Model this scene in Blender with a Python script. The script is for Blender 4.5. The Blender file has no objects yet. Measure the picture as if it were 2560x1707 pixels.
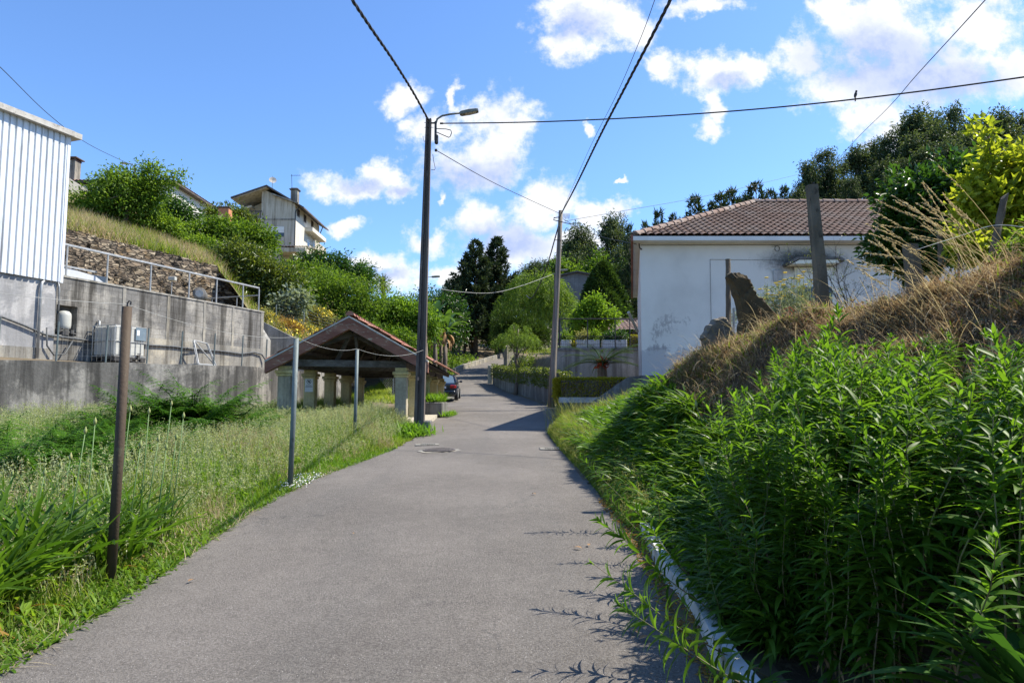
import bpy, math, random
import numpy as np
from mathutils import Vector, Matrix
from mathutils.bvhtree import BVHTree

S = bpy.context.scene
COL = S.collection
R = math.radians
# ---------------------------------------------------------------- camera, sky, sun, exposure
PITCH, CAMZ, F = R(4.9), 1.65, 1706.7
cam_d = bpy.data.cameras.new('camera'); cam = bpy.data.objects.new('camera', cam_d); COL.objects.link(cam)
cam.location = (0, 0, CAMZ); cam.rotation_euler = (R(90) + PITCH, 0, 0)
cam_d.sensor_width = 36; cam_d.lens = 24.0; cam_d.clip_start = 0.05; cam_d.clip_end = 3000
S.camera = cam
SUN_EL, SUN_AZ = R(52), R(15)          # azimuth measured from +X towards +Y
sun_dir = Vector((math.cos(SUN_EL)*math.cos(SUN_AZ), math.cos(SUN_EL)*math.sin(SUN_AZ), math.sin(SUN_EL)))
sl = bpy.data.lights.new('sun', 'SUN'); sl.energy = 5.0; sl.angle = R(0.5); sl.color = (1.0, 0.93, 0.80)
so = bpy.data.objects.new('sun', sl); COL.objects.link(so); so.location = (40, 10, 50)
so.rotation_euler = sun_dir.to_track_quat('Z', 'Y').to_euler()
S.view_settings.view_transform = 'Standard'; S.view_settings.look = 'None'
S.view_settings.exposure = 0.9; S.view_settings.gamma = 1.0
S.cycles.use_denoising = True
S.cycles.max_bounces = 8; S.cycles.diffuse_bounces = 3; S.cycles.transmission_bounces = 4; S.cycles.transparent_max_bounces = 6
S.cycles.sample_clamp_indirect = 6.0
S.render.film_transparent = False

def pix_dir(px, py):
    a, b = (px-1280)/F, (853.5-py)/F
    return Vector((a, math.cos(PITCH)-b*math.sin(PITCH), math.sin(PITCH)+b*math.cos(PITCH)))
def at(px, py, d):
    v = pix_dir(px, py); v = v*(d/v.y)
    return Vector((v.x, v.y, v.z+CAMZ))

# ---- node helper
class NT:
    def __init__(s, tree): s.t = tree; s.n = tree.nodes; s.l = tree.links
    def add(s, typ, ins=None, **props):
        n = s.n.new(typ)
        for k, v in props.items(): setattr(n, k, v)
        for k, v in (ins or {}).items():
            sock = n.inputs[k]
            if hasattr(v, 'is_output') or isinstance(v, bpy.types.NodeSocket): s.l.new(v, sock)
            else: sock.default_value = v
        return n
    def math(s, op, a, b=None, c=None, clamp=False):
        n = s.n.new('ShaderNodeMath'); n.operation = op; n.use_clamp = clamp
        for i, v in enumerate((a, b, c)):
            if v is None: continue
            if isinstance(v, bpy.types.NodeSocket): s.l.new(v, n.inputs[i])
            else: n.inputs[i].default_value = v
        return n.outputs[0]
    def vmath(s, op, a, b=None, out=0):
        n = s.n.new('ShaderNodeVectorMath'); n.operation = op
        for i, v in enumerate((a, b)):
            if v is None: continue
            if isinstance(v, bpy.types.NodeSocket): s.l.new(v, n.inputs[i])
            else: n.inputs[i].default_value = v
        return n.outputs[out]
    def mix(s, f, a, b, blend='MIX'):
        n = s.n.new('ShaderNodeMix'); n.data_type = 'RGBA'; n.blend_type = blend
        for i, v in ((0, f), (6, a), (7, b)):
            if isinstance(v, bpy.types.NodeSocket): s.l.new(v, n.inputs[i])
            else: n.inputs[i].default_value = v if i == 0 else (v if len(v) == 4 else (*v, 1))
        return n.outputs[2]
    def ramp(s, f, stops):
        n = s.n.new('ShaderNodeValToRGB'); s.l.new(f, n.inputs[0])
        e = n.color_ramp.elements
        while len(e) < len(stops): e.new(0.5)
        for el, (p, c) in zip(e, stops):
            el.position = p; el.color = (c, c, c, 1) if isinstance(c, (int, float)) else (*c, 1)
        return n.outputs[0]
    def noise(s, vec, scale, detail=4, rough=0.55, dist=0.0):
        n = s.n.new('ShaderNodeTexNoise'); n.inputs['Scale'].default_value = scale; n.inputs['Detail'].default_value = detail
        n.inputs['Roughness'].default_value = rough; n.inputs['Distortion'].default_value = dist
        if vec is not None: s.l.new(vec, n.inputs['Vector'])
        return n
    def step(s, v, lo, hi):
        n = s.n.new('ShaderNodeMapRange'); n.interpolation_type = 'SMOOTHSTEP'
        s.l.new(v, n.inputs[0]); n.inputs[1].default_value = lo; n.inputs[2].default_value = hi
        return n.outputs[0]

# ---- world: Nishita sky with cumulus clouds laid out by direction
W = bpy.data.worlds.new('World'); S.world = W; W.use_nodes = True
W.node_tree.nodes.clear(); nt = NT(W.node_tree)
sky = nt.add('ShaderNodeTexSky', sky_type='NISHITA', sun_disc=False, sun_elevation=SUN_EL, sun_rotation=R(90)-SUN_AZ,
             altitude=200, air_density=1.0, dust_density=0.5, ozone_density=2.0)
tc = nt.add('ShaderNodeTexCoord')
sep = nt.add('ShaderNodeSeparateXYZ', {0: tc.outputs['Generated']})
yy = nt.math('MAXIMUM', sep.outputs[1], 0.05)
U = nt.math('DIVIDE', sep.outputs[0], yy); V = nt.math('DIVIDE', sep.outputs[2], yy)
uv = nt.add('ShaderNodeCombineXYZ', {0: U, 1: V, 2: 0.0}).outputs[0]
wn = nt.noise(uv, 9.0, 5, 0.62)
wv = nt.vmath('SCALE', nt.vmath('SUBTRACT', wn.outputs['Color'], (0.5, 0.5, 0.5))); wv.node.inputs['Scale'].default_value = 0.085
wn2 = nt.noise(uv, 42.0, 4, 0.6)
wv2 = nt.vmath('SCALE', nt.vmath('SUBTRACT', wn2.outputs['Color'], (0.5, 0.5, 0.5))); wv2.node.inputs['Scale'].default_value = 0.03
P = nt.vmath('ADD', nt.vmath('ADD', uv, wv), wv2)
def blob_field(blobs):
    acc = None
    for (px, py, rx, ry) in blobs:
        d = pix_dir(px, py); d2 = pix_dir(px+rx, py); d3 = pix_dir(px, py-ry)
        cu, cv = d.x/d.y, d.z/d.y
        ru, rv = abs(d2.x/d2.y-cu), abs(d3.z/d3.y-cv)
        q = nt.vmath('MULTIPLY', nt.vmath('SUBTRACT', P, (cu, cv, 0)), (1/ru, 1/rv, 0))
        ln = nt.vmath('LENGTH', q, out=1)
        acc = ln if acc is None else nt.math('SMOOTH_MIN', acc, ln, 0.22)
    return nt.math('SUBTRACT', 1.0, acc)
CLOUDS = [(1480,40,150,85),(1420,100,80,55),(1575,70,60,60),(1750,8,110,28),(1660,160,55,36),(1800,180,95,58),(1885,175,60,45),
 (1772,255,32,48),(1765,308,48,30),(2000,140,62,52),(2200,80,175,115),(2330,190,250,95),(2450,60,130,90),(2540,170,90,80),(2150,215,180,75),
 (2110,30,80,60),(2180,300,90,42),(2240,355,85,50),(1010,240,50,44),(1132,232,22,45),(1250,300,90,68),(1080,305,70,48),(1190,400,125,80),
 (1260,370,60,75),(890,460,118,40),(960,428,66,44),(1000,472,50,32),(862,556,48,22),(1062,600,62,42),(950,655,76,38),(1000,700,62,55),
 (1385,490,72,66),(1330,530,70,60),(1190,565,85,60),(1290,620,150,60),(1545,505,46,34),(1480,535,80,42),
 (1470,325,20,15),(1110,492,12,18),(1560,440,20,7),(1440,600,110,50),(1110,690,60,30),(2420,420,130,50)]
DARK = [(2200,150,200,75),(2330,210,210,60),(1150,430,110,42),(1240,420,60,40),(900,450,60,22),(1010,470,35,18),(1250,610,130,45),(1450,70,70,30),
 (1830,205,60,25),(960,690,50,20)]
D1 = blob_field(CLOUDS)
fn = nt.noise(uv, 19.0, 8, 0.66)
fn2 = nt.noise(uv, 6.5, 3, 0.55)
dens = nt.math('ADD', D1, nt.math('MULTIPLY', nt.math('SUBTRACT', fn.outputs[0], 0.5), 2.3))
dens = nt.math('ADD', dens, nt.math('MULTIPLY', nt.math('SUBTRACT', fn2.outputs[0], 0.5), 0.5))
mask = nt.math('MULTIPLY', nt.step(dens, -0.22, 0.60), 0.98)
mask = nt.math('MULTIPLY', mask, nt.step(sep.outputs[1], 0.02, 0.2))
D2 = nt.math('ADD', blob_field(DARK), nt.math('MULTIPLY', nt.math('SUBTRACT', fn.outputs[0], 0.5), 0.9))
dark = nt.math('ADD', nt.math('MULTIPLY', nt.step(D2, -0.45, 0.6), 0.72), nt.math('MULTIPLY', nt.step(fn.outputs[0], 0.62, 0.38), 0.28))
ccol = nt.mix(dark, (5.9, 5.95, 6.05), (2.7, 3.3, 5.1))
tint = nt.mix(1.0, sky.outputs[0], (0.80, 1.05, 1.36), 'MULTIPLY')
fin = nt.mix(mask, tint, ccol)
bg = nt.add('ShaderNodeBackground', {0: fin, 1: 0.105})
nt.add('ShaderNodeOutputWorld', {0: bg.outputs[0]})
W.cycles.sampling_method = 'MANUAL'; W.cycles.sample_map_resolution = 1024

# ---------------------------------------------------------------- materials
MATS = {}
def newmat(name):
    m = bpy.data.materials.new(name); m.use_nodes = True; m.node_tree.nodes.clear()
    n = NT(m.node_tree); out = n.add('ShaderNodeOutputMaterial')
    b = n.add('ShaderNodeBsdfPrincipled'); n.l.new(b.outputs[0], out.inputs[0])
    MATS[name] = m
    return m, n, b, out
def setin(n, b, **k):
    for key, v in k.items():
        s = b.inputs[key.replace('_', ' ')]
        if isinstance(v, bpy.types.NodeSocket): n.l.new(v, s)
        else: s.default_value = (*v, 1) if isinstance(v, tuple) and len(v) == 3 else v
def bump(n, b, h, strength=0.3, dist=0.02):
    bn = n.add('ShaderNodeBump', {'Height': h, 'Strength': strength, 'Distance': dist}); n.l.new(bn.outputs[0], b.inputs['Normal'])
def M(name, c1, c2, scale=3.0, rough=0.8, bmp=0.0, bscale=None, metal=0.0, spec=0.4, lo=0.35, hi=0.65, detail=6, stretch=(1, 1, 1), c3=None):
    """plain surface: two tones mixed by noise, optional third in finer blotches"""
    m, n, b, out = newmat(name)
    v = n.add('ShaderNodeTexCoord').outputs['Object']
    vv = n.vmath('MULTIPLY', v, stretch)
    f = n.step(n.noise(vv, scale, detail, 0.6).outputs[0], lo, hi)
    col = n.mix(f, c1, c2)
    if c3 is not None:
        f3 = n.step(n.noise(vv, scale*3.7, 5, 0.65).outputs[0], 0.55, 0.7); col = n.mix(f3, col, c3)
    setin(n, b, Base_Color=col, Roughness=rough, Metallic=metal)
    b.inputs['Specular IOR Level'].default_value = spec
    if bmp: bump(n, b, n.noise(v, bscale or scale*6, 5, 0.6).outputs[0], bmp)
    return m
def LEAF(name, dark, light, trans=0.42, rough=0.5, spec=0.2, third=None, pow_=1.0, tmul=(1.5, 1.45, 0.75)):
    m, n, b, out = newmat(name)
    rnd = n.add('ShaderNodeNewGeometry').outputs['Random Per Island']
    pos = n.add('ShaderNodeTexCoord').outputs['Object']
    big = n.noise(pos, 0.9, 3, 0.5).outputs[0]
    orn = n.add('ShaderNodeObjectInfo').outputs['Random']
    f = n.math('ADD', n.math('MULTIPLY', rnd, 0.75), n.math('MULTIPLY', n.math('SUBTRACT', big, 0.5), 0.9))
    f = n.math('ADD', f, n.math('MULTIPLY', n.math('SUBTRACT', orn, 0.5), 0.35), clamp=True)
    stops = [(0.0, dark), (0.85, light)]
    if third is not None: stops = [(0.0, dark), (0.8, light), (0.93, light), (0.97, third)]
    col = n.ramp(f, stops)
    setin(n, b, Base_Color=col, Roughness=rough); b.inputs['Specular IOR Level'].default_value = spec
    tcol = n.mix(1.0, col, tmul, 'MULTIPLY')
    tr = n.add('ShaderNodeBsdfTranslucent', {0: tcol})
    mx = n.add('ShaderNodeMixShader', {0: trans, 1: b.outputs[0], 2: tr.outputs[0]})
    n.l.new(mx.outputs[0], out.inputs[0])
    return m
def STAINED(name, base, stain, light, streak=0.6, scale=0.7, brick=None, moss=None, top=None, rough=0.9, contrast=(0.42, 0.68), bmp=0.25):
    """rendered/cast concrete: blotches, vertical runs, optional block joints (object x along the wall, z up)"""
    m, n, b, out = newmat(name)
    v = n.add('ShaderNodeTexCoord').outputs['Object']
    s = n.add('ShaderNodeSeparateXYZ', {0: v})
    blot = n.step(n.noise(v, scale, 8, 0.66).outputs[0], *contrast)
    runs = n.step(n.noise(n.vmath('MULTIPLY', v, (2.6, 2.6, 0.22)), 1.0, 7, 0.68).outputs[0], 0.42, 0.66)
    fine = n.noise(v, 14, 6, 0.7).outputs[0]
    col = n.mix(blot, base, light)
    col = n.mix(n.math('MULTIPLY', runs, streak), col, stain)
    col = n.mix(n.step(fine, 0.35, 0.75), col, n.mix(0.35, col, stain))
    if moss is not None:
        z0, z1, mc = moss
        mf = n.math('MULTIPLY', n.step(n.math('ADD', s.outputs[2], n.math('MULTIPLY', n.noise(v, 2.2, 6, 0.7).outputs[0], abs(z1-z0))), z0+0.5*abs(z1-z0), z1+0.5*abs(z1-z0)) , 0.85)
        col = n.mix(mf, col, mc)
    h = fine
    if brick:
        bv = n.add('ShaderNodeCombineXYZ', {0: s.outputs[0], 1: s.outputs[2], 2: 0.0})
        bt = n.add('ShaderNodeTexBrick', {'Vector': bv.outputs[0], 'Scale': 1.0, 'Mortar Size': brick[2], 'Mortar Smooth': 0.4, 'Brick Width': brick[0], 'Row Height': brick[1],
             'Color1': (1, 1, 1, 1), 'Color2': (0.82, 0.82, 0.82, 1), 'Mortar': (0.6, 0.59, 0.57, 1)})
        col = n.mix(0.75, col, bt.outputs[0], 'MULTIPLY')
        h = n.math('SUBTRACT', fine, n.math('MULTIPLY', bt.outputs[1], 0.8))
    setin(n, b, Base_Color=col, Roughness=rough); b.inputs['Specular IOR Level'].default_value = 0.2
    bump(n, b, h, bmp, 0.03)
    return m

# asphalt
m, n, b, out = newmat('asphalt')
v = n.add('ShaderNodeTexCoord').outputs['Object']
sp = n.noise(v, 95, 3, 0.8).outputs[0]; sp2 = n.noise(v, 60, 3, 0.7).outputs[0]
big = n.noise(v, 0.55, 5, 0.6).outputs[0]; trk = n.noise(n.vmath('MULTIPLY', v, (1.3, 0.16, 1)), 1.0, 4, 0.55).outputs[0]
col = n.mix(n.step(big, 0.35, 0.68), (0.122, 0.108, 0.095), (0.178, 0.159, 0.141))
col = n.mix(n.math('MULTIPLY', n.step(trk, 0.45, 0.7), 0.5), col, (0.118, 0.109, 0.10))
col = n.mix(n.math('MULTIPLY', n.step(n.noise(v, 7.5, 6, 0.75).outputs[0], 0.38, 0.62), 0.75), n.mix(0.14, col, (0.05, 0.046, 0.042)), n.mix(0.1, col, (0.3, 0.275, 0.245)))
col = n.mix(n.step(n.noise(v, 1.7, 6, 0.7).outputs[0], 0.6, 0.72), col, (0.145, 0.13, 0.114))
col = n.mix(n.step(sp2, 0.36, 0.64), n.mix(0.3, col, (0.03, 0.028, 0.026)), n.mix(0.14, col, (0.36, 0.34, 0.31)))
vor = n.add('ShaderNodeTexVoronoi', {'Vector': v, 'Scale': 60.0})
fl = n.math('MULTIPLY', n.math('LESS_THAN', vor.outputs['Distance'], 0.16), n.math('GREATER_THAN', n.add('ShaderNodeSeparateColor', {0: vor.outputs['Color']}).outputs[0], 0.8))
col = n.mix(n.math('MULTIPLY', fl, 0.7), col, (0.55, 0.53, 0.5))
crk = n.add('ShaderNodeTexVoronoi', {'Vector': n.vmath('ADD', v, n.noise(v, 3, 4, 0.6).outputs['Color']), 'Scale': 0.55}, feature='DISTANCE_TO_EDGE')
cm = n.math('MULTIPLY', n.math('LESS_THAN', crk.outputs[0], 0.006), n.step(n.noise(v, 0.35, 2).outputs[0], 0.5, 0.6))
col = n.mix(n.math('MULTIPLY', cm, 0.5), col, (0.05, 0.05, 0.05))
setin(n, b, Base_Color=col, Roughness=0.88); b.inputs['Specular IOR Level'].default_value = 0.25
bump(n, b, n.math('ADD', sp, n.math('MULTIPLY', sp2, 0.6)), 0.9, 0.012)

M('soil', (0.10, 0.075, 0.045), (0.17, 0.13, 0.08), 1.5, 0.95, 0.6, 12, c3=(0.07, 0.09, 0.03))
M('hill_soil', (0.13, 0.12, 0.05), (0.22, 0.17, 0.09), 0.6, 0.95, 0.6, 6, c3=(0.08, 0.11, 0.03))
M('bank_soil', (0.045, 0.03, 0.017), (0.11, 0.075, 0.043), 6.0, 0.95, 1.0, 30, c3=(0.10, 0.07, 0.04))
STAINED('retaining', (0.13, 0.125, 0.118), (0.035, 0.034, 0.032), (0.30, 0.285, 0.26), 0.9, 0.9, contrast=(0.47, 0.58), bmp=0.4)
STAINED('blockwork', (0.19, 0.185, 0.175), (0.04, 0.037, 0.032), (0.38, 0.36, 0.32), 0.9, 0.6, contrast=(0.45, 0.58), brick=(0.5, 0.22, 0.012))
STAINED('plaster_grey', (0.27, 0.27, 0.275), (0.16, 0.16, 0.16), (0.45, 0.44, 0.43), 0.45, 0.9, contrast=(0.46, 0.58))
STAINED('plaster_low', (0.25, 0.24, 0.215), (0.075, 0.068, 0.055), (0.42, 0.385, 0.31), 0.8, 0.8, contrast=(0.45, 0.62))
STAINED('pillar', (0.60, 0.50, 0.24), (0.13, 0.11, 0.06), (0.66, 0.57, 0.32), 0.5, 1.6, moss=None, bmp=0.15)
STAINED('pillar_old', (0.36, 0.32, 0.23), (0.08, 0.068, 0.055), (0.50, 0.45, 0.34), 0.8, 1.6, bmp=0.2)
STAINED('wall_dark', (0.15, 0.145, 0.135), (0.05, 0.05, 0.045), (0.26, 0.25, 0.24), 0.7, 0.9)
STAINED('terrace_wall', (0.30, 0.29, 0.26), (0.09, 0.085, 0.07), (0.42, 0.40, 0.36), 0.75, 0.8)
STAINED('house_render', (0.50, 0.46, 0.375), (0.20, 0.17, 0.125), (0.60, 0.555, 0.46), 0.75, 0.35, bmp=0.1)
STAINED('house_side', (0.58, 0.55, 0.48), (0.40, 0.36, 0.29), (0.62, 0.595, 0.53), 0.3, 0.4, bmp=0.1)
M('white_render', (0.62, 0.60, 0.57), (0.54, 0.53, 0.50), 0.8, 0.85, 0.1, 10)
STAINED('shed_block', (0.22, 0.21, 0.20), (0.13, 0.12, 0.11), (0.28, 0.27, 0.26), 0.5, 0.4, brick=(0.5, 0.22, 0.012))
M('red_concrete', (0.17, 0.065, 0.042), (0.25, 0.115, 0.075), 2.2, 0.85, 0.3, 14, c3=(0.38, 0.32, 0.22), stretch=(0.5, 1, 2))
M('concrete_light', (0.36, 0.34, 0.30), (0.46, 0.44, 0.39), 3, 0.9, 0.3, 20, c3=(0.25, 0.235, 0.21))
M('concrete_path', (0.36, 0.325, 0.26), (0.44, 0.40, 0.32), 2, 0.9, 0.3, 20, c3=(0.27, 0.24, 0.19))
M('concrete_post', (0.085, 0.075, 0.055), (0.15, 0.13, 0.095), 5, 0.95, 0.6, 25, c3=(0.05, 0.045, 0.033), stretch=(1, 1, 0.35))
M('pole_concrete', (0.075, 0.06, 0.052), (0.13, 0.105, 0.09), 5, 0.9, 0.4, 25, c3=(0.19, 0.165, 0.145), stretch=(1, 1, 0.12))
M('pole_wood', (0.12, 0.10, 0.08), (0.27, 0.24, 0.20), 5, 0.9, 0.5, 20, c3=(0.07, 0.06, 0.05), stretch=(1.5, 1.5, 0.06))
M('timber_dark', (0.055, 0.045, 0.036), (0.11, 0.09, 0.075), 4, 0.9, 0.4, 18, stretch=(0.4, 2, 2))
M('timber_beam', (0.075, 0.066, 0.058), (0.15, 0.135, 0.12), 3, 0.9, 0.4, 18, c3=(0.22, 0.2, 0.18), stretch=(0.6, 3, 3))
M('stake_wood', (0.09, 0.07, 0.05), (0.17, 0.14, 0.10), 6, 0.95, 0.5, 25, stretch=(1, 1, 0.15))
M('rust', (0.075, 0.055, 0.035), (0.055, 0.035, 0.022), 4, 0.75, 0.25, 30, metal=0.1, c3=(0.10, 0.095, 0.055), stretch=(1, 1, 0.35))
M('galv_dull', (0.10, 0.125, 0.125), (0.15, 0.18, 0.18), 5, 0.6, 0.15, 30, metal=0.15, c3=(0.075, 0.09, 0.088), stretch=(1, 1, 0.4))
M('galv', (0.27, 0.28, 0.28), (0.38, 0.39, 0.39), 5, 0.5, 0.1, 30, metal=0.3)
M('wire_grey', (0.32, 0.32, 0.30), (0.42, 0.42, 0.40), 5, 0.6, metal=0.3)
M('wire_pale', (0.55, 0.53, 0.48), (0.66, 0.64, 0.58), 5, 0.7)
M('cable_black', (0.012, 0.012, 0.013), (0.025, 0.025, 0.026), 8, 0.6)
M('hose_dark', (0.045, 0.05, 0.055), (0.08, 0.085, 0.09), 8, 0.55)
M('lamp_grey', (0.12, 0.125, 0.105), (0.17, 0.175, 0.15), 6, 0.55, 0.1)
M('lamp_glass', (0.35, 0.32, 0.26), (0.45, 0.42, 0.35), 6, 0.25)
M('iron_dark', (0.02, 0.02, 0.022), (0.045, 0.04, 0.04), 12, 0.6, 0.4, 40)
M('iron_cover', (0.085, 0.075, 0.068), (0.14, 0.12, 0.11), 14, 0.7, 0.4, 40)
M('sheet_white', (0.60, 0.63, 0.66), (0.54, 0.57, 0.60), 0.8, 0.45, 0.0, spec=0.5, c3=(0.40, 0.40, 0.39), stretch=(1, 1, 0.12))
M('sheet_cap', (0.34, 0.32, 0.29), (0.46, 0.44, 0.40), 2.5, 0.9, 0.4, 18, c3=(0.16, 0.15, 0.13))
M('sheet_galv', (0.46, 0.47, 0.47), (0.58, 0.58, 0.57), 2, 0.5, 0.1, metal=0.4)
M('plastic_white', (0.38, 0.38, 0.345), (0.46, 0.46, 0.42), 2, 0.5)
M('label_blue', (0.12, 0.17, 0.21), (0.16, 0.21, 0.25), 3, 0.5)
M('paper_white', (0.72, 0.74, 0.76), (0.66, 0.68, 0.70), 3, 0.6)
M('ink', (0.015, 0.015, 0.017), (0.02, 0.02, 0.022), 3, 0.6)
M('white_paint', (0.58, 0.58, 0.58), (0.42, 0.42, 0.41), 2.6, 0.75, 0.3, 14, c3=(0.26, 0.25, 0.23))
M('window_dark', (0.02, 0.022, 0.026), (0.035, 0.038, 0.045), 1, 0.12, spec=0.8)
M('shutter_white', (0.66, 0.66, 0.62), (0.72, 0.72, 0.68), 2, 0.6)
M('shutter_cream', (0.62, 0.61, 0.50), (0.68, 0.67, 0.56), 2, 0.6)
M('frame_brown', (0.05, 0.038, 0.03), (0.08, 0.06, 0.045), 2, 0.6)
M('gutter_dark', (0.035, 0.034, 0.034), (0.06, 0.058, 0.056), 3, 0.6)
M('roof_edge_dark', (0.07, 0.06, 0.055), (0.12, 0.10, 0.09), 2, 0.9, 0.4, 12)
M('brown_paint', (0.20, 0.075, 0.045), (0.26, 0.10, 0.06), 3, 0.7)
M('soffit_white', (0.68, 0.68, 0.66), (0.60, 0.60, 0.58), 1.5, 0.85)
M('brick_orange', (0.42, 0.16, 0.08), (0.5, 0.22, 0.12), 6, 0.9, 0.3, 20)
M('bark', (0.10, 0.075, 0.055), (0.19, 0.155, 0.12), 5, 0.95, 0.6, 20, stretch=(2, 2, 0.4))
M('bark_pale', (0.24, 0.20, 0.16), (0.36, 0.31, 0.26), 3, 0.9, 0.3, 14, stretch=(2, 2, 0.3))
M('twig', (0.05, 0.04, 0.03), (0.09, 0.07, 0.055), 8, 0.9)
M('rock', (0.045, 0.034, 0.017), (0.085, 0.06, 0.028), 4, 0.95, 0.9, 16, c3=(0.035, 0.03, 0.02))
M('rock_grey', (0.09, 0.08, 0.065), (0.17, 0.15, 0.12), 5, 0.95, 0.9, 16, c3=(0.26, 0.19, 0.05))
M('orange_net', (0.75, 0.16, 0.08), (0.8, 0.22, 0.12), 6, 0.6)
M('net_green', (0.03, 0.065, 0.055), (0.05, 0.085, 0.07), 3, 0.8)
M('leaf_brown', (0.22, 0.12, 0.05), (0.33, 0.2, 0.09), 9, 0.85)
M('yellow_petal', (0.72, 0.52, 0.03), (0.80, 0.62, 0.06), 9, 0.7)
M('red_flower', (0.35, 0.045, 0.02), (0.45, 0.08, 0.03), 9, 0.7)
M('white_petal', (0.75, 0.75, 0.66), (0.8, 0.8, 0.72), 9, 0.7)
M('bud', (0.20, 0.26, 0.08), (0.30, 0.30, 0.12), 20, 0.6, stretch=(1, 1, 0.3))
M('scape', (0.07, 0.14, 0.035), (0.10, 0.18, 0.05), 9, 0.5)
M('stem_red', (0.12, 0.075, 0.035), (0.13, 0.15, 0.05), 3, 0.6)
# car
m, n, b, out = newmat('car_blue'); setin(n, b, Base_Color=(0.006, 0.011, 0.022), Roughness=0.28, Metallic=0.15); b.inputs['Coat Weight'].default_value = 0.8
m, n, b, out = newmat('car_glass'); setin(n, b, Base_Color=(0.10, 0.14, 0.16), Roughness=0.06, Metallic=0.0); b.inputs['Specular IOR Level'].default_value = 1.0; b.inputs['Coat Weight'].default_value = 1.0
m, n, b, out = newmat('car_red'); setin(n, b, Base_Color=(0.32, 0.01, 0.012), Roughness=0.15); b.inputs['Coat Weight'].default_value = 1.0
m, n, b, out = newmat('tyre'); setin(n, b, Base_Color=(0.018, 0.018, 0.018), Roughness=0.85)
# roof tiles: worn clay, tone varies tile by tile
def TILE(name, c1, c2, lich):
    m, n, b, out = newmat(name)
    v = n.add('ShaderNodeTexCoord').outputs['Object']
    rc = n.add('ShaderNodeTexVoronoi', {'Vector': n.vmath('MULTIPLY', v, (4.4, 2.6, 2.6)), 'Scale': 1.0})
    cc = n.add('ShaderNodeSeparateColor', {0: rc.outputs['Color']}).outputs[0]
    col = n.mix(cc, c1, c2)
    col = n.mix(n.math('MULTIPLY', n.step(n.noise(v, 1.1, 6, 0.7).outputs[0], 0.42, 0.66), 0.75), col, lich)
    col = n.mix(n.math('MULTIPLY', n.step(n.noise(v, 9, 6, 0.7).outputs[0], 0.55, 0.72), 0.6), col, (0.09, 0.075, 0.065))
    setin(n, b, Base_Color=col, Roughness=0.9); b.inputs['Specular IOR Level'].default_value = 0.25
    bump(n, b, n.noise(v, 40, 4, 0.6).outputs[0], 0.3)
    return m
TILE('tile_old', (0.125, 0.080, 0.060), (0.19, 0.122, 0.092), (0.20, 0.165, 0.14))
TILE('tile_red', (0.26, 0.11, 0.075), (0.36, 0.17, 0.115), (0.27, 0.19, 0.15))
TILE('tile_grey', (0.20, 0.135, 0.105), (0.26, 0.17, 0.13), (0.30, 0.26, 0.225))
# schist wall
m, n, b, out = newmat('schist')
v = n.add('ShaderNodeTexCoord').outputs['Object']
vv = n.vmath('ADD', n.vmath('MULTIPLY', v, (2.6, 2.6, 8.0)), n.noise(v, 3, 3, 0.6).outputs['Color'])
vo = n.add('ShaderNodeTexVoronoi', {'Vector': vv, 'Scale': 1.0}); ve = n.add('ShaderNodeTexVoronoi', {'Vector': vv, 'Scale': 1.0}, feature='DISTANCE_TO_EDGE')
cc = n.add('ShaderNodeSeparateColor', {0: vo.outputs['Color']}).outputs[0]
col = n.ramp(cc, [(0.0, (0.09, 0.07, 0.05)), (0.5, (0.17, 0.13, 0.09)), (1.0, (0.29, 0.24, 0.17))])
col = n.mix(n.step(n.noise(v, 1.3, 6, 0.7).outputs[0], 0.5, 0.66), col, (0.17, 0.11, 0.05))
jo = n.step(ve.outputs[0], 0.0, 0.14)
col = n.mix(jo, (0.03, 0.024, 0.018), col)
setin(n, b, Base_Color=col, Roughness=0.95); bump(n, b, n.math('ADD', jo, n.math('MULTIPLY', cc, 0.8)), 1.0, 0.08)
# white house wall: peeling patches low on the left, soot round the window hood
m, n, b, out = newmat('house_white')
v = n.add('ShaderNodeTexCoord').outputs['Object']; s = n.add('ShaderNodeSeparateXYZ', {0: v})
no = n.noise(v, 1.6, 8, 0.7).outputs[0]
col = n.mix(n.step(n.noise(v, 0.5, 5, 0.6).outputs[0], 0.4, 0.65), (0.66, 0.635, 0.585), (0.57, 0.545, 0.50))
lowz = n.math('SUBTRACT', 1.35, s.outputs[2])
pe = n.step(n.math('ADD', n.math('MULTIPLY', lowz, 0.32), no), 0.63, 0.68)
col = n.mix(n.math('MULTIPLY', pe, 0.85), col, (0.40, 0.39, 0.39))
sm = n.step(n.math('MULTIPLY', n.noise(n.vmath('MULTIPLY', v, (1, 1, 0.6)), 11, 5, 0.75).outputs[0], n.step(n.noise(v, 0.75, 3, 0.6).outputs[0], 0.36, 0.6)), 0.40, 0.53)
col = n.mix(n.math('MULTIPLY', n.math('MULTIPLY', sm, 0.6), n.step(s.outputs[2], 2.6, 1.6)), col, (0.24, 0.22, 0.21))
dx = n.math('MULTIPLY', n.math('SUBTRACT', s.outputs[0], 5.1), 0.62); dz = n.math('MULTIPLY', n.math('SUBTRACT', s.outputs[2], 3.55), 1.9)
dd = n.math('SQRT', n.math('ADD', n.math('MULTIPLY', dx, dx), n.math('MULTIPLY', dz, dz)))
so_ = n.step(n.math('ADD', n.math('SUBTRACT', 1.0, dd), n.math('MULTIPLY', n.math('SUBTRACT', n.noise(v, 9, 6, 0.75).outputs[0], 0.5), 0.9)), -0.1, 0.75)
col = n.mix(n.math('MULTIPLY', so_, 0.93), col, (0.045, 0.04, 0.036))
setin(n, b, Base_Color=col, Roughness=0.9); b.inputs['Specular IOR Level'].default_value = 0.2
bump(n, b, n.noise(v, 22, 5, 0.6).outputs[0], 0.15)
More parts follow.
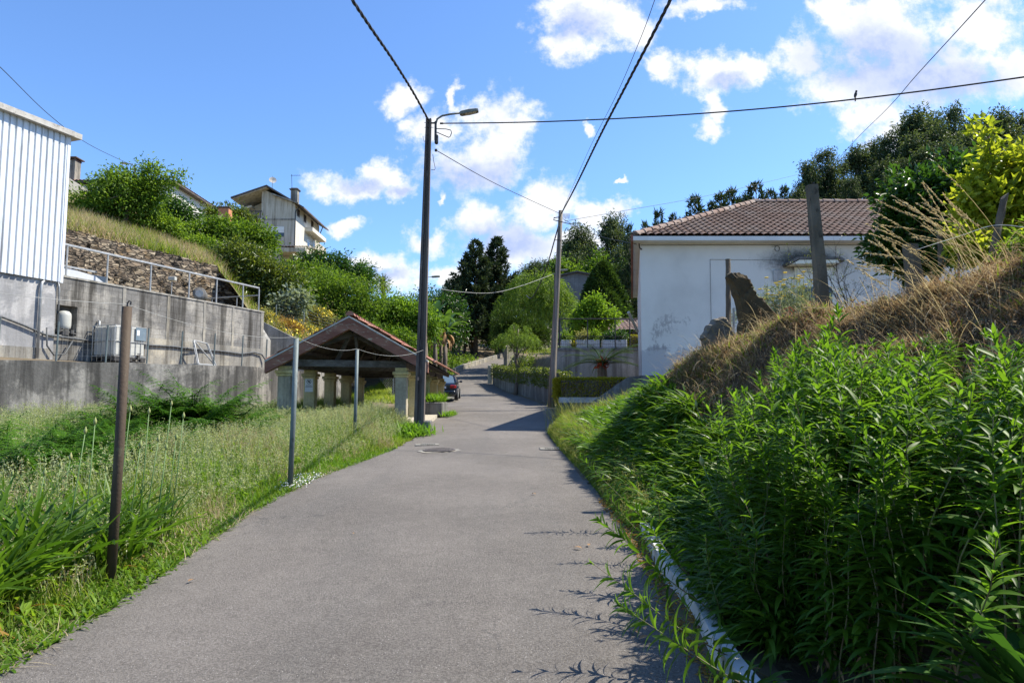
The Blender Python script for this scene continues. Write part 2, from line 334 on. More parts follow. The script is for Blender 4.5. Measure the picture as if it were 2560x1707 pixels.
# foliage
LEAF('lf_grass', (0.085, 0.15, 0.014), (0.25, 0.32, 0.05), 0.48, third=(0.42, 0.36, 0.18))
LEAF('lf_grass_lush', (0.06, 0.15, 0.010), (0.17, 0.31, 0.03), 0.48)
LEAF('lf_straw', (0.33, 0.26, 0.14), (0.55, 0.47, 0.30), 0.35, rough=0.7, tmul=(1.2, 1.15, 0.95))
LEAF('lf_straw_brown', (0.17, 0.105, 0.055), (0.62, 0.49, 0.33), 0.3, rough=0.8, tmul=(1.2, 1.1, 0.9))
LEAF('lf_drygreen', (0.13, 0.16, 0.045), (0.36, 0.34, 0.15), 0.4, rough=0.6)
LEAF('lf_oat', (0.24, 0.29, 0.13), (0.50, 0.52, 0.34), 0.4, rough=0.6)
LEAF('lf_fern', (0.05, 0.14, 0.012), (0.15, 0.32, 0.035), 0.48)
LEAF('lf_strap', (0.045, 0.11, 0.010), (0.14, 0.25, 0.026), 0.48, rough=0.42, spec=0.32)
LEAF('lf_goldenrod', (0.042, 0.105, 0.009), (0.13, 0.25, 0.022), 0.55, rough=0.45, spec=0.25, third=(0.34, 0.27, 0.04))
LEAF('lf_broad', (0.030, 0.085, 0.014), (0.060, 0.15, 0.022), 0.4, rough=0.6, spec=0.2)
LEAF('lf_walnut', (0.07, 0.14, 0.014), (0.20, 0.30, 0.04), 0.5)
LEAF('lf_olive', (0.05, 0.085, 0.012), (0.17, 0.21, 0.04), 0.42, rough=0.35, spec=0.5)
LEAF('lf_mid', (0.045, 0.10, 0.010), (0.15, 0.24, 0.028), 0.46)
LEAF('lf_bright', (0.07, 0.15, 0.012), (0.20, 0.32, 0.03), 0.45)
LEAF('lf_lime', (0.14, 0.22, 0.02), (0.36, 0.42, 0.05), 0.5, rough=0.35)
LEAF('lf_citrus', (0.02, 0.06, 0.010), (0.055, 0.13, 0.018), 0.38, rough=0.33, spec=0.5)
LEAF('lf_yellowgreen', (0.20, 0.27, 0.02), (0.42, 0.45, 0.05), 0.5, rough=0.35)
LEAF('lf_conifer', (0.020, 0.036, 0.016), (0.055, 0.08, 0.034), 0.2, rough=0.6)
LEAF('lf_pine', (0.016, 0.032, 0.012), (0.045, 0.070, 0.025), 0.25, rough=0.6)
LEAF('lf_euc', (0.032, 0.055, 0.022), (0.11, 0.145, 0.058), 0.34, rough=0.5)
LEAF('lf_willow', (0.08, 0.145, 0.018), (0.20, 0.29, 0.05), 0.46)
LEAF('lf_hedge', (0.20, 0.20, 0.012), (0.42, 0.38, 0.03), 0.4)
LEAF('lf_banana', (0.035, 0.085, 0.014), (0.085, 0.16, 0.03), 0.42, rough=0.35)
LEAF('lf_palm', (0.05, 0.075, 0.025), (0.17, 0.19, 0.08), 0.35, rough=0.4)
LEAF('lf_cypress', (0.025, 0.055, 0.012), (0.07, 0.12, 0.022), 0.3)
LEAF('lf_grey', (0.14, 0.18, 0.12), (0.28, 0.33, 0.24), 0.35)
LEAF('lf_rusty', (0.20, 0.11, 0.03), (0.42, 0.27, 0.08), 0.4)
# ---------------------------------------------------------------- builders
class MB:
    """collects simple solids; build() links them as ONE mesh object"""
    def __init__(s): s.v = []; s.f = []
    def add(s, vs, fs):
        o = len(s.v); s.v += [tuple(p) for p in vs]; s.f += [tuple(i+o for i in f) for f in fs]; return s
    def box(s, c, size, rot=None):
        hx, hy, hz = (q/2 for q in size); vs = [Vector((x, y, z)) for x in (-hx, hx) for y in (-hy, hy) for z in (-hz, hz)]
        if rot is not None: vs = [rot @ p for p in vs]
        c = Vector(c)
        return s.add([p+c for p in vs], [(0, 1, 3, 2), (4, 6, 7, 5), (0, 4, 5, 1), (2, 3, 7, 6), (0, 2, 6, 4), (1, 5, 7, 3)])
    def bbox(s, x0, x1, y0, y1, z0, z1): return s.box(((x0+x1)/2, (y0+y1)/2, (z0+z1)/2), (x1-x0, y1-y0, z1-z0))
    def bev(s, c, size, b=0.01, rot=None):
        """box with chamfered edges"""
        hx, hy, hz = (q/2 for q in size); b = min(b, hx*.9, hy*.9, hz*.9); bm = []
        vs = []; idx = {}
        for sx in (-1, 1):
            for sy in (-1, 1):
                for sz in (-1, 1):
                    for k, p in enumerate(((hx-b, hy-b, hz), (hx-b, hy, hz-b), (hx, hy-b, hz-b))):
                        idx[sx, sy, sz, k] = len(vs); vs.append(Vector((p[0]*sx, p[1]*sy, p[2]*sz)))
        fs = []
        for sz in (-1, 1): fs.append([idx[a, c_, sz, 0] for a, c_ in ((-1, -1), (1, -1), (1, 1), (-1, 1))][::sz])
        for sy in (-1, 1): fs.append([idx[a, sy, c_, 1] for a, c_ in ((-1, -1), (1, -1), (1, 1), (-1, 1))][::-sy])
        for sx in (-1, 1): fs.append([idx[sx, a, c_, 2] for a, c_ in ((-1, -1), (1, -1), (1, 1), (-1, 1))][::sx])
        for sx in (-1, 1):
            for sy in (-1, 1): fs.append([idx[sx, sy, -1, 1], idx[sx, sy, -1, 2], idx[sx, sy, 1, 2], idx[sx, sy, 1, 1]])
            for sz in (-1, 1): fs.append([idx[sx, -1, sz, 0], idx[sx, -1, sz, 2], idx[sx, 1, sz, 2], idx[sx, 1, sz, 0]])
        for sy in (-1, 1):
            for sz in (-1, 1): fs.append([idx[-1, sy, sz, 0], idx[-1, sy, sz, 1], idx[1, sy, sz, 1], idx[1, sy, sz, 0]])
        for sx in (-1, 1):
            for sy in (-1, 1):
                for sz in (-1, 1): fs.append([idx[sx, sy, sz, k] for k in range(3)])
        if rot is not None: vs = [rot @ p for p in vs]
        c = Vector(c)
        return s.add([p+c for p in vs], fs)
    def tube(s, pts, rad, n=8, caps=True):
        pts = [Vector(p) for p in pts]; m = len(pts)
        rad = [rad]*m if isinstance(rad, (int, float)) else rad
        rings = []; up = None
        for i, p in enumerate(pts):
            t = (pts[min(i+1, m-1)]-pts[max(i-1, 0)]).normalized()
            if up is None: up = t.orthogonal().normalized()
            else: up = (up-t*up.dot(t)); up = up.normalized() if up.length > 1e-6 else t.orthogonal().normalized()
            sd = t.cross(up)
            rings.append([p+(up*math.cos(2*math.pi*k/n)+sd*math.sin(2*math.pi*k/n))*rad[i] for k in range(n)])
        vs = [q for r in rings for q in r]
        fs = [(i*n+k, i*n+(k+1) % n, (i+1)*n+(k+1) % n, (i+1)*n+k) for i in range(m-1) for k in range(n)]
        if caps: fs += [tuple(range(n))[::-1], tuple((m-1)*n+k for k in range(n))]
        return s.add(vs, fs)
    def prism(s, poly, off):
        """closed polygon (3-D points) extruded by the vector off"""
        n = len(poly); off = Vector(off); p = [Vector(q) for q in poly]
        return s.add(p+[q+off for q in p], [tuple(range(n))[::-1], tuple(range(n, 2*n))]+[(i, (i+1) % n, n+(i+1) % n, n+i) for i in range(n)])
    def lathe(s, prof, c=(0, 0, 0), n=16):
        c = Vector(c); vs = []; m = len(prof)
        for r, z in prof: vs += [c+Vector((r*math.cos(2*math.pi*k/n), r*math.sin(2*math.pi*k/n), z)) for k in range(n)]
        fs = [(i*n+k, i*n+(k+1) % n, (i+1)*n+(k+1) % n, (i+1)*n+k) for i in range(m-1) for k in range(n)]
        return s.add(vs, fs+[tuple(range(n))[::-1], tuple((m-1)*n+k for k in range(n))])
    def build(s, name, mat, parent=None, smooth=False):
        me = bpy.data.meshes.new(name); me.from_pydata([tuple(p) for p in s.v], [], s.f); me.update()
        if smooth: me.shade_smooth()
        return link(name, me, mat, parent)
def link(name, me, mat, parent=None):
    o = bpy.data.objects.new(name, me); COL.objects.link(o)
    if mat: me.materials.append(MATS[mat] if isinstance(mat, str) else mat)
    if parent is not None: o.parent = parent
    return o
def tag(o, label=None, cat=None, group=None, kind=None):
    if label: o['label'] = label
    if cat: o['category'] = cat
    if group: o['group'] = group
    if kind: o['kind'] = kind
    return o
def thing(name, label, cat, loc=(0, 0, 0), rz=0.0, group=None):
    o = bpy.data.objects.new(name, None); COL.objects.link(o); o.location = loc; o.rotation_euler = (0, 0, rz); o.empty_display_size = 0.2
    return tag(o, label, cat, group)
def copy_tree(o, parent=None):
    c = o.copy(); COL.objects.link(c)
    if parent is not None: c.parent = parent
    for ch in [q for q in KIDS.get(o.name, [])]: copy_tree(ch, c)
    return c
KIDS = {}
def note_kids(o):
    KIDS[o.name] = [q for q in COL.objects if q.parent is o]
    for q in KIDS[o.name]: note_kids(q)
class NP:
    """numpy geometry: quads/tris for foliage"""
    def __init__(s): s.V = []; s.Q = []; s.n = 0
    def add(s, V, Fc):
        if len(V) == 0: return s
        s.V.append(np.asarray(V, np.float32)); s.Q.append(np.asarray(Fc, np.int64)+s.n); s.n += len(V); return s
    def build(s, name, mat, parent=None, smooth=True):
        V = np.concatenate(s.V); me = bpy.data.meshes.new(name)
        me.vertices.add(len(V)); me.vertices.foreach_set('co', V.ravel())
        loops = np.concatenate([q.ravel() for q in s.Q]); tot = np.concatenate([np.full(len(q), q.shape[1]) for q in s.Q])
        me.loops.add(len(loops)); me.loops.foreach_set('vertex_index', loops.astype(np.int32))
        me.polygons.add(len(tot)); st = np.concatenate([[0], np.cumsum(tot)[:-1]])
        me.polygons.foreach_set('loop_start', st.astype(np.int32))
        try: me.polygons.foreach_set('loop_total', tot.astype(np.int32))
        except Exception: pass
        if smooth: me.polygons.foreach_set('use_smooth', np.ones(len(tot), bool))
        me.update(calc_edges=True)
        return link(name, me, mat, parent)
PROF = {'grass': lambda t: np.clip(1-t**1.6, 0.04, 1), 'lance': lambda t: np.clip(np.sin(np.pi*np.clip(t*0.97+0.03, 0, 1)**0.8)*1.02, 0.05, 1),
        'strap': lambda t: np.clip(np.minimum(1, (1-t)*4+0.03)*(0.75+0.25*np.sin(np.pi*t)), 0.04, 1),
        'oval': lambda t: np.clip(np.sqrt(np.clip(np.sin(np.pi*np.clip(t, 0.01, 0.995)), 0, 1)), 0.06, 1)}
def strips(P, az, L, el, bend, Wd, K=3, prof='grass', fold=0.0, twist=None):
    """n curved leaf strips; all arguments arrays of length n"""
    n = len(P); P = np.asarray(P, float)
    az, L, el, bend, Wd = (np.broadcast_to(np.asarray(q, float), (n,)) for q in (az, L, el, bend, Wd))
    t = np.linspace(0, 1, K+1); tm = (t[1:]+t[:-1])/2
    ang = el[:, None]-bend[:, None]*tm[None, :]
    st = (L/K)[:, None]
    h = np.concatenate([np.zeros((n, 1)), np.cumsum(np.cos(ang)*st, 1)], 1); z = np.concatenate([np.zeros((n, 1)), np.cumsum(np.sin(ang)*st, 1)], 1)
    C = np.stack([P[:, None, 0]+h*np.cos(az)[:, None], P[:, None, 1]+h*np.sin(az)[:, None], P[:, None, 2]+z], -1)
    tw = np.zeros(n) if twist is None else np.broadcast_to(np.asarray(twist, float), (n,))
    a0 = el[:, None]-bend[:, None]*t[None, :]
    nh = -np.sin(a0); nz = np.cos(a0)
    N = np.stack([nh*np.cos(az)[:, None], nh*np.sin(az)[:, None], nz], -1)
    sd = np.stack([-np.sin(az), np.cos(az), np.zeros(n)], -1)[:, None, :]
    sd = sd*np.cos(tw)[:, None, None]+N*np.sin(tw)[:, None, None]
    w = (PROF[prof](t)[None, :]*Wd[:, None]/2)[..., None]
    if fold:
        up = N*(w*fold); cols = [C-sd*w+up, C, C+sd*w+up]
    else: cols = [C-sd*w, C+sd*w]
    V = np.stack(cols, 2); c = len(cols)
    base = (np.arange(n)*(K+1)*c)[:, None, None]+(np.arange(K)*c)[None, :, None]+np.arange(c-1)[None, None, :]
    Fq = np.stack([base, base+1, base+c+1, base+c], -1).reshape(-1, 4)
    return V.reshape(-1, 3), Fq
def leaf_cards(P, D, L, Wd, rng, fold=0.25, droop=0.15):
    n = len(P); D = D/np.linalg.norm(D, axis=1, keepdims=True)
    N = rng.normal(size=(n, 3))+np.array([0, 0, 0.9]); sd = np.cross(D, N); sd /= np.linalg.norm(sd, axis=1, keepdims=True)+1e-9
    up = np.cross(sd, D); L = np.broadcast_to(L, (n,))[:, None]; Wd = np.broadcast_to(Wd, (n,))[:, None]
    mid = P+D*L*0.45
    V = np.stack([P, mid-sd*Wd/2+up*Wd*fold, P+D*L-up*L*droop, mid+sd*Wd/2+up*Wd*fold], 1).reshape(-1, 3)
    b = np.arange(n)*4
    return V, np.concatenate([np.stack([b, b+1, b+2], 1), np.stack([b, b+2, b+3], 1)])
def rdir(rng, n):
    v = rng.normal(size=(n, 3)); return v/np.linalg.norm(v, axis=1, keepdims=True)
def crown(rng, blobs, n, L, Wd, clump=0.45, per=16, down=0.25, shell=2.6, lump=0.28, out=0.7):
    """leaves in clumps through lumpy ellipsoids: blobs = (x, y, z, rx, ry, rz)"""
    B = np.array(blobs, float); vol = (B[:, 3]*B[:, 4]*B[:, 5])**0.75; m = max(1, n//per)
    k = rng.choice(len(B), m, p=vol/vol.sum()); d = rdir(rng, m)
    ph = rng.uniform(0, 6.28, (len(B), 6)); fr = rng.uniform(2, 5, (len(B), 6))
    lum = sum(np.sin(d[:, i % 3]*fr[k, i]+ph[k, i]) for i in range(6))/3
    r = rng.uniform(0, 1, m)**(1/shell)*(1+lump*lum)
    C = B[k, :3]+d*B[k, 3:]*r[:, None]
    C = np.repeat(C, per, 0); dd = np.repeat(d, per, 0); q = rng.normal(size=(len(C), 3))*clump*0.5
    P = C+q
    D = dd*out+rdir(rng, len(C))*0.9+q/clump*0.5; D[:, 2] -= down
    V, Fq = leaf_cards(P, D, L*rng.uniform(0.65, 1.25, len(C)), Wd*rng.uniform(0.7, 1.2, len(C)), rng)
    return V, Fq, C[::per]
def limbs(mb, rng, base, top, r0, targets, r1=0.03, bendy=0.12, n=7, fork=0.45):
    base, top = Vector(base), Vector(top); pts = []; h = (top-base).length
    for i in range(8):
        t = i/7; j = Vector((rng.normal()*bendy*h*0.15*math.sin(t*3.14), rng.normal()*bendy*h*0.15*math.sin(t*3.14), 0)) if 0 < i < 7 else Vector()
        pts.append(base.lerp(top, t)+j)
    rad = [r0*(1.25 if i == 0 else 1)*(1-0.72*i/7) for i in range(8)]
    mb.tube(pts, rad, n)
    for tg in targets:
        tg = Vector(tg); i = min(6, max(1, int((fork+rng.uniform(0, 0.5))*7))); a = pts[i]
        md = a.lerp(tg, 0.5)+Vector((0, 0, 0.12*(tg-a).length))
        mb.tube([a, a.lerp(md, 0.5)+Vector((rng.normal(), rng.normal(), 0))*0.04*(tg-a).length, md, tg], [rad[i]*0.6, rad[i]*0.45, rad[i]*0.3, r1*0.4], 5)
    return pts
def tile_slope(mb, A, B, C, D, col_w=0.22, row_h=0.38, amp=0.03, sub=6):
    """tiled roof plane, eave A->B, ridge D->C; real waves and course steps"""
    A, B, C, D = map(Vector, (A, B, C, D)); ex = (B-A).normalized(); nrm = (B-A).cross(D-A).normalized()
    if nrm.z < 0: nrm = -nrm
    ey = nrm.cross(ex)
    if ey.z < 0: ey = -ey
    q = lambda p: ((p-A).dot(ex), (p-A).dot(ey))
    (bx, by), (cx, cy), (dx, dy) = q(B), q(C), q(D); Hh = max(cy, dy)
    rows = max(1, round(Hh/row_h)); x0, x1 = min(0, dx), max(bx, cx)
    nx = int((x1-x0)/(col_w/sub))+1; xs = np.linspace(x0, x1, nx)
    grid = []; vs = []
    for r in range(rows):
        for e in (0, 1):
            yv = Hh*(r+e)/rows; f = yv/Hh; xl, xr_ = dx*f, bx+(cx-bx)*f; row = []
            for x in xs:
                xx = min(max(x, xl), xr_); ph = (xx/col_w) % 1.0
                w = amp*abs(math.sin(math.pi*ph))**0.8*1.5
                hgt = w+(0.035 if e == 0 else 0.0)
                row.append(len(vs)); vs.append(A+ex*xx+ey*(yv-(0.02 if e == 0 and r else 0))+nrm*hgt)
            grid.append(row)
    fs = [(grid[i][j], grid[i][j+1], grid[i+1][j+1], grid[i+1][j]) for i in range(len(grid)-1) for j in range(nx-1)]
    mb.add(vs, fs)
    return nrm
def ridge_tiles(mb, a, b, step=0.42, r=0.12):
    a, b = Vector(a), Vector(b); n = max(1, int((b-a).length/step)); d = (b-a)/n; t = d.normalized(); sd = t.cross(Vector((0, 0, 1))).normalized(); up = sd.cross(t)
    for i in range(n):
        p0, p1 = a+d*i-d*0.06, a+d*(i+1); vs = []
        for p, rr in ((p0, r*1.16), (p1, r*0.9)):
            for k in range(7):
                an = math.pi*k/6; vs.append(p+sd*math.cos(an)*rr+up*math.sin(an)*rr)
        mb.add(vs, [(k, k+1, 8+k, 7+k) for k in range(6)]+[tuple(range(7))])

# ---------------------------------------------------------------- ground
def lerp1(x, xs, ys): return float(np.interp(x, xs, ys))
def zr(y): return np.interp(y, [-40, 0, 41, 50, 90, 140, 400, 1500], [-1.6, 0, 1.64, 2.27, 7.87, 12, 36, 60])
def hit(px, py, dmax=140):
    v = pix_dir(px, py); v = v/v.y; lo = 1.0
    for i in range(1, 4000):
        d = 1+i*0.05
        if CAMZ+v.z*d < zr(d): lo = d; break
    return Vector((v.x*lo, lo, float(zr(lo))))
LE = [hit(*p) for p in ((0, 1690), (240, 1545), (400, 1440), (620, 1285), (790, 1195), (880, 1163), (990, 1122), (1060, 1085))]
LE = [Vector((-3.3, -14, 0)), Vector((-3.15, 0, 0))]+LE+[Vector((-2.75, 22.5, 0)), Vector((-2.9, 27, 0)), Vector((-4.9, 34, 0)), Vector((-5.3, 41, 0)), Vector((-5.2, 55, 0)), Vector((-4.8, 66.7, 0)), Vector((-0.55, 85, 0)), Vector((6, 97, 0)), Vector((16, 110, 0))]
RE = [hit(*p) for p in ((1788, 1707), (1720, 1590), (1640, 1440), (1580, 1335), (1450, 1180), (1400, 1125), (1370, 1085))]
RE = [Vector((1.2, -14, 0)), Vector((1.15, 0, 0))]+RE+[Vector((1.45, 22, 0)), Vector((1.75, 28, 0)), Vector((1.75, 33, 0)), Vector((1.2, 41, 0)), Vector((-1.6, 55, 0)), Vector((-0.9, 62, 0)), Vector((2.7, 76, 0)), Vector((10, 88, 0)), Vector((20, 100, 0))]
LY, LX = np.array([p.y for p in LE]), np.array([p.x for p in LE]); RY, RX = np.array([p.y for p in RE]), np.array([p.x for p in RE])
xl = lambda y: np.interp(y, LY, LX)
xr = lambda y: np.interp(y, RY, RX)
sst = lambda a, b, x: (lambda t: t*t*(3-2*t))(np.clip((x-a)/(b-a), 0, 1))
def ground(x, y):
    x = np.asarray(x, float); y = np.asarray(y, float); z0 = zr(y)
    s = x-xr(y); u = x/np.maximum(y, 1.0)
    zp = np.interp(y, [-20, 0, 5, 9, 11.6, 13.2, 20, 34, 36.4, 37.2, 48, 60, 85, 110, 160, 260, 600], [2.2, 2.5, 2.75, 2.6, 2.34, 1.7, 1.65, 2.4, 2.6, 4.3, 4.6, 5.8, 8.5, 13, 20, 30, 60])
    zp = zp+np.clip(x-4, 0, 6)*0.09*(y < 20)
    zp = zp+sst(0.26, 0.5, u)*np.interp(y, [24, 50, 110, 160, 300], [0, 4, 13, 17, 18])
    s0 = np.interp(y, [0, 8, 11, 18, 20.6, 21.5, 35, 37, 60], [0.5, 0.5, 0.25, 0.2, 0.4, 3.0, 3.0, 0.25, 0.4])
    s1 = np.interp(y, [0, 6, 9, 11.2, 12.8, 18, 20.6, 21.5, 35, 37, 60, 85], [4.2, 3.6, 2.6, 1.9, 3.2, 3.2, 3.2, 4.0, 4.0, 1.4, 2.0, 14])
    k = sst(s0, s1, s)*0.5+np.clip((s-s0)/(s1-s0), 0, 1)*0.5; zR = z0+0.04*(s > 0.05)+(zp-z0)*k
    m = xl(y)-x
    zL = z0-0.02+0.10*sst(0.2, 2.5, m)+0.25*sst(3, 9, m)-sst(45, 80, y)*0
    zL = zL+sst(60, 200, y)*sst(0.0, 30, m)*6
    z = np.where(s > 0, zR, np.where(m > 0, zL, z0))
    n = 0.03*np.sin(x*2.3+1)*np.cos(y*1.9)+0.02*np.sin(x*5.1)*np.sin(y*4.3+2)
    z = z+n*sst(0.15, 0.8, np.maximum(s, m))
    bl = sst(0.8, 1.6, s)*(1-sst(11.5, 13, y))*sst(2, 4, y)*sst(30, 15, np.abs(x))
    z = z+bl*(0.13*np.sin(x*3.1+y*2.0+0.5)*np.cos(y*2.9-x)+0.08*np.sin(x*7.7-y*3.1)*np.sin(y*6.1)+0.03*np.sin(x*13.1+1)*np.sin(y*11.7))
    return z
gz = lambda x, y: float(ground(x, y))
def axis(parts):
    o = [parts[0][0]]
    for a, b, st in parts: o += list(np.arange(a+st, b+1e-6, st))
    return np.array(o)
XS = axis([(-600, -100, 50), (-100, -20, 8), (-20, -8, 1.0), (-8, 8, 0.2), (8, 20, 0.5), (20, 100, 5), (100, 700, 50)])
YS = axis([(-60, -6, 6), (-6, 24, 0.25), (24, 60, 0.6), (60, 120, 3), (120, 300, 15), (300, 1500, 100)])
def grid_mesh(name, X, Y, Z, mat):
    ny, nx = X.shape; V = np.stack([X, Y, Z], -1).reshape(-1, 3); i = (np.arange(ny-1)*nx)[:, None]+np.arange(nx-1)[None, :]
    o = NP().add(V, np.stack([i, i+1, i+nx+1, i+nx], -1).reshape(-1, 4)).build(name, mat)
    return o
GX, GY = np.meshgrid(XS, YS); GZ = ground(GX, GY)
GX, GY = GX, GY
inroad = (GX > xl(GY)-0.3) & (GX < xr(GY)+0.3) & (GY < 112)
g = grid_mesh('ground', GX, GY, GZ-np.where(inroad, 0.012, 0), 'soil'); tag(g, kind='structure')
BY, BS = np.meshgrid(np.arange(2.0, 13.2, 0.1), np.linspace(0.35, 8.5, 90), indexing='ij'); BX = xr(BY)+BS
bank = grid_mesh('bank_slope', BX, BY, ground(BX, BY)+0.004, 'bank_soil'); tag(bank, kind='structure')
# road sheet with ragged edges
rng = np.random.default_rng(3)
ys = np.concatenate([np.arange(-14, 30, 0.12), np.arange(30, 112, 0.6)])
rg = lambda: 0.035*np.sin(ys*5.3+rng.uniform(0, 6))+0.03*np.sin(ys*11.7+rng.uniform(0, 6))+rng.normal(0, 0.012, len(ys))
a, b_ = xl(ys)+rg()-0.02, xr(ys)+rg()+0.02
tt = np.linspace(0, 1, 9)
X = a[:, None]+(b_-a)[:, None]*tt[None, :]; Y = np.repeat(ys[:, None], 9, 1)
Z = zr(Y)+0.004+0.02*np.sin(tt*math.pi)[None, :]
road = grid_mesh('road', X, Y, Z, 'asphalt'); tag(road, kind='structure')

# left hillside above the walls: columns of (pixel row, distance) control points, in metres after at()
HC = {-900: [(470, 14), (450, 24), (420, 40), (400, 55), (420, 80)], 0: [(545, 22.5), (520, 32), (490, 44), (460, 56), (450, 85)],
      130: [(567, 25.6), (540, 34), (505, 45), (470, 56), (450, 85)], 300: [(610, 29), (572, 37), (525, 47), (490, 58), (470, 90)],
      540: [(668, 34), (645, 41), (625, 52), (640, 66), (690, 100)], 640: [(800, 33), (762, 38), (712, 48), (675, 66), (700, 100)],
      760: [(862, 33), (812, 38), (752, 50), (703, 66), (720, 100)], 900: [(878, 37), (842, 44), (802, 54), (772, 66), (745, 100)],
      1040: [(900, 50), (882, 56), (862, 64), (835, 75), (795, 110)], 1120: [(915, 62), (905, 68), (890, 76), (868, 88), (835, 118)]}
cols = np.array([[tuple(at(px, py, d)) for py, d in rows] for px, rows in HC.items()])
ci, ri = np.linspace(0, len(HC)-1, 90), np.linspace(0, 4, 50)
tmp = np.stack([np.stack([np.interp(ci, range(len(HC)), cols[:, r, k]) for r in range(5)], 1) for k in range(3)], -1)
H = np.stack([np.stack([np.interp(ri, range(5), tmp[i, :, k]) for i in range(90)], 0) for k in range(3)], -1)
hill = grid_mesh('hillside', H[..., 0].T, H[..., 1].T, H[..., 2].T+0.12*np.sin(H[..., 0].T*1.7)*np.cos(H[..., 1].T*1.3), 'hill_soil'); tag(hill, kind='structure')
skirt = MB()
fr_ = [Vector(H[i, 0]) for i in range(90)]
BV = BVHTree.FromPolygons([v.co.copy() for v in hill.data.vertices], [tuple(p.vertices) for p in hill.data.polygons])
def hz(x, y):
    r = BV.ray_cast(Vector((x, y, 200)), Vector((0, 0, -1)))
    return r[0].z if r[0] is not None else None
def top(x, y):
    h = hz(x, y); g_ = gz(x, y)
    return max(h, g_) if h is not None else g_
def spot(px, d):
    x = (px-1280)/F*d*1.0/(math.cos(PITCH)); x = at(px, 1000, d).x
    return Vector((x, d, top(x, d)))
# ---------------------------------------------------------------- walls and terraces on the left
def wall_line(mb, pts, th):
    """pts: (x, y, z0, z1); thickness goes to the left of travel"""
    n = len(pts); off = []
    for i in range(n):
        a, b = Vector(pts[max(i-1, 0)][:2]), Vector(pts[min(i+1, n-1)][:2]); t = (b-a).normalized(); off.append(Vector((-t.y, t.x))*th)
    vs = []
    for (x, y, z0, z1), o in zip(pts, off): vs += [(x, y, z0), (x, y, z1), (x+o.x, y+o.y, z1), (x+o.x, y+o.y, z0)]
    fs = [(0, 1, 2, 3), tuple(4*(n-1)+k for k in (3, 2, 1, 0))]
    for i in range(n-1):
        for k in range(4): fs.append((4*i+k, 4*(i+1)+k, 4*(i+1)+(k+1) % 4, 4*i+(k+1) % 4))
    return mb.add(vs, fs)
def resamp(pts, step=0.5, jit=0.0, rng=None):
    out = []
    for a, b in zip(pts[:-1], pts[1:]):
        a, b = np.array(a, float), np.array(b, float); n = max(1, int(np.linalg.norm((b-a)[:2])/step))
        for i in range(n):
            p = a+(b-a)*i/n
            if rng is not None: p = p+np.array([0, 0, 0, rng.normal()*jit])
            out.append(tuple(p))
    return out+[tuple(pts[-1])]
rng = np.random.default_rng(11)
o = wall_line(MB(), resamp([(-18.5, 5.5, 0, 2.5), (-11.9, 15.8, 0.2, 2.6), (-8.35, 22, 0.4, 2.72), (-7.95, 33, 0.8, 2.85)], 0.5, 0.012, rng), 0.3).build('retaining_wall', 'retaining')
tag(o, 'long dark stained concrete retaining wall behind the ferns and meadow', 'wall')
tp = [(-18.7, 5.5), (-12.1, 15.9), (-8.55, 22), (-8.15, 33), (-7.4, 38), (-11.0, 30.4), (-14.4, 21.1), (-21, 4)]
lo_ = [(-18.6, 5.5, 2.44), (-12.0, 15.9, 2.56), (-8.45, 22, 2.68), (-8.05, 33, 2.8), (-7.4, 38, 2.85)]; hi_ = [(-21, 3.0, 2.86), (-14.9, 19.5, 2.9), (-13.4, 23.8, 2.9), (-11.0, 30.3, 2.9), (-10.6, 34, 2.9)]
o = MB().add(lo_+hi_, [(i, i+1, 6+i, 5+i) for i in range(4)]).build('terrace', 'soil'); tag(o, kind='structure')
up = [(-14.45, 21.2), (-11.35, 30.1), (-13.6, 31.2), (-14.4, 34.4), (-15.0, 35), (-17.4, 25.0), (-17.4, 20.8)]
o = MB().prism([(x, y, 2.0) for x, y in up], (0, 0, 3.42)).build('upper_terrace', 'hill_soil'); tag(o, kind='structure')

OX, OY, OZ = -14.2, 21.0, 2.9; WRZ = math.atan2(9, 3.2); WLEN = 9.55
wm = Matrix.Translation((OX, OY, OZ)) @ Matrix.Rotation(WRZ, 4, 'Z')
def lx(px, yl=0.0):
    k = (px-1280)/F*1.0; k = pix_dir(px, 950).x/pix_dir(px, 950).y
    c, s_ = math.cos(WRZ), math.sin(WRZ); ax, ay = OX-s_*yl, OY+c*yl
    return (ax-k*ay)/(k*s_-c)
bw = thing('block_wall', 'tall grey concrete block wall with niche holding a water tank', 'wall', (OX, OY, OZ), WRZ)
mb = MB(); N0, N1, NZ0, NZ1 = 0.08, 0.78, 0.78, 1.72
mb.bbox(0.004, N0, 0, 0.3, -0.3, 2.6); mb.bbox(N1, WLEN, 0, 0.3, -0.3, 2.6); mb.bbox(N0, N1, 0, 0.3, -0.3, NZ0); mb.bbox(N0, N1, 0, 0.3, NZ1, 2.6)
mb.build('masonry', 'blockwork', bw)
mb = MB(); mb.bbox(N0, N1, 0.3, 0.34, NZ0-0.05, NZ1+0.05); mb.build('niche_back', 'wall_dark', bw)
mb = MB(); mb.bbox(1.4, WLEN+0.01, -0.03, 0.0, -0.3, 0.98); mb.build('plinth', 'plaster_low', bw)
mb = MB(); mb.bbox(WLEN-0.3, WLEN-0.004, 0.3, 3.0, -0.3, 2.598); mb.build('return_wall', 'blockwork', bw)
mb = MB()
for xx in (lx(300), lx(413), lx(505), lx(577)): mb.bbox(xx-0.06, xx+0.06, -0.018, 0.0, 0.98, 2.58)
mb.bbox(WLEN-0.16, WLEN+0.012, -0.02, 0.0, 0.98, 2.58); mb.build('piers', 'plaster_low', bw)
mb = MB(); mb.bbox(0.0, WLEN+0.02, -0.03, 0.34, 2.6, 2.66); mb.build('coping', 'terrace_wall', bw)
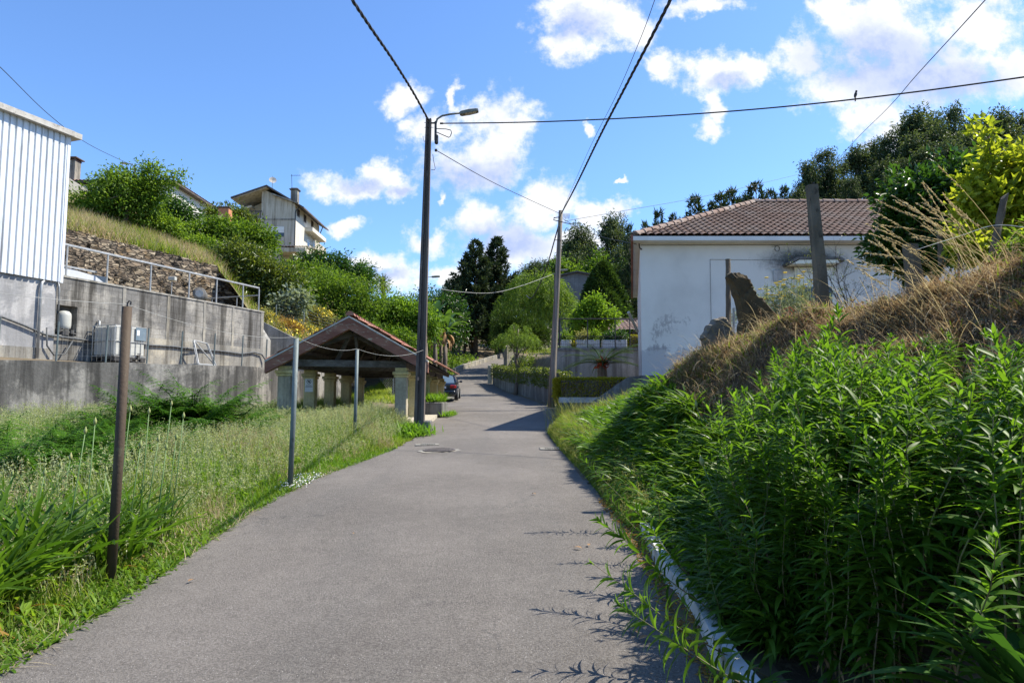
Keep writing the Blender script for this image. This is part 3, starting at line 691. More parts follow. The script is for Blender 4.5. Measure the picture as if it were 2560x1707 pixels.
# water tank in the niche
t = thing('pressure_tank', 'small pale grey pressure tank standing in the wall niche', 'tank', wm @ Vector((0.42, 0.10, NZ0+0.12)), WRZ)
mb = MB(); mb.lathe([(0.05, 0.04), (0.15, 0.06), (0.19, 0.12), (0.2, 0.2), (0.2, 0.5), (0.185, 0.58), (0.13, 0.64), (0.04, 0.66)], n=20); mb.build('vessel', 'plastic_white', t, True)
mb = MB()
mb.lathe([(0.16, -0.12), (0.16, 0.03), (0.12, 0.07)], n=14)
mb.build('stand', 'gutter_dark', t)
mb = MB(); mb.tube([(-0.3, -0.1, -0.02), (-0.1, -0.1, 0.02), (0.15, -0.1, -0.03), (0.32, -0.12, -0.06)], 0.03, 8); mb.box((-0.25, -0.1, 0.04), (0.14, 0.1, 0.14)); mb.box((0.2, -0.1, 0.0), (0.1, 0.1, 0.12)); mb.build('valve_pipes', 'gutter_dark', t)
# hose and pipes on the wall
def wpts(pts): return [wm @ Vector(p) for p in pts]
hp = [(-2.6, -0.13, 1.15), (-1.6, -0.13, 1.12), (-1.0, -0.13, 0.95), (-0.3, -0.13, 0.72), (0.4, -0.10, 0.7), (1.4, -0.08, 0.66), (2.6, -0.08, 0.72), (3.6, -0.09, 0.70), (4.6, -0.08, 0.73), (5.6, -0.08, 0.70), (7.0, -0.08, 0.72), (8.2, -0.08, 0.68), (8.9, -0.09, 0.8), (9.4, -0.1, 0.74), (9.6, -0.15, 0.5), (9.7, -0.2, 0.1)]
mb = MB(); mb.tube(wpts(hp), 0.035, 8); tag(mb.build('water_hose', 'hose_dark', None, True), 'black water hose running along the foot of the block wall', 'hose')
mb = MB(); mb.tube(wpts([(-0.3, -0.15, 0.95), (-0.27, -0.16, 0.4), (-0.05, -0.18, 0.12), (0.3, -0.18, 0.18), (0.55, -0.15, 0.6)]), 0.025, 8); tag(mb.build('water_hose', 'hose_dark', None, True), 'short black hose hanging in a loop below the tank niche', 'hose')
xx = lx(88, -0.12); mb = MB(); mb.tube(wpts([(xx, -0.14, 0.0), (xx, -0.14, 2.15), (xx+0.02, -0.14, 2.3), (xx+0.1, -0.1, 2.36), (xx+0.12, -0.02, 2.36)]), 0.042, 10); tag(mb.build('drain_pipe', 'galv', None, True), 'tall grey pipe with bent top on the plastered base under white cladding', 'pipe')
xx = lx(131, -0.05); mb = MB(); mb.tube(wpts([(xx-0.05, -0.13, 2.4), (xx, -0.12, 2.2), (xx+0.02, -0.12, 1.5)]), 0.025, 8); tag(mb.build('drain_pipe', 'galv', None, True), 'thin grey pipe ending just above the tank niche', 'pipe')
xx = lx(240, -0.12); mb = MB(); mb.tube(wpts([(xx, -0.14, 0.02), (xx, -0.14, 1.2), (xx+0.02, -0.12, 1.32), (xx+0.06, -0.03, 1.36)]), 0.035, 10); tag(mb.build('drain_pipe', 'galv', None, True), 'short grey upright pipe on the block wall left of the white water cube', 'pipe')
# caged water cube
t = thing('water_cube', 'white caged plastic water cube on a pallet before block wall', 'water tank', wm @ Vector((1.85, -0.62, 0)), WRZ)
mb = MB(); mb.bev((0, 0, 0.66), (1.16, 0.94, 0.98), 0.05); mb.lathe([(0.1, 1.15), (0.1, 1.2)], (0, 0, 0), 14); mb.build('container', 'plastic_white', t)
mb = MB()
for z in (0.17, 0.65, 1.16):
    for y in (-0.49, 0.49): mb.tube([(-0.6, y, z), (0.6, y, z)], 0.013, 6)
    for x in (-0.6, 0.6): mb.tube([(x, -0.49, z), (x, 0.49, z)], 0.013, 6)
for k in range(7):
    x = -0.6+0.2*k
    for y in (-0.49, 0.49): mb.tube([(x, y, 0.15), (x, y, 1.17)], 0.011, 6)
for k in range(1, 5):
    for x in (-0.6, 0.6): mb.tube([(x, -0.49+0.196*k, 0.15), (x, -0.49+0.196*k, 1.17)], 0.011, 6)
mb.build('cage', 'galv', t)
mb = MB(); mb.bbox(-0.6, 0.6, -0.5, 0.5, 0.1, 0.15)
for x in (-0.5, 0, 0.5):
    for y in (-0.42, 0.0, 0.42): mb.bbox(x-0.09, x+0.09, y-0.07, y+0.07, 0.02, 0.1)
mb.bbox(-0.6, 0.6, -0.48, 0.48, 0.0, 0.02); mb.build('pallet', 'gutter_dark', t)
mb = MB(); mb.bbox(0.16, 0.56, -0.515, -0.505, 0.72, 1.14); f = mb.build('label_plate', 'label_blue', t); f['label'] = 'blue grey label plate'
mb = MB(); mb.bbox(0.2, 0.3, -0.519, -0.5152, 0.88, 1.06); mb.build('paper', 'paper_white', f)
mb = MB(); mb.tube([(0.28, -0.48, 0.2), (0.28, -0.58, 0.2)], 0.04, 8); mb.box((0.28, -0.56, 0.27), (0.12, 0.03, 0.03)); mb.build('tap', 'gutter_dark', t)
# leaning galvanised frame
t = thing('scaffold_frame', 'galvanised scaffold frame leaning on the block wall', 'frame', wm @ Vector((lx(515, -0.6), -0.62, 0)), WRZ+0.15)
mb = MB(); a0, a1, b0, b1 = Vector((-0.5, 0, 0.1)), Vector((-0.42, 0.3, 1.0)), Vector((0.5, 0, 0.1)), Vector((0.34, 0.3, 0.95))
for p, q in ((a0, a1), (b0, b1), (a1, b1), (a0, b0), (a1, b0), (a0, a0+Vector((0, 0.5, -0.02))), (b0, b0+Vector((0, 0.5, -0.02)))): mb.tube([p, q], 0.028, 8)
d = Vector((0.1, 0.12, 0))
for p, q in ((a0+d, a1+d), (b0-d*0.8, b1-d*0.8)): mb.tube([p, q], 0.022, 8)
mb.build('tubes', 'galv', t)
mb = MB(); mb.bbox(-0.7, 0.72, -0.08, 0.1, 0.04, 0.075); mb.bbox(-0.6, 0.6, 0.3, 0.42, 0.0, 0.035); mb.build('base_rail', 'galv', t)
# fence on the retaining wall: posts one by one, thin wire mesh between
fp = [(-13.6, 13.2), (-12.1, 15.75), (-11.1, 17.5), (-9.95, 19.5), (-9.2, 20.8), (-8.6, 21.9), (-8.4, 23.2), (-8.33, 24.6)]
for i, p in enumerate(()): pass
fpx = [0, 148, 272, 375, 460, 542, 612, 672]; fps = []
lw = [(-18.5, 5.5), (-11.9, 15.8), (-8.35, 22), (-7.95, 33)]
def on_lw(px):
    k = pix_dir(px, 900).x/pix_dir(px, 900).y
    for a, b in zip(lw[:-1], lw[1:]):
        a, b = Vector(a), Vector(b); d = b-a; den = d.x-k*d.y
        tt_ = -(a.x-k*a.y)/den
        if 0 <= tt_ <= 1: return a+d*tt_
fz = 2.58; fence = thing('mesh_fence', 'thin wire mesh fence with grey posts on the retaining wall', 'fence', (-10, 18, 2.6))
def rel(o, p): return Vector(p)-o.location
for px in fpx:
    q = on_lw(px); fps.append(q); zt = lerp1(q.y, [5, 15.8, 22, 33], [2.48, 2.59, 2.71, 2.84])
    mb = MB(); mb.tube([rel(fence, (q.x-0.12, q.y+0.06, zt-0.02)), rel(fence, (q.x-0.1, q.y+0.06, zt+1.0))], 0.022, 6); mb.build('post', 'galv_dull', fence)
mb = MB()
for a, b in zip(fps[:-1], fps[1:]):
    L_ = (b-a).length; m_ = int(L_/0.12)
    for k in range(m_):
        p = a.lerp(b, k/m_); mb.tube([rel(fence, (p.x-0.11, p.y+0.06, 2.66)), rel(fence, (p.x-0.11, p.y+0.06, 3.55))], 0.0014, 3, False)
    for z in np.arange(2.75, 3.6, 0.16): mb.tube([rel(fence, (a.x-0.11, a.y+0.06, z)), rel(fence, (b.x-0.11, b.y+0.06, z+0.05))], 0.0014, 3, False)
mb.build('wire_mesh', 'wire_grey', fence)
# railing on the block wall
rl = thing('railing', 'galvanised pipe railing along the top of the block wall', 'railing', wm @ Vector((0, 0.15, 2.66)), WRZ)
mb = MB(); mb.bev((WLEN/2-0.1, 0, 1.02), (WLEN-0.1, 0.07, 0.07), 0.01); mb.build('top_rail', 'galv', rl)
for px in (150, 254, 365, 463, 533, 600, 655):
    x = min(max(lx(px, 0.15), 0.12), WLEN-0.15); mb = MB(); mb.tube([(x, 0, 0), (x, 0, 0.98)], 0.03, 8); mb.build('post', 'galv', rl)
mb = MB(); mb.bev((WLEN-0.15, 2.0, 0.7), (0.05, 4.0, 0.05), 0.008)
for y in (1.2, 2.6, 3.9): mb.tube([(WLEN-0.15, y, -0.2), (WLEN-0.15, y, 0.7)], 0.02, 6)
mb.build('return_rail', 'galv', rl)
# metal trough and odds on the upper terrace
t = thing('metal_trough', 'grey sheet metal trough lying on top of block wall beside white cladding', 'trough', wm @ Vector((0.3, 0.75, 2.55)), WRZ)
mb = MB(); mb.prism([(-0.2, -0.3, 0), (1.5, -0.3, 0), (1.75, -0.3, 0.18), (1.4, -0.3, 0.36), (-0.2, -0.3, 0.52)], (0, 0.6, 0)); mb.build('body', 'sheet_galv', t)
mb = MB(); mb.bbox(-0.22, 1.42, -0.33, -0.3, 0.47, 0.53); mb.build('lip', 'galv', t)
t = thing('lamp_box', 'small white box on a post behind the pipe railing', 'box', at(428, 745, 29.5)-Vector((0, 0, 0.2)))
mb = MB(); mb.tube([(0, 0, -0.3), (0, 0, 1.0)], 0.02, 6); mb.build('post', 'galv', t)
mb = MB(); mb.bev((0.02, 0, 1.05), (0.3, 0.2, 0.17), 0.015); mb.build('case', 'plastic_white', t)
t = thing('oil_drum', 'grey drum lying on its side on upper terrace behind the railing', 'drum', at(500, 748, 31.0))
mb = MB(); q = MB().lathe([(0.0, -0.42), (0.27, -0.42), (0.29, -0.4), (0.28, 0), (0.29, 0.4), (0.27, 0.42), (0.0, 0.42)], n=20); rm = Matrix.Rotation(R(90), 3, 'X') @ Matrix.Rotation(R(20), 3, 'Y')
mb.add([rm @ Vector(p)+Vector((0, 0, 0.2)) for p in q.v], q.f); mb.build('shell', 'wall_dark', t, True)
mb = MB(); q = MB().lathe([(0.0, 0.425), (0.17, 0.425), (0.17, 0.44), (0.0, 0.44)], n=14); mb.add([rm @ Vector(p)+Vector((0, 0, 0.2)) for p in q.v], q.f); mb.build('lid', 'galv', t)
# stone wall and cellar door
fr = [Vector(c) for c in cols[:, 0]]
sw = MB(); nseg = 90; hseg = 16; line = []
for i in range(nseg+1):
    q = i/nseg*(4.35-1.15)+1.15; k = min(int(q), 4); line.append(fr[k].lerp(fr[k+1], q-k) if q < 4 else fr[4]+(Vector((-13.9, 35.5, 6.5))-fr[4])*(q-4)/0.35)
rng = np.random.default_rng(5); vs = []
for i, p in enumerate(line):
    for j in range(hseg+1):
        f = j/hseg; z = 5.3+(p.z+0.05-5.3)*f; bat = 0.25*(1-f); vs.append((p.x+bat+rng.normal()*0.06+0.05, p.y-0.12+rng.normal()*0.03, z+rng.normal()*0.03))
sw.add(vs, [(i*(hseg+1)+j, (i+1)*(hseg+1)+j, (i+1)*(hseg+1)+j+1, i*(hseg+1)+j+1) for i in range(nseg) for j in range(hseg)])
b0 = len(sw.v); top_ = [i*(hseg+1)+hseg for i in range(nseg+1)]; sw.v += [(line[i].x-0.5, line[i].y+0.3, line[i].z+0.02) for i in range(nseg+1)]
sw.f += [(top_[i], top_[i+1], b0+i+1, b0+i) for i in range(nseg)]
stw = thing('stone_wall', 'rough brown schist stone wall below the grassy hillside', 'wall', (0, 0, 0)); sw.build('masonry', 'schist', stw)
p0 = at(232, 680, 27.0); mb = MB(); mb.box((p0.x+0.32, p0.y-0.2, 6.15), (0.7, 0.25, 0.8), Matrix.Rotation(R(70), 3, 'Z')); mb.build('cellar_door', 'window_dark', stw)
# low pale wall at the foot of the hillside, mesh fence over it
pts = [fr[5], fr[6], fr[7], fr[8]]
lp = [(-11.02, 30.05, 2.4, 4.4), (-11.0, 31.0, 2.4, 4.35)]+[(p.x+0.12, p.y-0.25, 2.4, p.z+0.05) for p in pts[:3]]
o = wall_line(MB(), resamp(lp, 0.6), 0.25).build('garden_wall', 'terrace_wall'); tag(o, 'low pale concrete wall at the foot of yellow flowering slope', 'wall')
t = thing('wire_fence', 'sagging wire fence on the slope behind the wash house roof', 'fence', (-9, 34, 4.4)); fl = [at(690, 790, 34), at(760, 800, 35), at(835, 812, 36.5), at(900, 820, 38), at(985, 838, 41), at(1050, 862, 44)]
for p in fl:
    mb = MB(); g_ = top(p.x, p.y); mb.tube([rel(t, (p.x, p.y, g_-0.1)), rel(t, (p.x, p.y, max(p.z, g_+1.2)))], 0.03, 6); mb.build('post', 'galv_dull', t)
mb = MB()
for k in range(9):
    for a, b in zip(fl[:-1], fl[1:]):
        za, zb = top(a.x, a.y)+0.1+0.16*k, top(b.x, b.y)+0.1+0.16*k; mb.tube([rel(t, (a.x, a.y, za)), rel(t, ((a.x+b.x)/2, (a.y+b.y)/2, (za+zb)/2-0.03)), rel(t, (b.x, b.y, zb))], 0.005, 3, False)
mb.build('wires', 'wire_grey', t)

# corrugated shed
cs = thing('corrugated_shed', 'white corrugated metal shed on grey plastered base', 'shed', (OX, OY, OZ), WRZ)
mb = MB(); mb.bbox(-10, 0, -0.06, 7, -0.4, 2.5); mb.build('base_wall', 'plaster_grey', cs)
mb = MB(); mb.bbox(-10, -0.1, -0.075, -0.0605, -0.4, 0.32); mb.build('base_plinth', 'plaster_low', cs)
prof = []; x = 0.1; per = 0.19
while x > -10:
    prof += [(x, -0.16), (x-0.125, -0.16), (x-0.138, -0.118), (x-0.172, -0.118)]; x -= per
vs = [(px_, py_, z) for px_, py_ in prof for z in (2.4, 7.05)]; mb = MB(); mb.add(vs, [(2*i, 2*i+1, 2*i+3, 2*i+2) for i in range(len(prof)-1)])
prof = []; y = -0.16
while y < 7.0: prof += [(0.1, y), (0.1, y+0.125), (0.06, y+0.138), (0.06, y+0.172)]; y += per
vs = [(px_, py_, z) for px_, py_ in prof for z in (2.4, 7.05)]; mb.add(vs, [(2*i, 2*i+2, 2*i+3, 2*i+1) for i in range(len(prof)-1)])
cladding = mb.build('cladding', 'sheet_white', cs)
mb = MB(); mb.bbox(0.02, 0.115, -0.175, -0.08, 2.38, 7.05); mb.build('corner_strip', 'sheet_white', cs)
mb = MB()
for z in (2.7, 4.6, 6.7): mb.bbox(-10, 0.05, -0.117, -0.112, z-0.01, z+0.01)
mb.build('sheeting_rails', 'galv_dull', cs)
mb = MB(); mb.bbox(-10, 0.1, -0.34, 7.2, 7.05, 7.22); mb.build('roof_cap', 'sheet_cap', cs)
mb = MB(); mb.bbox(0.1, 0.36, -0.34, 7.2, 7.04, 7.21); mb.build('gutter_end', 'concrete_light', cs)

# ---------------------------------------------------------------- wash house
FL, FR, DEP = Vector((-6.62, 20.0, 0)), Vector((-3.42, 21.2, 0)), 10.6
ZC = 2.62
ph = thing('wash_house', 'open wash house with clay tile roof on cream concrete pillars', 'shelter', (-5, 20.5, 0.8))
prel = lambda x, y, z: Vector((x, y, z))-ph.location
def pillar(x, y, z0, mat, cap='pillar'):
    mb = MB(); mb.bev(prel(x, y, (z0+ZC-0.2)/2), (0.36, 0.36, ZC-0.2-z0), 0.015); p = mb.build('pillar', mat, ph)
    mb = MB(); mb.bev(prel(x, y, ZC-0.24), (0.43, 0.43, 0.06), 0.012); mb.bev(prel(x, y, ZC-0.15), (0.5, 0.5, 0.1), 0.015); mb.bev(prel(x, y, ZC-0.04), (0.36, 0.36, 0.12), 0.01); mb.build('capital', cap, p)
    return p
for k in range(5):
    y = FL.y+DEP/4*k; pillar(FL.x-0.05*k, y, 0.7, 'pillar_old' if k == 0 else 'pillar')
for k in range(5):
    y = FR.y+DEP/4*k; p = pillar(FR.x+0.02*k, y, 0.8, 'pillar_old' if k == 0 else 'pillar')
    mb = MB(); mb.bev(prel(FR.x+0.02*k, y, 0.97), (0.46, 0.46, 0.12), 0.01); mb.build('pillar_base', 'wall_dark', ph)
ov = 0.55; PK = Vector((-4.82, 20.0, 4.02))
el, er = Vector((-7.02, 19.45, 2.72)), Vector((-2.52, 20.55, 2.78)); pk = Vector((-4.78, 20.0, 4.06)); back = Vector((-0.12, DEP+1.1, 0))
mb = MB(); tile_slope(mb, el+Vector((0, 0, 0.05))-ph.location, el+back+Vector((0, 0, 0.05))-ph.location, pk+back+Vector((0, 0, 0.05))-ph.location, pk+Vector((0, 0, 0.05))-ph.location, 0.24, 0.4, 0.035)
tile_slope(mb, er+Vector((0.12, 0.6, 0.0))-ph.location, er+back+Vector((0.12, 0, 0.0))-ph.location, pk+back+Vector((0, 0, 0.05))-ph.location, pk+Vector((0, 0.6, 0.05))-ph.location, 0.24, 0.4, 0.045)
rf = mb.build('roof', 'tile_red', ph)
mb = MB(); ridge_tiles(mb, pk+Vector((0, 0, 0.08))-ph.location, pk+back+Vector((0, 0, 0.08))-ph.location, 0.4, 0.11); mb.build('ridge_tiles', 'tile_red', rf)
# underside boarding just below the tiles
mb = MB(); dn = Vector((0, 0, 0.06))
for a in (el+Vector((0.05, 0, 0)), er-Vector((0.05, 0, 0))):
    q0, q1, q2, q3 = a-dn, a+back-dn, pk+back-dn*1.5, pk-dn*1.5
    mb.prism([prel(*q0), prel(*q1), prel(*q2), prel(*q3)], (0, 0, 0.03))
mb.build('boarding', 'timber_dark', ph)
# painted concrete verge at the gable
def verge(a, b, h, th):
    y0 = Vector((0, -0.1, 0)); return [a+y0, b+y0, b+y0-Vector((0, 0, h)), a+y0-Vector((0, 0, h*0.92))]
for a, nm in ((el, 'left'), (er, 'right')):
    mb = MB(); pl = [prel(*q) for q in verge(a, pk, 0.34, 0.12)]; mb.prism(pl, (0, 0.2, 0)); v_ = mb.build('verge_board', 'red_concrete', ph)
    mb = MB(); u = Vector((0, -0.12, 0.003)); mb.prism([prel(*(a+u)), prel(*(pk+u)), prel(*(pk+u+Vector((0, 0.24, 0)))), prel(*(a+u+Vector((0, 0.24, 0))))], (0, 0, 0.045)); mb.build('verge_cap', 'concrete_light', v_)
# roof timbers
def beam(mb, a, b, w, h):
    a, b = Vector(a), Vector(b); t = (b-a).normalized(); sd = t.cross(Vector((0, 0, 1))).normalized()*w/2; up_ = sd.cross(t).normalized()*h/2
    mb.prism([a-sd-up_, a+sd-up_, a+sd+up_, a-sd+up_], b-a)
for k in range(5):
    y0 = DEP/4*k+0.12; a = FL+Vector((-0.05*k-0.1, y0, ZC+0.13)); b = FR+Vector((0.02*k+0.1, y0, ZC+0.13)); c = (pk+Vector((0, y0+0.25, -0.42)))
    mb = MB(); beam(mb, prel(*a), prel(*b), 0.15, 0.2); mb.build('tie_beam', 'timber_beam', ph)
    mb = MB(); beam(mb, prel(*(a+Vector((0, 0, 0.14)))), prel(*c), 0.11, 0.17); beam(mb, prel(*(b+Vector((0, 0, 0.14)))), prel(*c), 0.11, 0.17); beam(mb, prel(*((a+b)/2+Vector((-0.3, 0, 0.1)))), prel(*(c-Vector((0.1, 0, 0.1)))), 0.08, 0.1); beam(mb, prel(*((a+b)/2+Vector((0.35, 0, 0.1)))), prel(*(c-Vector((-0.1, 0, 0.1)))), 0.08, 0.1); mb.build('truss', 'timber_dark', ph)
mb = MB()
for f in (0.15, 0.4, 0.65, 0.88):
    for a in (el, er):
        q = a.lerp(pk, f)-Vector((0, 0, 0.2)); beam(mb, prel(*(q+Vector((0, 0.3, 0)))), prel(*(q+back-Vector((0, 0.2, 0)))), 0.08, 0.12)
mb.build('purlins', 'timber_dark', ph)
for a, nm in ((FL, 0), (FR, 1)):
    mb = MB(); beam(mb, prel(a.x, a.y+0.1, ZC+0.1), prel(a.x+(-0.2 if nm == 0 else 0.08), a.y+DEP, ZC+0.1), 0.2, 0.18); mb.build('wall_plate', 'timber_beam', ph)
# pavement strip and steps by the wash house
mb = MB(); pl = [(-3.75, 21.0), (-2.72, 20.6), (-2.66, 23), (-2.8, 27), (-2.95, 30), (-3.8, 31)]; mb.prism([(x, y, zr(y)-0.3) for x, y in pl], (0, 0, 0.42)); tag(mb.build('pavement', 'concrete_path'), kind='structure')
mb = MB(); mb.bbox(-6.9, -3.76, 19.9, 31.2, 0.2, 0.93); tag(mb.build('wash_floor', 'wall_dark'), kind='structure')
t = thing('planter', 'low dark concrete planter overgrown with weeds by the road', 'planter', (-2.98, 26.2, 1.15)); mb = MB(); mb.bev((0.0, 0, 0.17), (0.85, 2.2, 0.5), 0.03); mb.build('box', 'wall_dark', t)
mb = MB(); mb.bbox(-0.36, 0.36, -1.0, 1.0, 0.421, 0.425); mb.build('earth', 'soil', t)
mb = MB(); mb.bev((-2.35+0.0, 18.6, 0.8), (0.36, 0.42, 0.6), 0.03); tag(mb.build('kerb_block', 'wall_dark'), 'small dark concrete block at the foot of street lamp pole', 'block')
# notice on the second pillar: prohibition ring and two printed lines
sp_ = Vector((FL.x-0.05, FL.y+DEP/4-0.185, 2.16)); t = thing('notice', 'white notice with round prohibition symbol on second cream pillar', 'sign', sp_)
mb = MB(); mb.bbox(-0.13, 0.13, -0.006, 0, -0.24, 0.19); mb.build('sheet', 'paper_white', t)
mb = MB(); n = 28
for k in range(n):
    a0, a1 = 2*math.pi*k/n, 2*math.pi*(k+1)/n; ring = []
    for aa, rr in ((a0, 0.075), (a1, 0.075), (a1, 0.062), (a0, 0.062)): ring.append((rr*math.cos(aa), -0.0075, 0.09+rr*math.sin(aa)))
    mb.add(ring, [(0, 1, 2, 3)])
c_ = math.cos(R(45)); mb.add([(-0.066*c_-.006, -0.0085, 0.09+0.066*c_-.006), (-0.066*c_+.006, -0.0085, 0.09+0.066*c_+.006), (0.066*c_+.006, -0.0085, 0.09-0.066*c_+.006), (0.066*c_-.006, -0.0085, 0.09-0.066*c_-.006)], [(0, 1, 2, 3)])
mb.add([(-0.03, -0.008, 0.1), (-0.005, -0.008, 0.125), (0.03, -0.008, 0.115), (0.035, -0.008, 0.09), (0.01, -0.008, 0.085), (0.025, -0.008, 0.055), (0.01, -0.008, 0.05), (-0.02, -0.008, 0.075)], [tuple(range(8))])
mb.build('symbol', 'ink', t)
rng = np.random.default_rng(2)
for z, x0, x1 in ((-0.035, -0.09, 0.09), (-0.075, -0.115, 0.115)):
    x = x0; mb = MB()
    while x < x1-0.01: w = rng.uniform(0.008, 0.016); mb.bbox(x, x+w, -0.0075, -0.007, z-0.009, z+0.009); x += w+0.004
    mb.build('printed_line', 'ink', t)

# ---------------------------------------------------------------- poles, lamps, wires
def luminaire(parent, p, d, k=1.0):
    """street lamp head at p pointing along d"""
    d = Vector(d).normalized(); rm = d.to_track_quat('X', 'Z').to_matrix()
    mb = MB(); sec = [(0.0, 0.07, 0.03, -0.05), (0.06, 0.12, 0.06, -0.07), (0.35, 0.14, 0.075, -0.07), (0.62, 0.12, 0.06, -0.06), (0.68, 0.10, 0.035, -0.05)]; vs = []
    for x, w, zt, zb in sec: vs += [(x, -w, zb), (x, -w, zt*0.4), (x, -w*0.6, zt), (x, w*0.6, zt), (x, w, zt*0.4), (x, w, zb)]
    fs = [(6*i+j, 6*i+(j+1) % 6, 6*(i+1)+(j+1) % 6, 6*(i+1)+j) for i in range(len(sec)-1) for j in range(6)]+[tuple(range(6))[::-1], tuple(24+j for j in range(6))]
    mb.add([rm @ (Vector(q)*k)+Vector(p) for q in vs], fs); h = mb.build('lamp_head', 'lamp_grey', parent)
    mb = MB(); mb.add([rm @ (Vector(q)*k)+Vector(p) for q in ((0.2, -0.11, -0.072), (0.6, -0.1, -0.065), (0.6, 0.1, -0.065), (0.2, 0.11, -0.072), (0.25, -0.08, -0.085), (0.55, -0.07, -0.08), (0.55, 0.07, -0.08), (0.25, 0.08, -0.085))], [(0, 1, 5, 4), (1, 2, 6, 5), (2, 3, 7, 6), (3, 0, 4, 7), (4, 5, 6, 7)]); mb.build('lamp_glass', 'lamp_glass', h)
b1 = at(1048, 1066, 18.5); t1 = at(1072, 298, 18.5)
p1 = thing('street_lamp', 'dark concrete lamp pole at the corner of wash house roof', 'street lamp', b1)
tt1 = t1-b1; mb = MB()
def loft(mb, z_, sx, sy, c):
    pass
for (x0, x1, y0, y1) in ((-0.5, -0.2, -0.5, 0.5), (0.2, 0.5, -0.5, 0.5), (-0.2, 0.2, -0.22, 0.22)):
    wb, db, wt, dt = 0.27, 0.24, 0.15, 0.13
    vs = [(x0*wb, y0*db, 0), (x1*wb, y0*db, 0), (x1*wb, y1*db, 0), (x0*wb, y1*db, 0)]+[(tt1.x+x0*wt, tt1.y+y0*dt, tt1.z) for x0, y0 in ((x0, y0), (x1, y0), (x1, y1), (x0, y1))]
    mb.add(vs, [(0, 3, 2, 1), (4, 5, 6, 7), (0, 1, 5, 4), (1, 2, 6, 5), (2, 3, 7, 6), (3, 0, 4, 7)])
mb.build('pole', 'pole_concrete', p1)
r1 = lambda px, py: at(px, py, 18.45)-b1
mb = MB(); mb.tube([r1(1088, 350), r1(1089, 312), r1(1093, 298), r1(1105, 290), r1(1125, 286), r1(1150, 283)], 0.028, 8); mb.build('arm', 'lamp_grey', p1, True)
luminaire(p1, r1(1149, 284), r1(1195, 276)-r1(1149, 284), 0.78)
mb = MB(); mb.tube([r1(1067, 350), r1(1063, 380), r1(1059, 560), r1(1052, 760), r1(1043, 1000), r1(1038, 1066)], 0.022, 8); mb.build('conduit', 'cable_black', p1)
mb = MB(); mb.tube([r1(1091, 322), r1(1115, 323), r1(1127, 326), r1(1129, 332), r1(1126, 341), r1(1122, 344), r1(1110, 339), r1(1092, 331)], 0.012, 6); mb.build('cable_loop', 'cable_black', p1); mb = MB(); mb.tube([r1(1082, 386), r1(1084, 402), r1(1088, 420), r1(1087, 425), r1(1078, 425)], 0.008, 6); mb.build('cable_loop', 'cable_black', p1); mb = MB(); mb.tube([r1(1057, 340), r1(1060, 355), r1(1066, 350)], 0.006, 5)
mb.build('cable_loop', 'cable_black', p1)
for yy_ in (307, 319): mb = MB(); mb.tube([r1(1061, yy_), r1(1084, yy_)], 0.008, 5); mb.build('bolt', 'iron_dark', p1)
mb = MB(); mb.bev(r1(1091, 349), (0.1, 0.12, 0.27), 0.03); mb.bev(r1(1089, 322), (0.06, 0.1, 0.42), 0.02); mb.build('junction_box', 'iron_dark', p1)
for (qx, qy), sz_ in (((1090, 376), (0.07, 0.06, 0.07)), ((1083, 308), (0.12, 0.05, 0.04)), ((1104, 309), (0.1, 0.04, 0.05))): mb = MB(); mb.bev(r1(qx, qy), sz_, 0.01); mb.build('wire_clamp', 'iron_dark', p1)
mb = MB()
for px_, py_ in ((1047, 947),): c0 = r1(px_, py_); mb.add([c0+Vector((0.055*0.5*math.cos(a)*1.1, -0.14, 0.055*math.sin(a))) for a in np.linspace(0, 2*math.pi, 12)[:-1]], [tuple(range(11))])
f = mb.build('number_disc', 'tile_grey', p1)
# wooden pole further up
b2 = at(1378, 1018, 30); t2 = at(1402, 527, 30)
p2 = thing('utility_pole', 'weathered wooden utility pole beside the shaded wall', 'utility pole', b2); d2 = t2-b2
mb = MB(); mb.tube([d2*f for f in (0, 0.2, 0.4, 0.6, 0.8, 1)], [0.165, 0.15, 0.135, 0.12, 0.11, 0.095], 12); mb.build('pole', 'pole_wood', p2, True)
r2 = lambda px, py, dd=29.9: at(px, py, dd)-b2
mb = MB(); mb.tube([r2(1384, 545), r2(1398, 543)], 0.02, 6); mb.tube([r2(1384, 550), r2(1425, 560)], 0.02, 6); mb.tube([r2(1384, 550), r2(1386, 543)], 0.015, 6); mb.build('crossarm', 'iron_dark', p2); mb = MB(); mb.tube([r2(1388, 600), r2(1411, 601)], 0.015, 6); mb.build('step_bar', 'iron_dark', p2)
for k in range(7): mb = MB(); mb.tube([r2(1408+k*2.5, 534), r2(1409+k*2.5, 541+3*(k % 3)), r2(1407+k*2.6, 547)], 0.01, 4); mb.build('wire_tail', 'iron_dark', p2)
def lamp_far(name, label, px, py_head, d, px_end, base_py, polepx):
    p = at(polepx, base_py, d); p.z = top(p.x, p.y)-0.05; hd = at(px, py_head, d); t = thing(name, label, 'street lamp', p)
    mb = MB(); tp_ = Vector((0, 0, hd.z-p.z-0.25)); mb.tube([(0, 0, 0), tp_*0.5, tp_], [0.11, 0.09, 0.06], 8); mb.build('pole', 'pole_concrete', t)
    mb = MB(); mb.tube([tp_-Vector((0, 0, 0.4)), tp_+Vector(((hd.x-p.x)*0.3, 0, 0.2)), hd-p], 0.03, 6); mb.build('arm', 'lamp_grey', t)
    luminaire(t, hd-p, (px_end-px, 0, 0.06*abs(px_end-px)), 1.0); return t
lamp_far('street_lamp', 'street lamp showing just right of the dark lamp pole', 1079, 692, 55, 1100, 900, 1060)
lamp_far('street_lamp', 'street lamp reaching out just right of the wooden pole', 1399, 676, 58, 1416, 880, 1388)
lamp_far('street_lamp', 'street lamp standing beyond the leafy tree on the left hilltop', 320, 409, 60, 306, 480, 334)
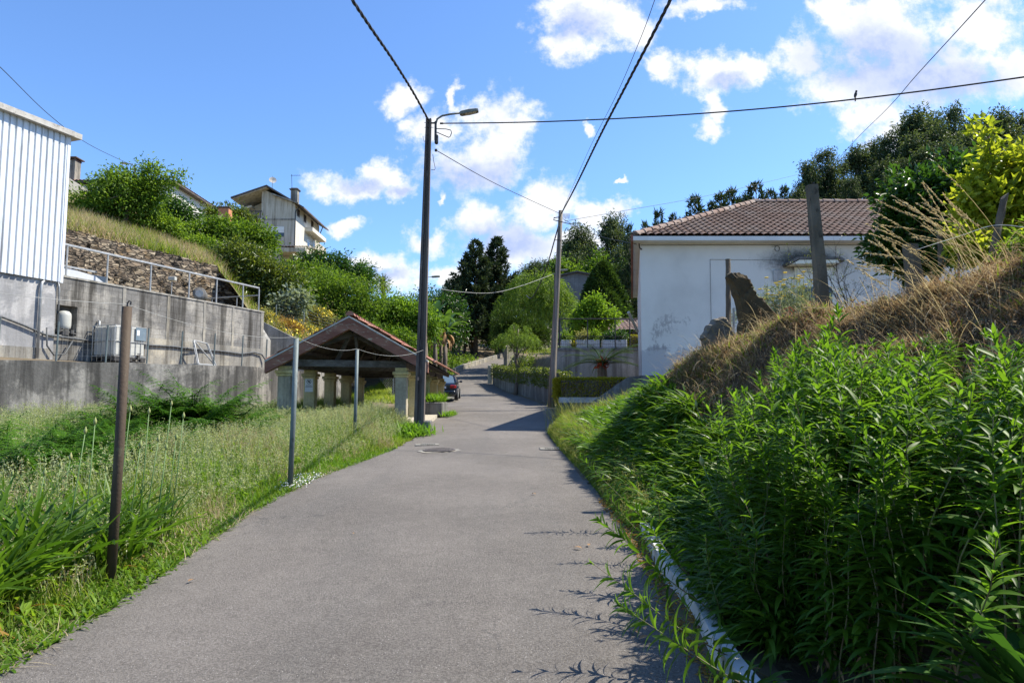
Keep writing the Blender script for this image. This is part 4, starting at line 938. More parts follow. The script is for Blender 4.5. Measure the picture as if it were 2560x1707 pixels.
# wires
def cable(name, label, pts, r, mat='cable_black', twist=False, sag=0.0, n=24):
    P_ = [Vector(p) for p in pts]
    if len(P_) == 2:
        a, b = P_; P_ = [a.lerp(b, i/n)-Vector((0, 0, sag*4*(i/n)*(1-i/n))) for i in range(n+1)]
    else:
        Q = []
        m_ = len(P_)
        for i in range(m_-1):
            p0, p1_, p2_, p3 = P_[max(i-1, 0)], P_[i], P_[i+1], P_[min(i+2, m_-1)]
            for k in range(8):
                u = k/8; Q.append(0.5*((2*p1_)+(p2_-p0)*u+(2*p0-5*p1_+4*p2_-p3)*u*u+(3*p1_-p0-3*p2_+p3)*u**3))
        P_ = Q+[P_[-1]]
    mb = MB()
    if twist:
        Q = []; acc = 0; rs = []
        for a, b in zip(P_[:-1], P_[1:]):
            L_ = (b-a).length; m_ = max(2, int(L_/0.06)); 
            for k in range(m_): Q.append(a.lerp(b, k/m_))
        for ph_ in (0, 2.1, 4.2): mb.tube([q+Vector((math.cos(ph_+i*0.42)*r*0.6, 0, math.sin(ph_+i*0.42)*r*0.6)) for i, q in enumerate(Q)], r*0.55, 5, False)
    else: mb.tube(P_, r, 6, False)
    return tag(mb.build(name, mat, None, True), label, 'cable')
cable('power_cable', 'thick twisted black cable from the lamp pole to upper left', [at(1070, 299, 18.5), at(1035, 235, 16.5), at(985, 155, 14), at(930, 75, 12), at(880, 0, 10.3), at(810, -110, 8.3)], 0.028, twist=True)
cable('power_cable', 'thick twisted black cable from wooden pole rising overhead', [at(1402, 536, 30), at(1437, 470, 24), at(1500, 340, 18), at(1562, 220, 14.5), at(1625, 100, 12), at(1676, 0, 10.3), at(1735, -120, 8.5)], 0.028, twist=True)
cable('phone_wire', 'thin black wire beside the thick twisted overhead cable', [at(1404, 532, 30), at(1470, 380, 22), at(1540, 240, 16), at(1600, 100, 12.3), at(1637, 0, 10.5), at(1670, -100, 9)], 0.006)
w = cable('power_cable', 'black cable stretched from lamp pole to right edge carrying a bird', [at(1100, 309, 18.5), at(1350, 305, 17.4), at(1650, 291, 16.2), at(1950, 268, 15), at(2250, 235, 13.8), at(2560, 193, 12.6), at(2700, 170, 12)], 0.0165)
cable('phone_wire', 'thin wire from the lamp pole down to the wooden pole', [at(1092, 377, 18.5), at(1240, 460, 24), at(1397, 533, 30)], 0.012)
cable('phone_wire', 'thin wire slanting from top right down to the eucalyptus trees', [at(2500, -40, 11), at(2400, 70, 13), at(2290, 190, 17), at(2220, 270, 22), at(2130, 360, 34), at(2060, 440, 60)], 0.011)
cable('phone_wire', 'faint wire passing from wooden pole over the tiled house roof', [at(1412, 553, 30), at(1560, 527, 36), at(1780, 487, 46), at(2010, 433, 62)], 0.011)
cable('phone_wire', 'wire sagging between lamp pole and wooden pole before the dark fir', [at(1066, 714, 19), at(1137, 728, 22), at(1230, 732, 25), at(1305, 714, 28), at(1389, 683, 30)], 0.007, 'wire_grey')
cable('power_cable', 'black cable hanging from wooden pole towards the weeping willow', [at(1399, 555, 30), at(1385, 605, 33), at(1372, 650, 37), at(1356, 695, 42), at(1337, 735, 47), at(1325, 746, 50), at(1316, 738, 53)], 0.03)
cable('phone_wire', 'wire crossing the blue sky from upper left to the hilltop lamp', [at(-120, 60, 30), at(0, 168, 34), at(120, 285, 42), at(220, 360, 50), at(334, 415, 60)], 0.02)
cable('phone_wire', 'short wire from wooden pole to the tiled house eave', [at(1408, 548, 30), at(1480, 585, 26), at(1592, 611, 20.7)], 0.012)
# bird
bp = at(2139, 247, 14.25); bd = thing('bird', 'small dark bird perched on the long cable at right', 'bird', bp)
mb = MB(); q = MB().lathe([(0.004, -0.07), (0.02, -0.05), (0.033, 0.0), (0.03, 0.04), (0.018, 0.065), (0.024, 0.08), (0.022, 0.1), (0.006, 0.115)], n=10); rm = Matrix.Rotation(R(15), 3, 'Y'); mb.add([rm @ Vector(p)+Vector((0, 0, 0.08)) for p in q.v], q.f)
mb.prism([(-0.01, -0.008, 0.03), (0.012, -0.008, 0.03), (0.0, -0.006, -0.06), (-0.02, -0.006, -0.06)], (0, 0.016, 0)); mb.add([(0.03, 0, 0.17), (0.055, 0, 0.165), (0.03, 0.008, 0.162), (0.03, -0.008, 0.162)], [(0, 1, 2), (0, 3, 1), (1, 3, 2)]); mb.tube([(0, 0.01, 0.02), (0, 0.012, -0.02)], 0.003, 4); mb.tube([(0, -0.01, 0.02), (0, -0.012, -0.02)], 0.003, 4); mb.build('body', 'iron_dark', bd, True)
# fence poles on the left verge with string
def pole(label, bx, by, tx, ty, d, r, mat, hook=False, name='fence_pole'):
    b = at(bx, by, d); t_ = at(tx, ty, d); t = thing(name, label, 'pole', b-Vector((0, 0, 0.06)))
    mb = MB(); n_ = 20; mb.tube([Vector((0, 0, -0.1)), (t_-b)*0.5+Vector((0.006, 0, 0)), t_-b+Vector((0, 0, 0.06))], r, n_); mb.build('tube', mat, t, True)
    if hook: mb = MB(); p = t_-b+Vector((0, 0, 0.06)); mb.tube([p, p+Vector((0.0, 0, 0.03)), p+Vector((0.015, 0, 0.05)), p+Vector((0.03, 0, 0.04)), p+Vector((0.025, 0, 0.015))], 0.006, 6); mb.build('hook', 'iron_dark', t)
    return t_
q1 = pole('tall rusty brown steel pole among strap leaves near left verge', 275, 1458, 318, 767, 5.55, 0.037, 'rust', True)
q2 = pole('grey steel pole in front of the wash house left slope', 724, 1224, 741, 846, 9.9, 0.037, 'galv_dull')
q3 = pole('grey steel pole in front of the wash house centre', 885, 1120, 893, 874, 15.2, 0.037, 'galv_dull')
Z_ = Vector((0, -0.02, 0.02))
cable('string_line', 'pale string tied from left edge to the rusty pole', [at(-150, 712, 4.6), q1+Z_], 0.002, 'wire_grey', sag=0.02)
cable('string_line', 'pale string sagging from rusty pole to first grey pole', [q1+Z_, q2+Z_], 0.0022, 'wire_grey', sag=0.10)
cable('string_line', 'pale string sagging between the two grey poles', [q2+Z_, q3+Z_], 0.003, 'wire_grey', sag=0.10)
cable('string_line', 'pale string sagging from second grey pole to the lamp pole', [q3+Z_, at(1058, 875, 18.3)], 0.004, 'wire_grey', sag=0.16)
# ---------------------------------------------------------------- parked car (seen from behind)
cy = 37.8; car = thing('parked_car', 'dark blue sedan parked beyond wash house, seen from behind', 'car', (-3.9, cy, zr(cy+2)+0.03), R(1.5)); car.rotation_euler = (R(2.3), 0, R(1.5))
stn = [(0.0, 0.74, 0.30, 0.86, 0.70), (0.10, 0.80, 0.24, 0.96, 0.74), (0.55, 0.83, 0.2, 1.0, 0.76), (1.0, 0.84, 0.19, 0.99, 0.78), (2.2, 0.85, 0.19, 0.97, 0.80), (3.2, 0.84, 0.19, 0.92, 0.78), (4.0, 0.80, 0.21, 0.80, 0.70), (4.3, 0.70, 0.28, 0.62, 0.6)]
mb = MB(); vs = []; K = 10
for y, w, zb, zt, wt in stn:
    vs += [(-w*0.92, y, zb), (-w, y, zb+0.12), (-w*1.0, y, (zb+zt)/2+0.05), (-w*0.97, y, zt-0.12), (-wt, y, zt), (wt, y, zt), (w*0.97, y, zt-0.12), (w*1.0, y, (zb+zt)/2+0.05), (w, y, zb+0.12), (w*0.92, y, zb)]
mb.add(vs, [(K*i+j, K*i+(j+1) % K, K*(i+1)+(j+1) % K, K*(i+1)+j) for i in range(len(stn)-1) for j in range(K)]+[tuple(range(K))[::-1], tuple(K*(len(stn)-1)+j for j in range(K))]); body = mb.build('body', 'car_blue', car, False)
cb = [(0.62, 0.72, 0.98), (1.25, 0.57, 1.40), (1.5, 0.57, 1.43), (2.3, 0.58, 1.43), (2.5, 0.58, 1.40), (3.3, 0.72, 0.94)]
mb = MB(); vs = []
for y, w, z in cb: vs += [(-w, y, z), (w, y, z)]
mb.add(vs, [(2*i, 2*i+1, 2*i+3, 2*i+2) for i in (1, 2, 3)]); sd = []
for s_ in (-1, 1):
    vs = [(s_*0.80, 0.55, 0.97), (s_*0.72, 0.62, 0.98), (s_*0.57, 1.25, 1.40), (s_*0.64, 1.2, 1.36), (s_*0.57, 1.5, 1.43), (s_*0.66, 1.5, 1.36), (s_*0.58, 2.3, 1.43), (s_*0.66, 2.3, 1.36), (s_*0.58, 2.5, 1.40), (s_*0.66, 2.5, 1.34), (s_*0.72, 3.3, 0.94), (s_*0.80, 3.35, 0.93)]
    mb.add(vs, [(0, 1, 2, 3), (3, 2, 4, 5), (5, 4, 6, 7), (7, 6, 8, 9), (9, 8, 10, 11)])
mb.build('roof', 'car_blue', car)
mb = MB(); mb.add([(-0.68, 0.67, 0.995), (0.68, 0.67, 0.995), (0.55, 1.24, 1.385), (-0.55, 1.24, 1.385)], [(0, 1, 2, 3)]); mb.build('rear_window', 'car_glass', car)
mb = MB(); mb.add([(-0.55, 2.52, 1.385), (0.55, 2.52, 1.385), (0.69, 3.26, 0.96), (-0.69, 3.26, 0.96)], [(0, 1, 2, 3)]); mb.build('windscreen', 'car_glass', car)
for s_ in (-1, 1):
    mb = MB(); mb.add([(s_*0.79, 0.75, 0.985), (s_*0.66, 1.25, 1.34), (s_*0.665, 2.45, 1.33), (s_*0.79, 3.1, 0.95)], [(0, 1, 2, 3)]); mb.build('side_window', 'window_dark', car)
    mb = MB(); mb.bev((s_*0.61, 0.03, 0.77), (0.3, 0.12, 0.2), 0.04); mb.bev((s_*0.75, 0.12, 0.77), (0.14, 0.18, 0.2), 0.04); mb.build('tail_light', 'car_red', car)
    mb = MB(); mb.tube([(s_*0.8, 2.6, 0.98), (s_*0.9, 2.6, 1.0)], 0.02, 6); mb.bev((s_*0.95, 2.6, 1.01), (0.16, 0.1, 0.12), 0.03); mb.build('mirror', 'car_blue', car)
    for y in (0.78, 3.4):
        w_ = MB(); q = MB().lathe([(0.0, -0.1), (0.28, -0.1), (0.31, -0.07), (0.315, 0.07), (0.28, 0.1), (0.0, 0.1)], n=24); rm = Matrix.Rotation(R(90), 3, 'Y'); w_.add([rm @ Vector(p)+Vector((s_*0.78, y, 0.29)) for p in q.v], q.f); wo = w_.build('wheel', 'tyre', car)
        w_ = MB(); q = MB().lathe([(0.0, 0.0), (0.19, 0.0), (0.2, 0.015), (0.12, 0.02), (0.0, 0.03)], n=12); w_.add([rm @ Vector((p[0], p[1], s_*(0.1+p[2])))+Vector((s_*0.78, y, 0.29)) for p in q.v], q.f); w_.build('rim', 'galv', wo)
mb = MB(); mb.bev((0, -0.02, 0.42), (1.52, 0.16, 0.26), 0.05); mb.build('bumper', 'car_blue', car)
mb = MB(); mb.bev((0, -0.012, 0.72), (0.52, 0.02, 0.115), 0.005); pl = mb.build('number_plate', 'paper_white', car)
fc = bpy.data.curves.new('plate_text', 'FONT'); fc.body = '25-CH-42'; fc.size = 0.105; fc.align_x = 'CENTER'; fc.align_y = 'CENTER'; fo = bpy.data.objects.new('plate_text', fc); COL.objects.link(fo); fo.parent = pl; bpy.context.view_layer.update(); me = bpy.data.meshes.new_from_object(fo); bpy.data.objects.remove(fo); me.transform(Matrix.Translation((0, -0.0235, 0.72)) @ Matrix.Rotation(R(90), 4, 'X')); me.materials.clear(); link('plate_text', me, 'ink', pl)

# ---------------------------------------------------------------- manhole, drains, kerb
def flat_disc(mb, c, r, n=40, slope=0.04):
    mb.add([(c[0]+r*math.cos(a), c[1]+r*math.sin(a), c[2]+slope*r*math.sin(a)) for a in np.linspace(0, 2*math.pi, n+1)[:-1]], [tuple(range(n))])
mp = hit(1098, 1129); mp.z += 0.03
t = thing('manhole', 'round iron manhole cover in a concrete collar in the road', 'manhole', mp)
mb = MB(); n = 40
for k in range(n):
    a0, a1 = 2*math.pi*k/n, 2*math.pi*(k+1)/n; ro = lambda a: 0.40+0.06*math.sin(2*a+0.3)+0.02*math.sin(11*a)
    mb.add([(ro(a0)*math.cos(a0), ro(a0)*math.sin(a0), 0.04*ro(a0)*math.sin(a0)-0.004), (ro(a1)*math.cos(a1), ro(a1)*math.sin(a1), 0.04*ro(a1)*math.sin(a1)-0.004), (0.335*math.cos(a1), 0.335*math.sin(a1), 0.0134*math.sin(a1)), (0.335*math.cos(a0), 0.335*math.sin(a0), 0.0134*math.sin(a0))], [(0, 1, 2, 3)])
mb.build('collar', 'plaster_low', t)
mb = MB(); mb.lathe([(0.0, 0.0), (0.335, 0.0), (0.34, 0.018), (0.30, 0.018), (0.30, 0.012), (0.0, 0.012)], (0, 0, 0), 40)
for i in range(-5, 6):
    for j in range(-5, 6):
        if i*i+j*j < 26: mb.box((i*0.054, j*0.054, 0.015), (0.03, 0.03, 0.012), Matrix.Rotation(R(45), 3, 'Z'))
c = mb.build('cover', 'iron_cover', t); c.rotation_euler = (R(2.2), 0, 0)
def drain(px, py, label, sx, sy, rz):
    p = hit(px, py); p.z = float(zr(p.y))+0.012; t = thing('drain_grate', label, 'drain', p, rz); t.rotation_euler = (R(2.2), 0, rz)
    mb = MB(); fr_w = 0.07
    mb.bbox(-sx, sx, -sy, -sy+fr_w, 0, 0.02); mb.bbox(-sx, sx, sy-fr_w, sy, 0, 0.02); mb.bbox(-sx, -sx+fr_w*1.6, -sy+fr_w, sy-fr_w, 0, 0.02); mb.bbox(sx-fr_w, sx, -sy+fr_w, sy-fr_w, 0, 0.02); mb.build('frame', 'plaster_low', t)
    mb = MB(); mb.bbox(-sx+fr_w*1.6, sx-fr_w, -sy+fr_w, sy-fr_w, -0.02, 0.004); mb.build('pit', 'ink', t)
    mb = MB(); x = -sx+fr_w*1.6+0.02
    while x < sx-fr_w: mb.bbox(x, x+0.022, -sy+fr_w, sy-fr_w, 0.005, 0.018); x += 0.05
    mb.build('bars', 'plaster_low', t)
drain(1385, 1124, 'drain grate in pale frame at the right road edge under dry weeds', 0.30, 0.2, 0)
drain(1068, 1114, 'drain grate in pale frame at left road edge behind the manhole', 0.26, 0.18, 0.1)
# white kerb on the right
ks = np.arange(-2, 7.1, 0.25); mb = MB(); kp = [(float(xr(y))+0.05+0.02*math.sin(y*3), y) for y in ks]
for (xa, ya), (xb, yb) in zip(kp[:-1], kp[1:]):
    za, zb_ = float(zr(ya)), float(zr(yb)); w_ = 0.10; hh = 0.14
    mb.add([(xa, ya, za-0.1), (xa+0.015, ya, za+hh), (xa+w_, ya, za+hh), (xa+w_, ya, za-0.1), (xb, yb, zb_-0.1), (xb+0.015, yb, zb_+hh), (xb+w_, yb, zb_+hh), (xb+w_, yb, zb_-0.1)], [(0, 1, 5, 4), (1, 2, 6, 5), (2, 3, 7, 6)])
mb.add([], []); (xb, yb) = kp[-1]; zb_ = float(zr(yb)); mb.bbox(xb, xb+0.10, yb-0.02, yb+0.03, zb_-0.1, zb_+0.138)
tag(mb.build('kerb', 'white_paint'), kind='structure')

# ---------------------------------------------------------------- white house on the right
HX, HY, HZ = 3.98, 20.9, 2.4; SK = 0.1757; HW, HD, HH = 18.0, 10.9, 4.1
hs = thing('white_house', 'white rendered single storey house with brown tiled hip roof', 'house', (HX, HY, HZ))
mb = MB(); mb.prism([(0, 0, 0), (HW, 0, 0), (HW+HD*SK, HD, 0), (HD*SK, HD, 0)], (0, 0, HH)); wl = mb.build('wall', 'house_white', hs)
mb = MB(); mb.prism([(-0.03, -0.03, -2.2), (HW, -0.03, -2.2), (HW+HD*SK, HD, -2.2), (HD*SK-0.03, HD, -2.2)], (0, 0, 2.195)); mb.build('plinth', 'wall_dark', hs)
e0, e1, e2, e3 = Vector((-0.3, -0.4, HH+0.12)), Vector((HW+0.3, -0.4, HH+0.12)), Vector((HW+0.3+11.7*SK, 11.3, HH+0.12)), Vector((-0.3+11.7*SK, 11.3, HH+0.12))
ra, rb = Vector((5.55, 5.45, HH+2.85)), Vector((14.2, 5.45, HH+2.85))
mb = MB(); up_ = Vector((0, 0, 0.02)); tile_slope(mb, e0+up_, e1+up_, rb+up_, ra+up_, 0.235, 0.36, 0.04, 6); tile_slope(mb, e3+up_, e0+up_, ra+up_, ra+up_+Vector((0.01, 0.01, 0)), 0.235, 0.36, 0.04, 5); tile_slope(mb, e2+up_, e3+up_, ra+up_, rb+up_, 0.235, 0.36, 0.04, 3)
rf = mb.build('roof', 'tile_old', hs)
mb = MB(); ridge_tiles(mb, ra+Vector((0, 0, 0.06)), rb+Vector((0, 0, 0.06)), 0.44, 0.12); mb.build('ridge_tiles', 'tile_grey', rf)
mb = MB(); ridge_tiles(mb, e0+Vector((0.1, 0.1, 0.07)), ra+Vector((0, 0, 0.06)), 0.44, 0.12); mb.build('hip_tiles', 'tile_grey', rf)
mb = MB(); mb.prism([(-0.28, -0.38, HH), (HW+0.28, -0.38, HH), (HW+0.28+11.7*SK, 11.28, HH), (-0.28+11.7*SK, 11.28, HH)], (0, 0, 0.03)); mb.build('soffit', 'soffit_white', hs)
mb = MB(); mb.bbox(-0.29, HW, -0.42, -0.385, HH-0.0, HH+0.13); mb.build('front_fascia', 'soffit_white', hs)
mb = MB(); mb.prism([(-0.36, -0.43, HH-0.03), (-0.29, -0.43, HH-0.03), (-0.29+11.7*SK, 11.3, HH-0.03), (-0.36+11.7*SK, 11.3, HH-0.03)], (0, 0, 0.2)); mb.build('side_fascia', 'brown_paint', hs)
# window with hood
lxh = lambda px: at(px, 650, HY).x-HX
x0, x1 = lxh(1985), lxh(2082); zt = at(2030, 668, HY).z-HZ; zb_ = zt-1.35
mb = MB(); mb.bbox(x0, x1, -0.012, -0.002, zb_, zt); w = mb.build('window', 'shutter_cream', hs)
mb = MB(); mb.bbox(x0+0.08, x1-0.05, -0.03, -0.0125, zt-0.62, zt-0.04)
for k in range(11): mb.bbox(x0+0.08, x1-0.05, -0.036, -0.03, zt-0.61+k*0.052, zt-0.575+k*0.052)
mb.build('shutter', 'shutter_white', w)
mb = MB(); mb.bbox(x0+0.1, x1-0.07, -0.018, -0.0125, zb_+0.08, zt-0.62); mb.build('pane', 'window_dark', w)
mb = MB(); hx0, hx1 = lxh(1955), lxh(2092); hzz = at(2000, 655, HY).z-HZ
mb.prism([(hx0, -0.5, hzz-0.1), (hx0+0.28, -0.5, hzz+0.06), (hx1-0.1, -0.5, hzz+0.06), (hx1, -0.5, hzz-0.0), (hx1, -0.5, hzz-0.08), (hx1-0.15, -0.5, hzz-0.02), (hx0+0.3, -0.5, hzz-0.02), (hx0+0.04, -0.5, hzz-0.16)], (0, 0.499, 0)); mb.build('window_hood', 'wall_dark', hs)
mb = MB(); mb.prism([(hx0+0.1, -0.48, hzz-0.155), (hx0+0.34, -0.48, hzz-0.03), (hx1-0.2, -0.48, hzz-0.03), (hx1-0.15, -0.48, hzz-0.12)], (0, 0.47, 0)); mb.build('hood_underside', 'shutter_cream', hs)
bx = lxh(1943); bz = at(1943, 690, HY).z-HZ; mb = MB(); mb.bev((bx+0.0, -0.03, bz), (0.3, 0.06, 0.36), 0.01); mb.build('meter_box', 'plaster_grey', hs)
mb = MB(); cx, cz = lxh(1943), at(1943, 622, HY).z-HZ
mb.tube([(cx+0.075*math.cos(a), -0.03, cz+0.085*math.sin(a)) for a in np.linspace(0, 6.5, 20)], 0.008, 6); mb.tube([(lxh(1930), -0.02, HH-0.1), (cx, -0.03, cz+0.08)], 0.006, 5); mb.tube([(lxh(1775), -0.015, at(1775, 649, HY).z-HZ), (lxh(1960), -0.015, at(1960, 651, HY).z-HZ)], 0.004, 5); mb.tube([(lxh(1775), -0.015, at(1775, 649, HY).z-HZ), (lxh(1773), -0.015, 0.4)], 0.005, 5); mb.tube([(0.02, -0.02, HH-0.06), (5, -0.02, HH-0.05), (9, -0.02, HH-0.07)], 0.008, 5); mb.build('wall_cables', 'cable_black', hs)
mb = MB(); mb.tube([(-0.05, -0.1, HH-0.03), (-0.02, -0.05, HH-0.15), (0.05, -0.03, HH-0.2)], 0.02, 6); mb.build('cable_clamp', 'iron_dark', hs)
# side pipe under left eave and small lean-to beam
mb = MB(); mb.tube([(0.1*SK-0.2, 1.2, 2.1), (0.25, 2.0, 1.55)], 0.05, 8); mb.build('drain_spout', 'concrete_light', hs)
# wing wall sloping down to the drive
mb = MB(); mb.prism([(2.55, 21.6, 0.6), (4.1, 21.2, 0.6), (4.1, 21.2, 2.42), (3.6, 21.33, 2.36), (2.55, 21.6, 1.62)], (0.06, 0.25, 0)); tag(mb.build('wing_wall', 'wall_dark'), 'dark sloping concrete wall running down from the white house', 'wall')
# planter with golden hedge
t = thing('hedge_planter', 'long white edged planter under clipped golden hedge', 'planter', (2.9, 25.4, 1.0)); mb = MB(); mb.bbox(-1.15, 1.3, -0.35, 0.35, 0, 0.55); mb.build('base', 'wall_dark', t); mb = MB(); mb.bbox(-1.18, 0.3, -0.4, 0.38, 0.55, 0.75); mb.build('rim', 'white_paint', t)

# retaining wall, railing and planters beyond
ax, bx_ = at(1383, 900, 36).x, 8.5
rw = thing('courtyard_wall', 'stained grey concrete wall below the dark railing and planters', 'wall', (ax, 36, 1.3)); mb = MB(); mb.bbox(0, bx_-ax, 0, 0.3, -0.3, 2.95); mb.build('masonry', 'terrace_wall', rw); mb = MB(); mb.bbox(-0.03, bx_-ax, -0.04, 0.34, 2.95, 3.1); mb.build('coping', 'wall_dark', rw)
rl = thing('railing', 'dark metal railing with mesh panels on the courtyard wall', 'railing', (ax, 36.1, 4.4)); zt = at(1450, 797, 36.1).z-4.4
mb = MB(); mb.bev((2.9, 0, zt), (5.4, 0.06, 0.05), 0.01); mb.build('top_rail', 'iron_dark', rl)
for k, px in enumerate((1399, 1469, 1538, 1575)):
    x = at(px, 850, 36.1).x-ax; mb = MB(); mb.bev((x, 0, zt/2), (0.09 if k == 0 else 0.05, 0.05, zt), 0.01); mb.build('post', 'iron_dark', rl)
mb = MB()
for k in range(44): x = 0.36+k*0.1; mb.tube([(x, 0, 0.06), (x, 0, 0.62)], 0.004, 4, False)
for z in (0.06, 0.2, 0.62): mb.tube([(0.3, 0, z), (4.9, 0, z)], 0.01, 5)
mb.build('mesh_panel', 'iron_dark', rl)
for px0, px1, lab in ((1402, 1428, 'white planter box nearest the wooden pole behind dark railing'), (1440, 1498, 'white planter box behind the railing left of the tree trunk'), (1505, 1566, 'white planter box behind the railing next to the white house')):
    xa, xb = at(px0, 860, 36.7).x, at(px1, 860, 36.7).x; t = thing('planter', lab, 'planter', ((xa+xb)/2, 36.75, 4.35)); z1 = at(1450, 850, 36.7).z-4.35; mb = MB(); mb.bev((0, 0, z1/2), (xb-xa, 0.5, z1), 0.02); mb.build('box', 'white_paint', t); mb = MB(); mb.bbox(-(xb-xa)/2+0.05, (xb-xa)/2-0.05, -0.2, 0.2, z1+0.001, z1+0.005); mb.build('earth', 'soil', t)
# low outbuilding with tiled roof behind the railing
t = thing('outbuilding', 'low shaded outbuilding with tiled roof behind courtyard railing', 'outbuilding', (at(1560, 850, 46).x, 46, 4.3)); wz = at(1560, 826, 46).z-4.3; rz_ = at(1560, 803, 49).z-4.3
mb = MB(); mb.bbox(-1.0, 6, 1.2, 4, 0, wz); mb.build('wall', 'frame_brown', t)
mb = MB(); tile_slope(mb, (-1.4, 0, wz), (6, 0, wz), (6, 3, rz_), (-1.0, 3, rz_), 0.3, 0.45, 0.05, 5); rf = mb.build('roof', 'tile_grey', t); mb = MB(); ridge_tiles(mb, (-1.0, 3, rz_+0.05), (6, 3, rz_+0.05), 0.55, 0.15); mb.build('ridge_tiles', 'tile_grey', rf)
for x in (-0.9, 0.7, 2.4): mb = MB(); mb.bev((x, 0.25, wz/2), (0.14, 0.14, wz), 0.01); mb.build('post', 'frame_brown', t)
mb = MB(); mb.bbox(-0.5, 3, 1.18, 1.195, 0.9, 1.6); mb.build('panel', 'plaster_low', t)
# block gable shed further back
t = thing('block_shed', 'tall grey blockwork shed with low gable behind the weeping willow', 'shed', (at(1443, 800, 85).x, 85, 7.5)); q = lambda px, py: (at(px, py, 85).x-t.location.x, 0, at(px, py, 85).z-t.location.z)
g0, g1, g2 = q(1378, 696), q(1443, 682), q(1508, 696)
mb = MB(); mb.prism([(g0[0], 0, 0), (g2[0], 0, 0), g2, g1, g0], (0, 12, 0)); mb.build('wall', 'shed_block', t)
mb = MB()
for a, b in ((g0, g1), (g1, g2)): a, b = Vector(a), Vector(b); mb.prism([a+Vector((0, -0.4, 0.02)), b+Vector((0, -0.4, 0.02)), b+Vector((0, -0.4, 0.22)), a+Vector((0, -0.4, 0.22))], (0, 12.8, 0))
mb.build('roof', 'roof_edge_dark', t); mb = MB(); a, b = q(1404, 722), q(1418, 750); mb.bbox(a[0], b[0], -0.03, -0.002, b[2], a[2]); mb.build('window', 'wall_dark', t)
mb = MB(); a, b = q(1385, 832), q(1470, 850); mb.bbox(a[0], b[0]+2, -5.2, -5, b[2]-0.5, a[2]-0.5); mb.build('yard_wall', 'plaster_grey', t)
# grey roof peak beyond the white house
gp = at(2300, 505, 60); t = thing('far_roof', 'small grey corrugated roof peeping over the tiled house ridge', 'roof', gp); mb = MB(); mb.prism([(-2.4, 0, -0.7), (0, 0, 0.55), (5, 0, 0.5), (5, 0, -0.9)], (0, 5, 0)); mb.build('sheeting', 'sheet_galv', t); mb = MB(); mb.bbox(-2.2, 5, 0.05, 5, -8, -0.75); mb.build('wall', 'plaster_grey', t)
# hedge wall on the bend
hw = thing('roadside_wall', 'mossy dark stone wall along inside of the road bend', 'wall', (0, 0, 0)); pts = [(1.95, 34.3, 0.8, 3.0), (1.55, 38.5, 1.0, 3.3), (1.3, 41.5, 1.2, 3.4), (0.2, 47, 1.6, 3.6), (-1.55, 54.6, 2.3, 4.35)]
wall_line(MB(), [(x, y, z0, z1) for x, y, z0, z1 in resamp(pts, 1.0, 0.05, np.random.default_rng(1))][::-1], 0.45).build('masonry', 'wall_dark', hw)
mb = MB(); mb.bev((-1.75, 55.0, 3.35), (0.4, 0.5, 2.2), 0.05); mb.build('end_post', 'concrete_path', hw)
mb = MB(); pts = [(x+0.3, y, z1-0.1) for x, y, z0, z1 in pts]+[(-0.9, 61, 5), (2.5, 75, 7.0), (9, 75, 8.2), (6.0, 48, 4.6), (4.0, 37.5, 4.25), (2.3, 37.0, 4.2)]
# parapet on outer side of the bend, and kerb wall up the hill
o = wall_line(MB(), resamp([(-5.15, 62, 3.2, 4.5), (-4.75, 67, 4.0, 5.1), (-2.7, 76, 5.2, 6.35), (-0.4, 85.3, 6.6, 7.7), (2.5, 91, 7.3, 8.4)], 1.5), 0.3).build('parapet', 'plaster_low'); tag(o, 'low pale parapet on outer side of climbing road bend', 'wall')
o = wall_line(MB(), resamp([tuple(at(1268, 878, 70))[:2]+(4.5, at(1268, 866, 70).z), tuple(at(1310, 860, 72))[:2]+(5, at(1310, 848, 72).z), tuple(at(1345, 850, 76))[:2]+(5, at(1345, 838, 76).z), tuple(at(1375, 835, 82))[:2]+(5, at(1375, 820, 82).z), tuple(at(1400, 820, 90))[:2]+(5, at(1400, 805, 90).z)], 1.0), 0.5).build('curved_wall', 'plaster_low'); tag(o, 'curved pale wall along the drive below the weeping willow', 'wall')

# ---------------------------------------------------------------- houses on the left hilltop
P0 = at(430, 457, 55); z0 = 14.0
h1 = thing('hill_house', 'long white house with brown tile roof behind leafy tree on hilltop', 'house', (P0.x, 55, z0)); ez = P0.z-z0
mb = MB(); mb.bbox(-10.5, 0, 0, 7.6, 0, ez); mb.build('wall', 'white_render', h1)
mb = MB(); A_, B_, C_, D_ = (-11, -0.5, ez), (0.45, -0.5, ez), (-3.2, 3.8, ez+1.35), (-7.5, 3.8, ez+1.35); tile_slope(mb, A_, B_, C_, D_, 0.3, 0.45, 0.05, 4); tile_slope(mb, B_, (0.45, 8.1, ez), (-3.2, 3.8, ez+1.35), (-3.21, 3.8, ez+1.35), 0.3, 0.45, 0.05, 4); tile_slope(mb, (-11, 8.1, ez), A_, D_, (-7.49, 3.8, ez+1.35), 0.3, 0.45, 0.05, 4); rf = mb.build('roof', 'tile_red', h1)
mb = MB(); mb.bbox(-11, 0.5, -0.55, 8.15, ez-0.14, ez-0.02); mb.build('eaves', 'roof_edge_dark', h1)
cx = at(182, 440, 56.5).x-P0.x; cz1 = at(182, 403, 56.5).z-z0
mb = MB(); mb.bev((cx, 1.5, (ez+cz1)/2-0.2), (0.8, 0.8, cz1-ez+0.3), 0.02); ch = mb.build('chimney', 'plaster_low', rf)
mb = MB(); mb.bev((cx, 1.5, cz1+0.16), (1.2, 1.2, 0.1), 0.02); mb.bev((cx, 1.5, cz1-0.02), (0.9, 0.9, 0.08), 0.02)
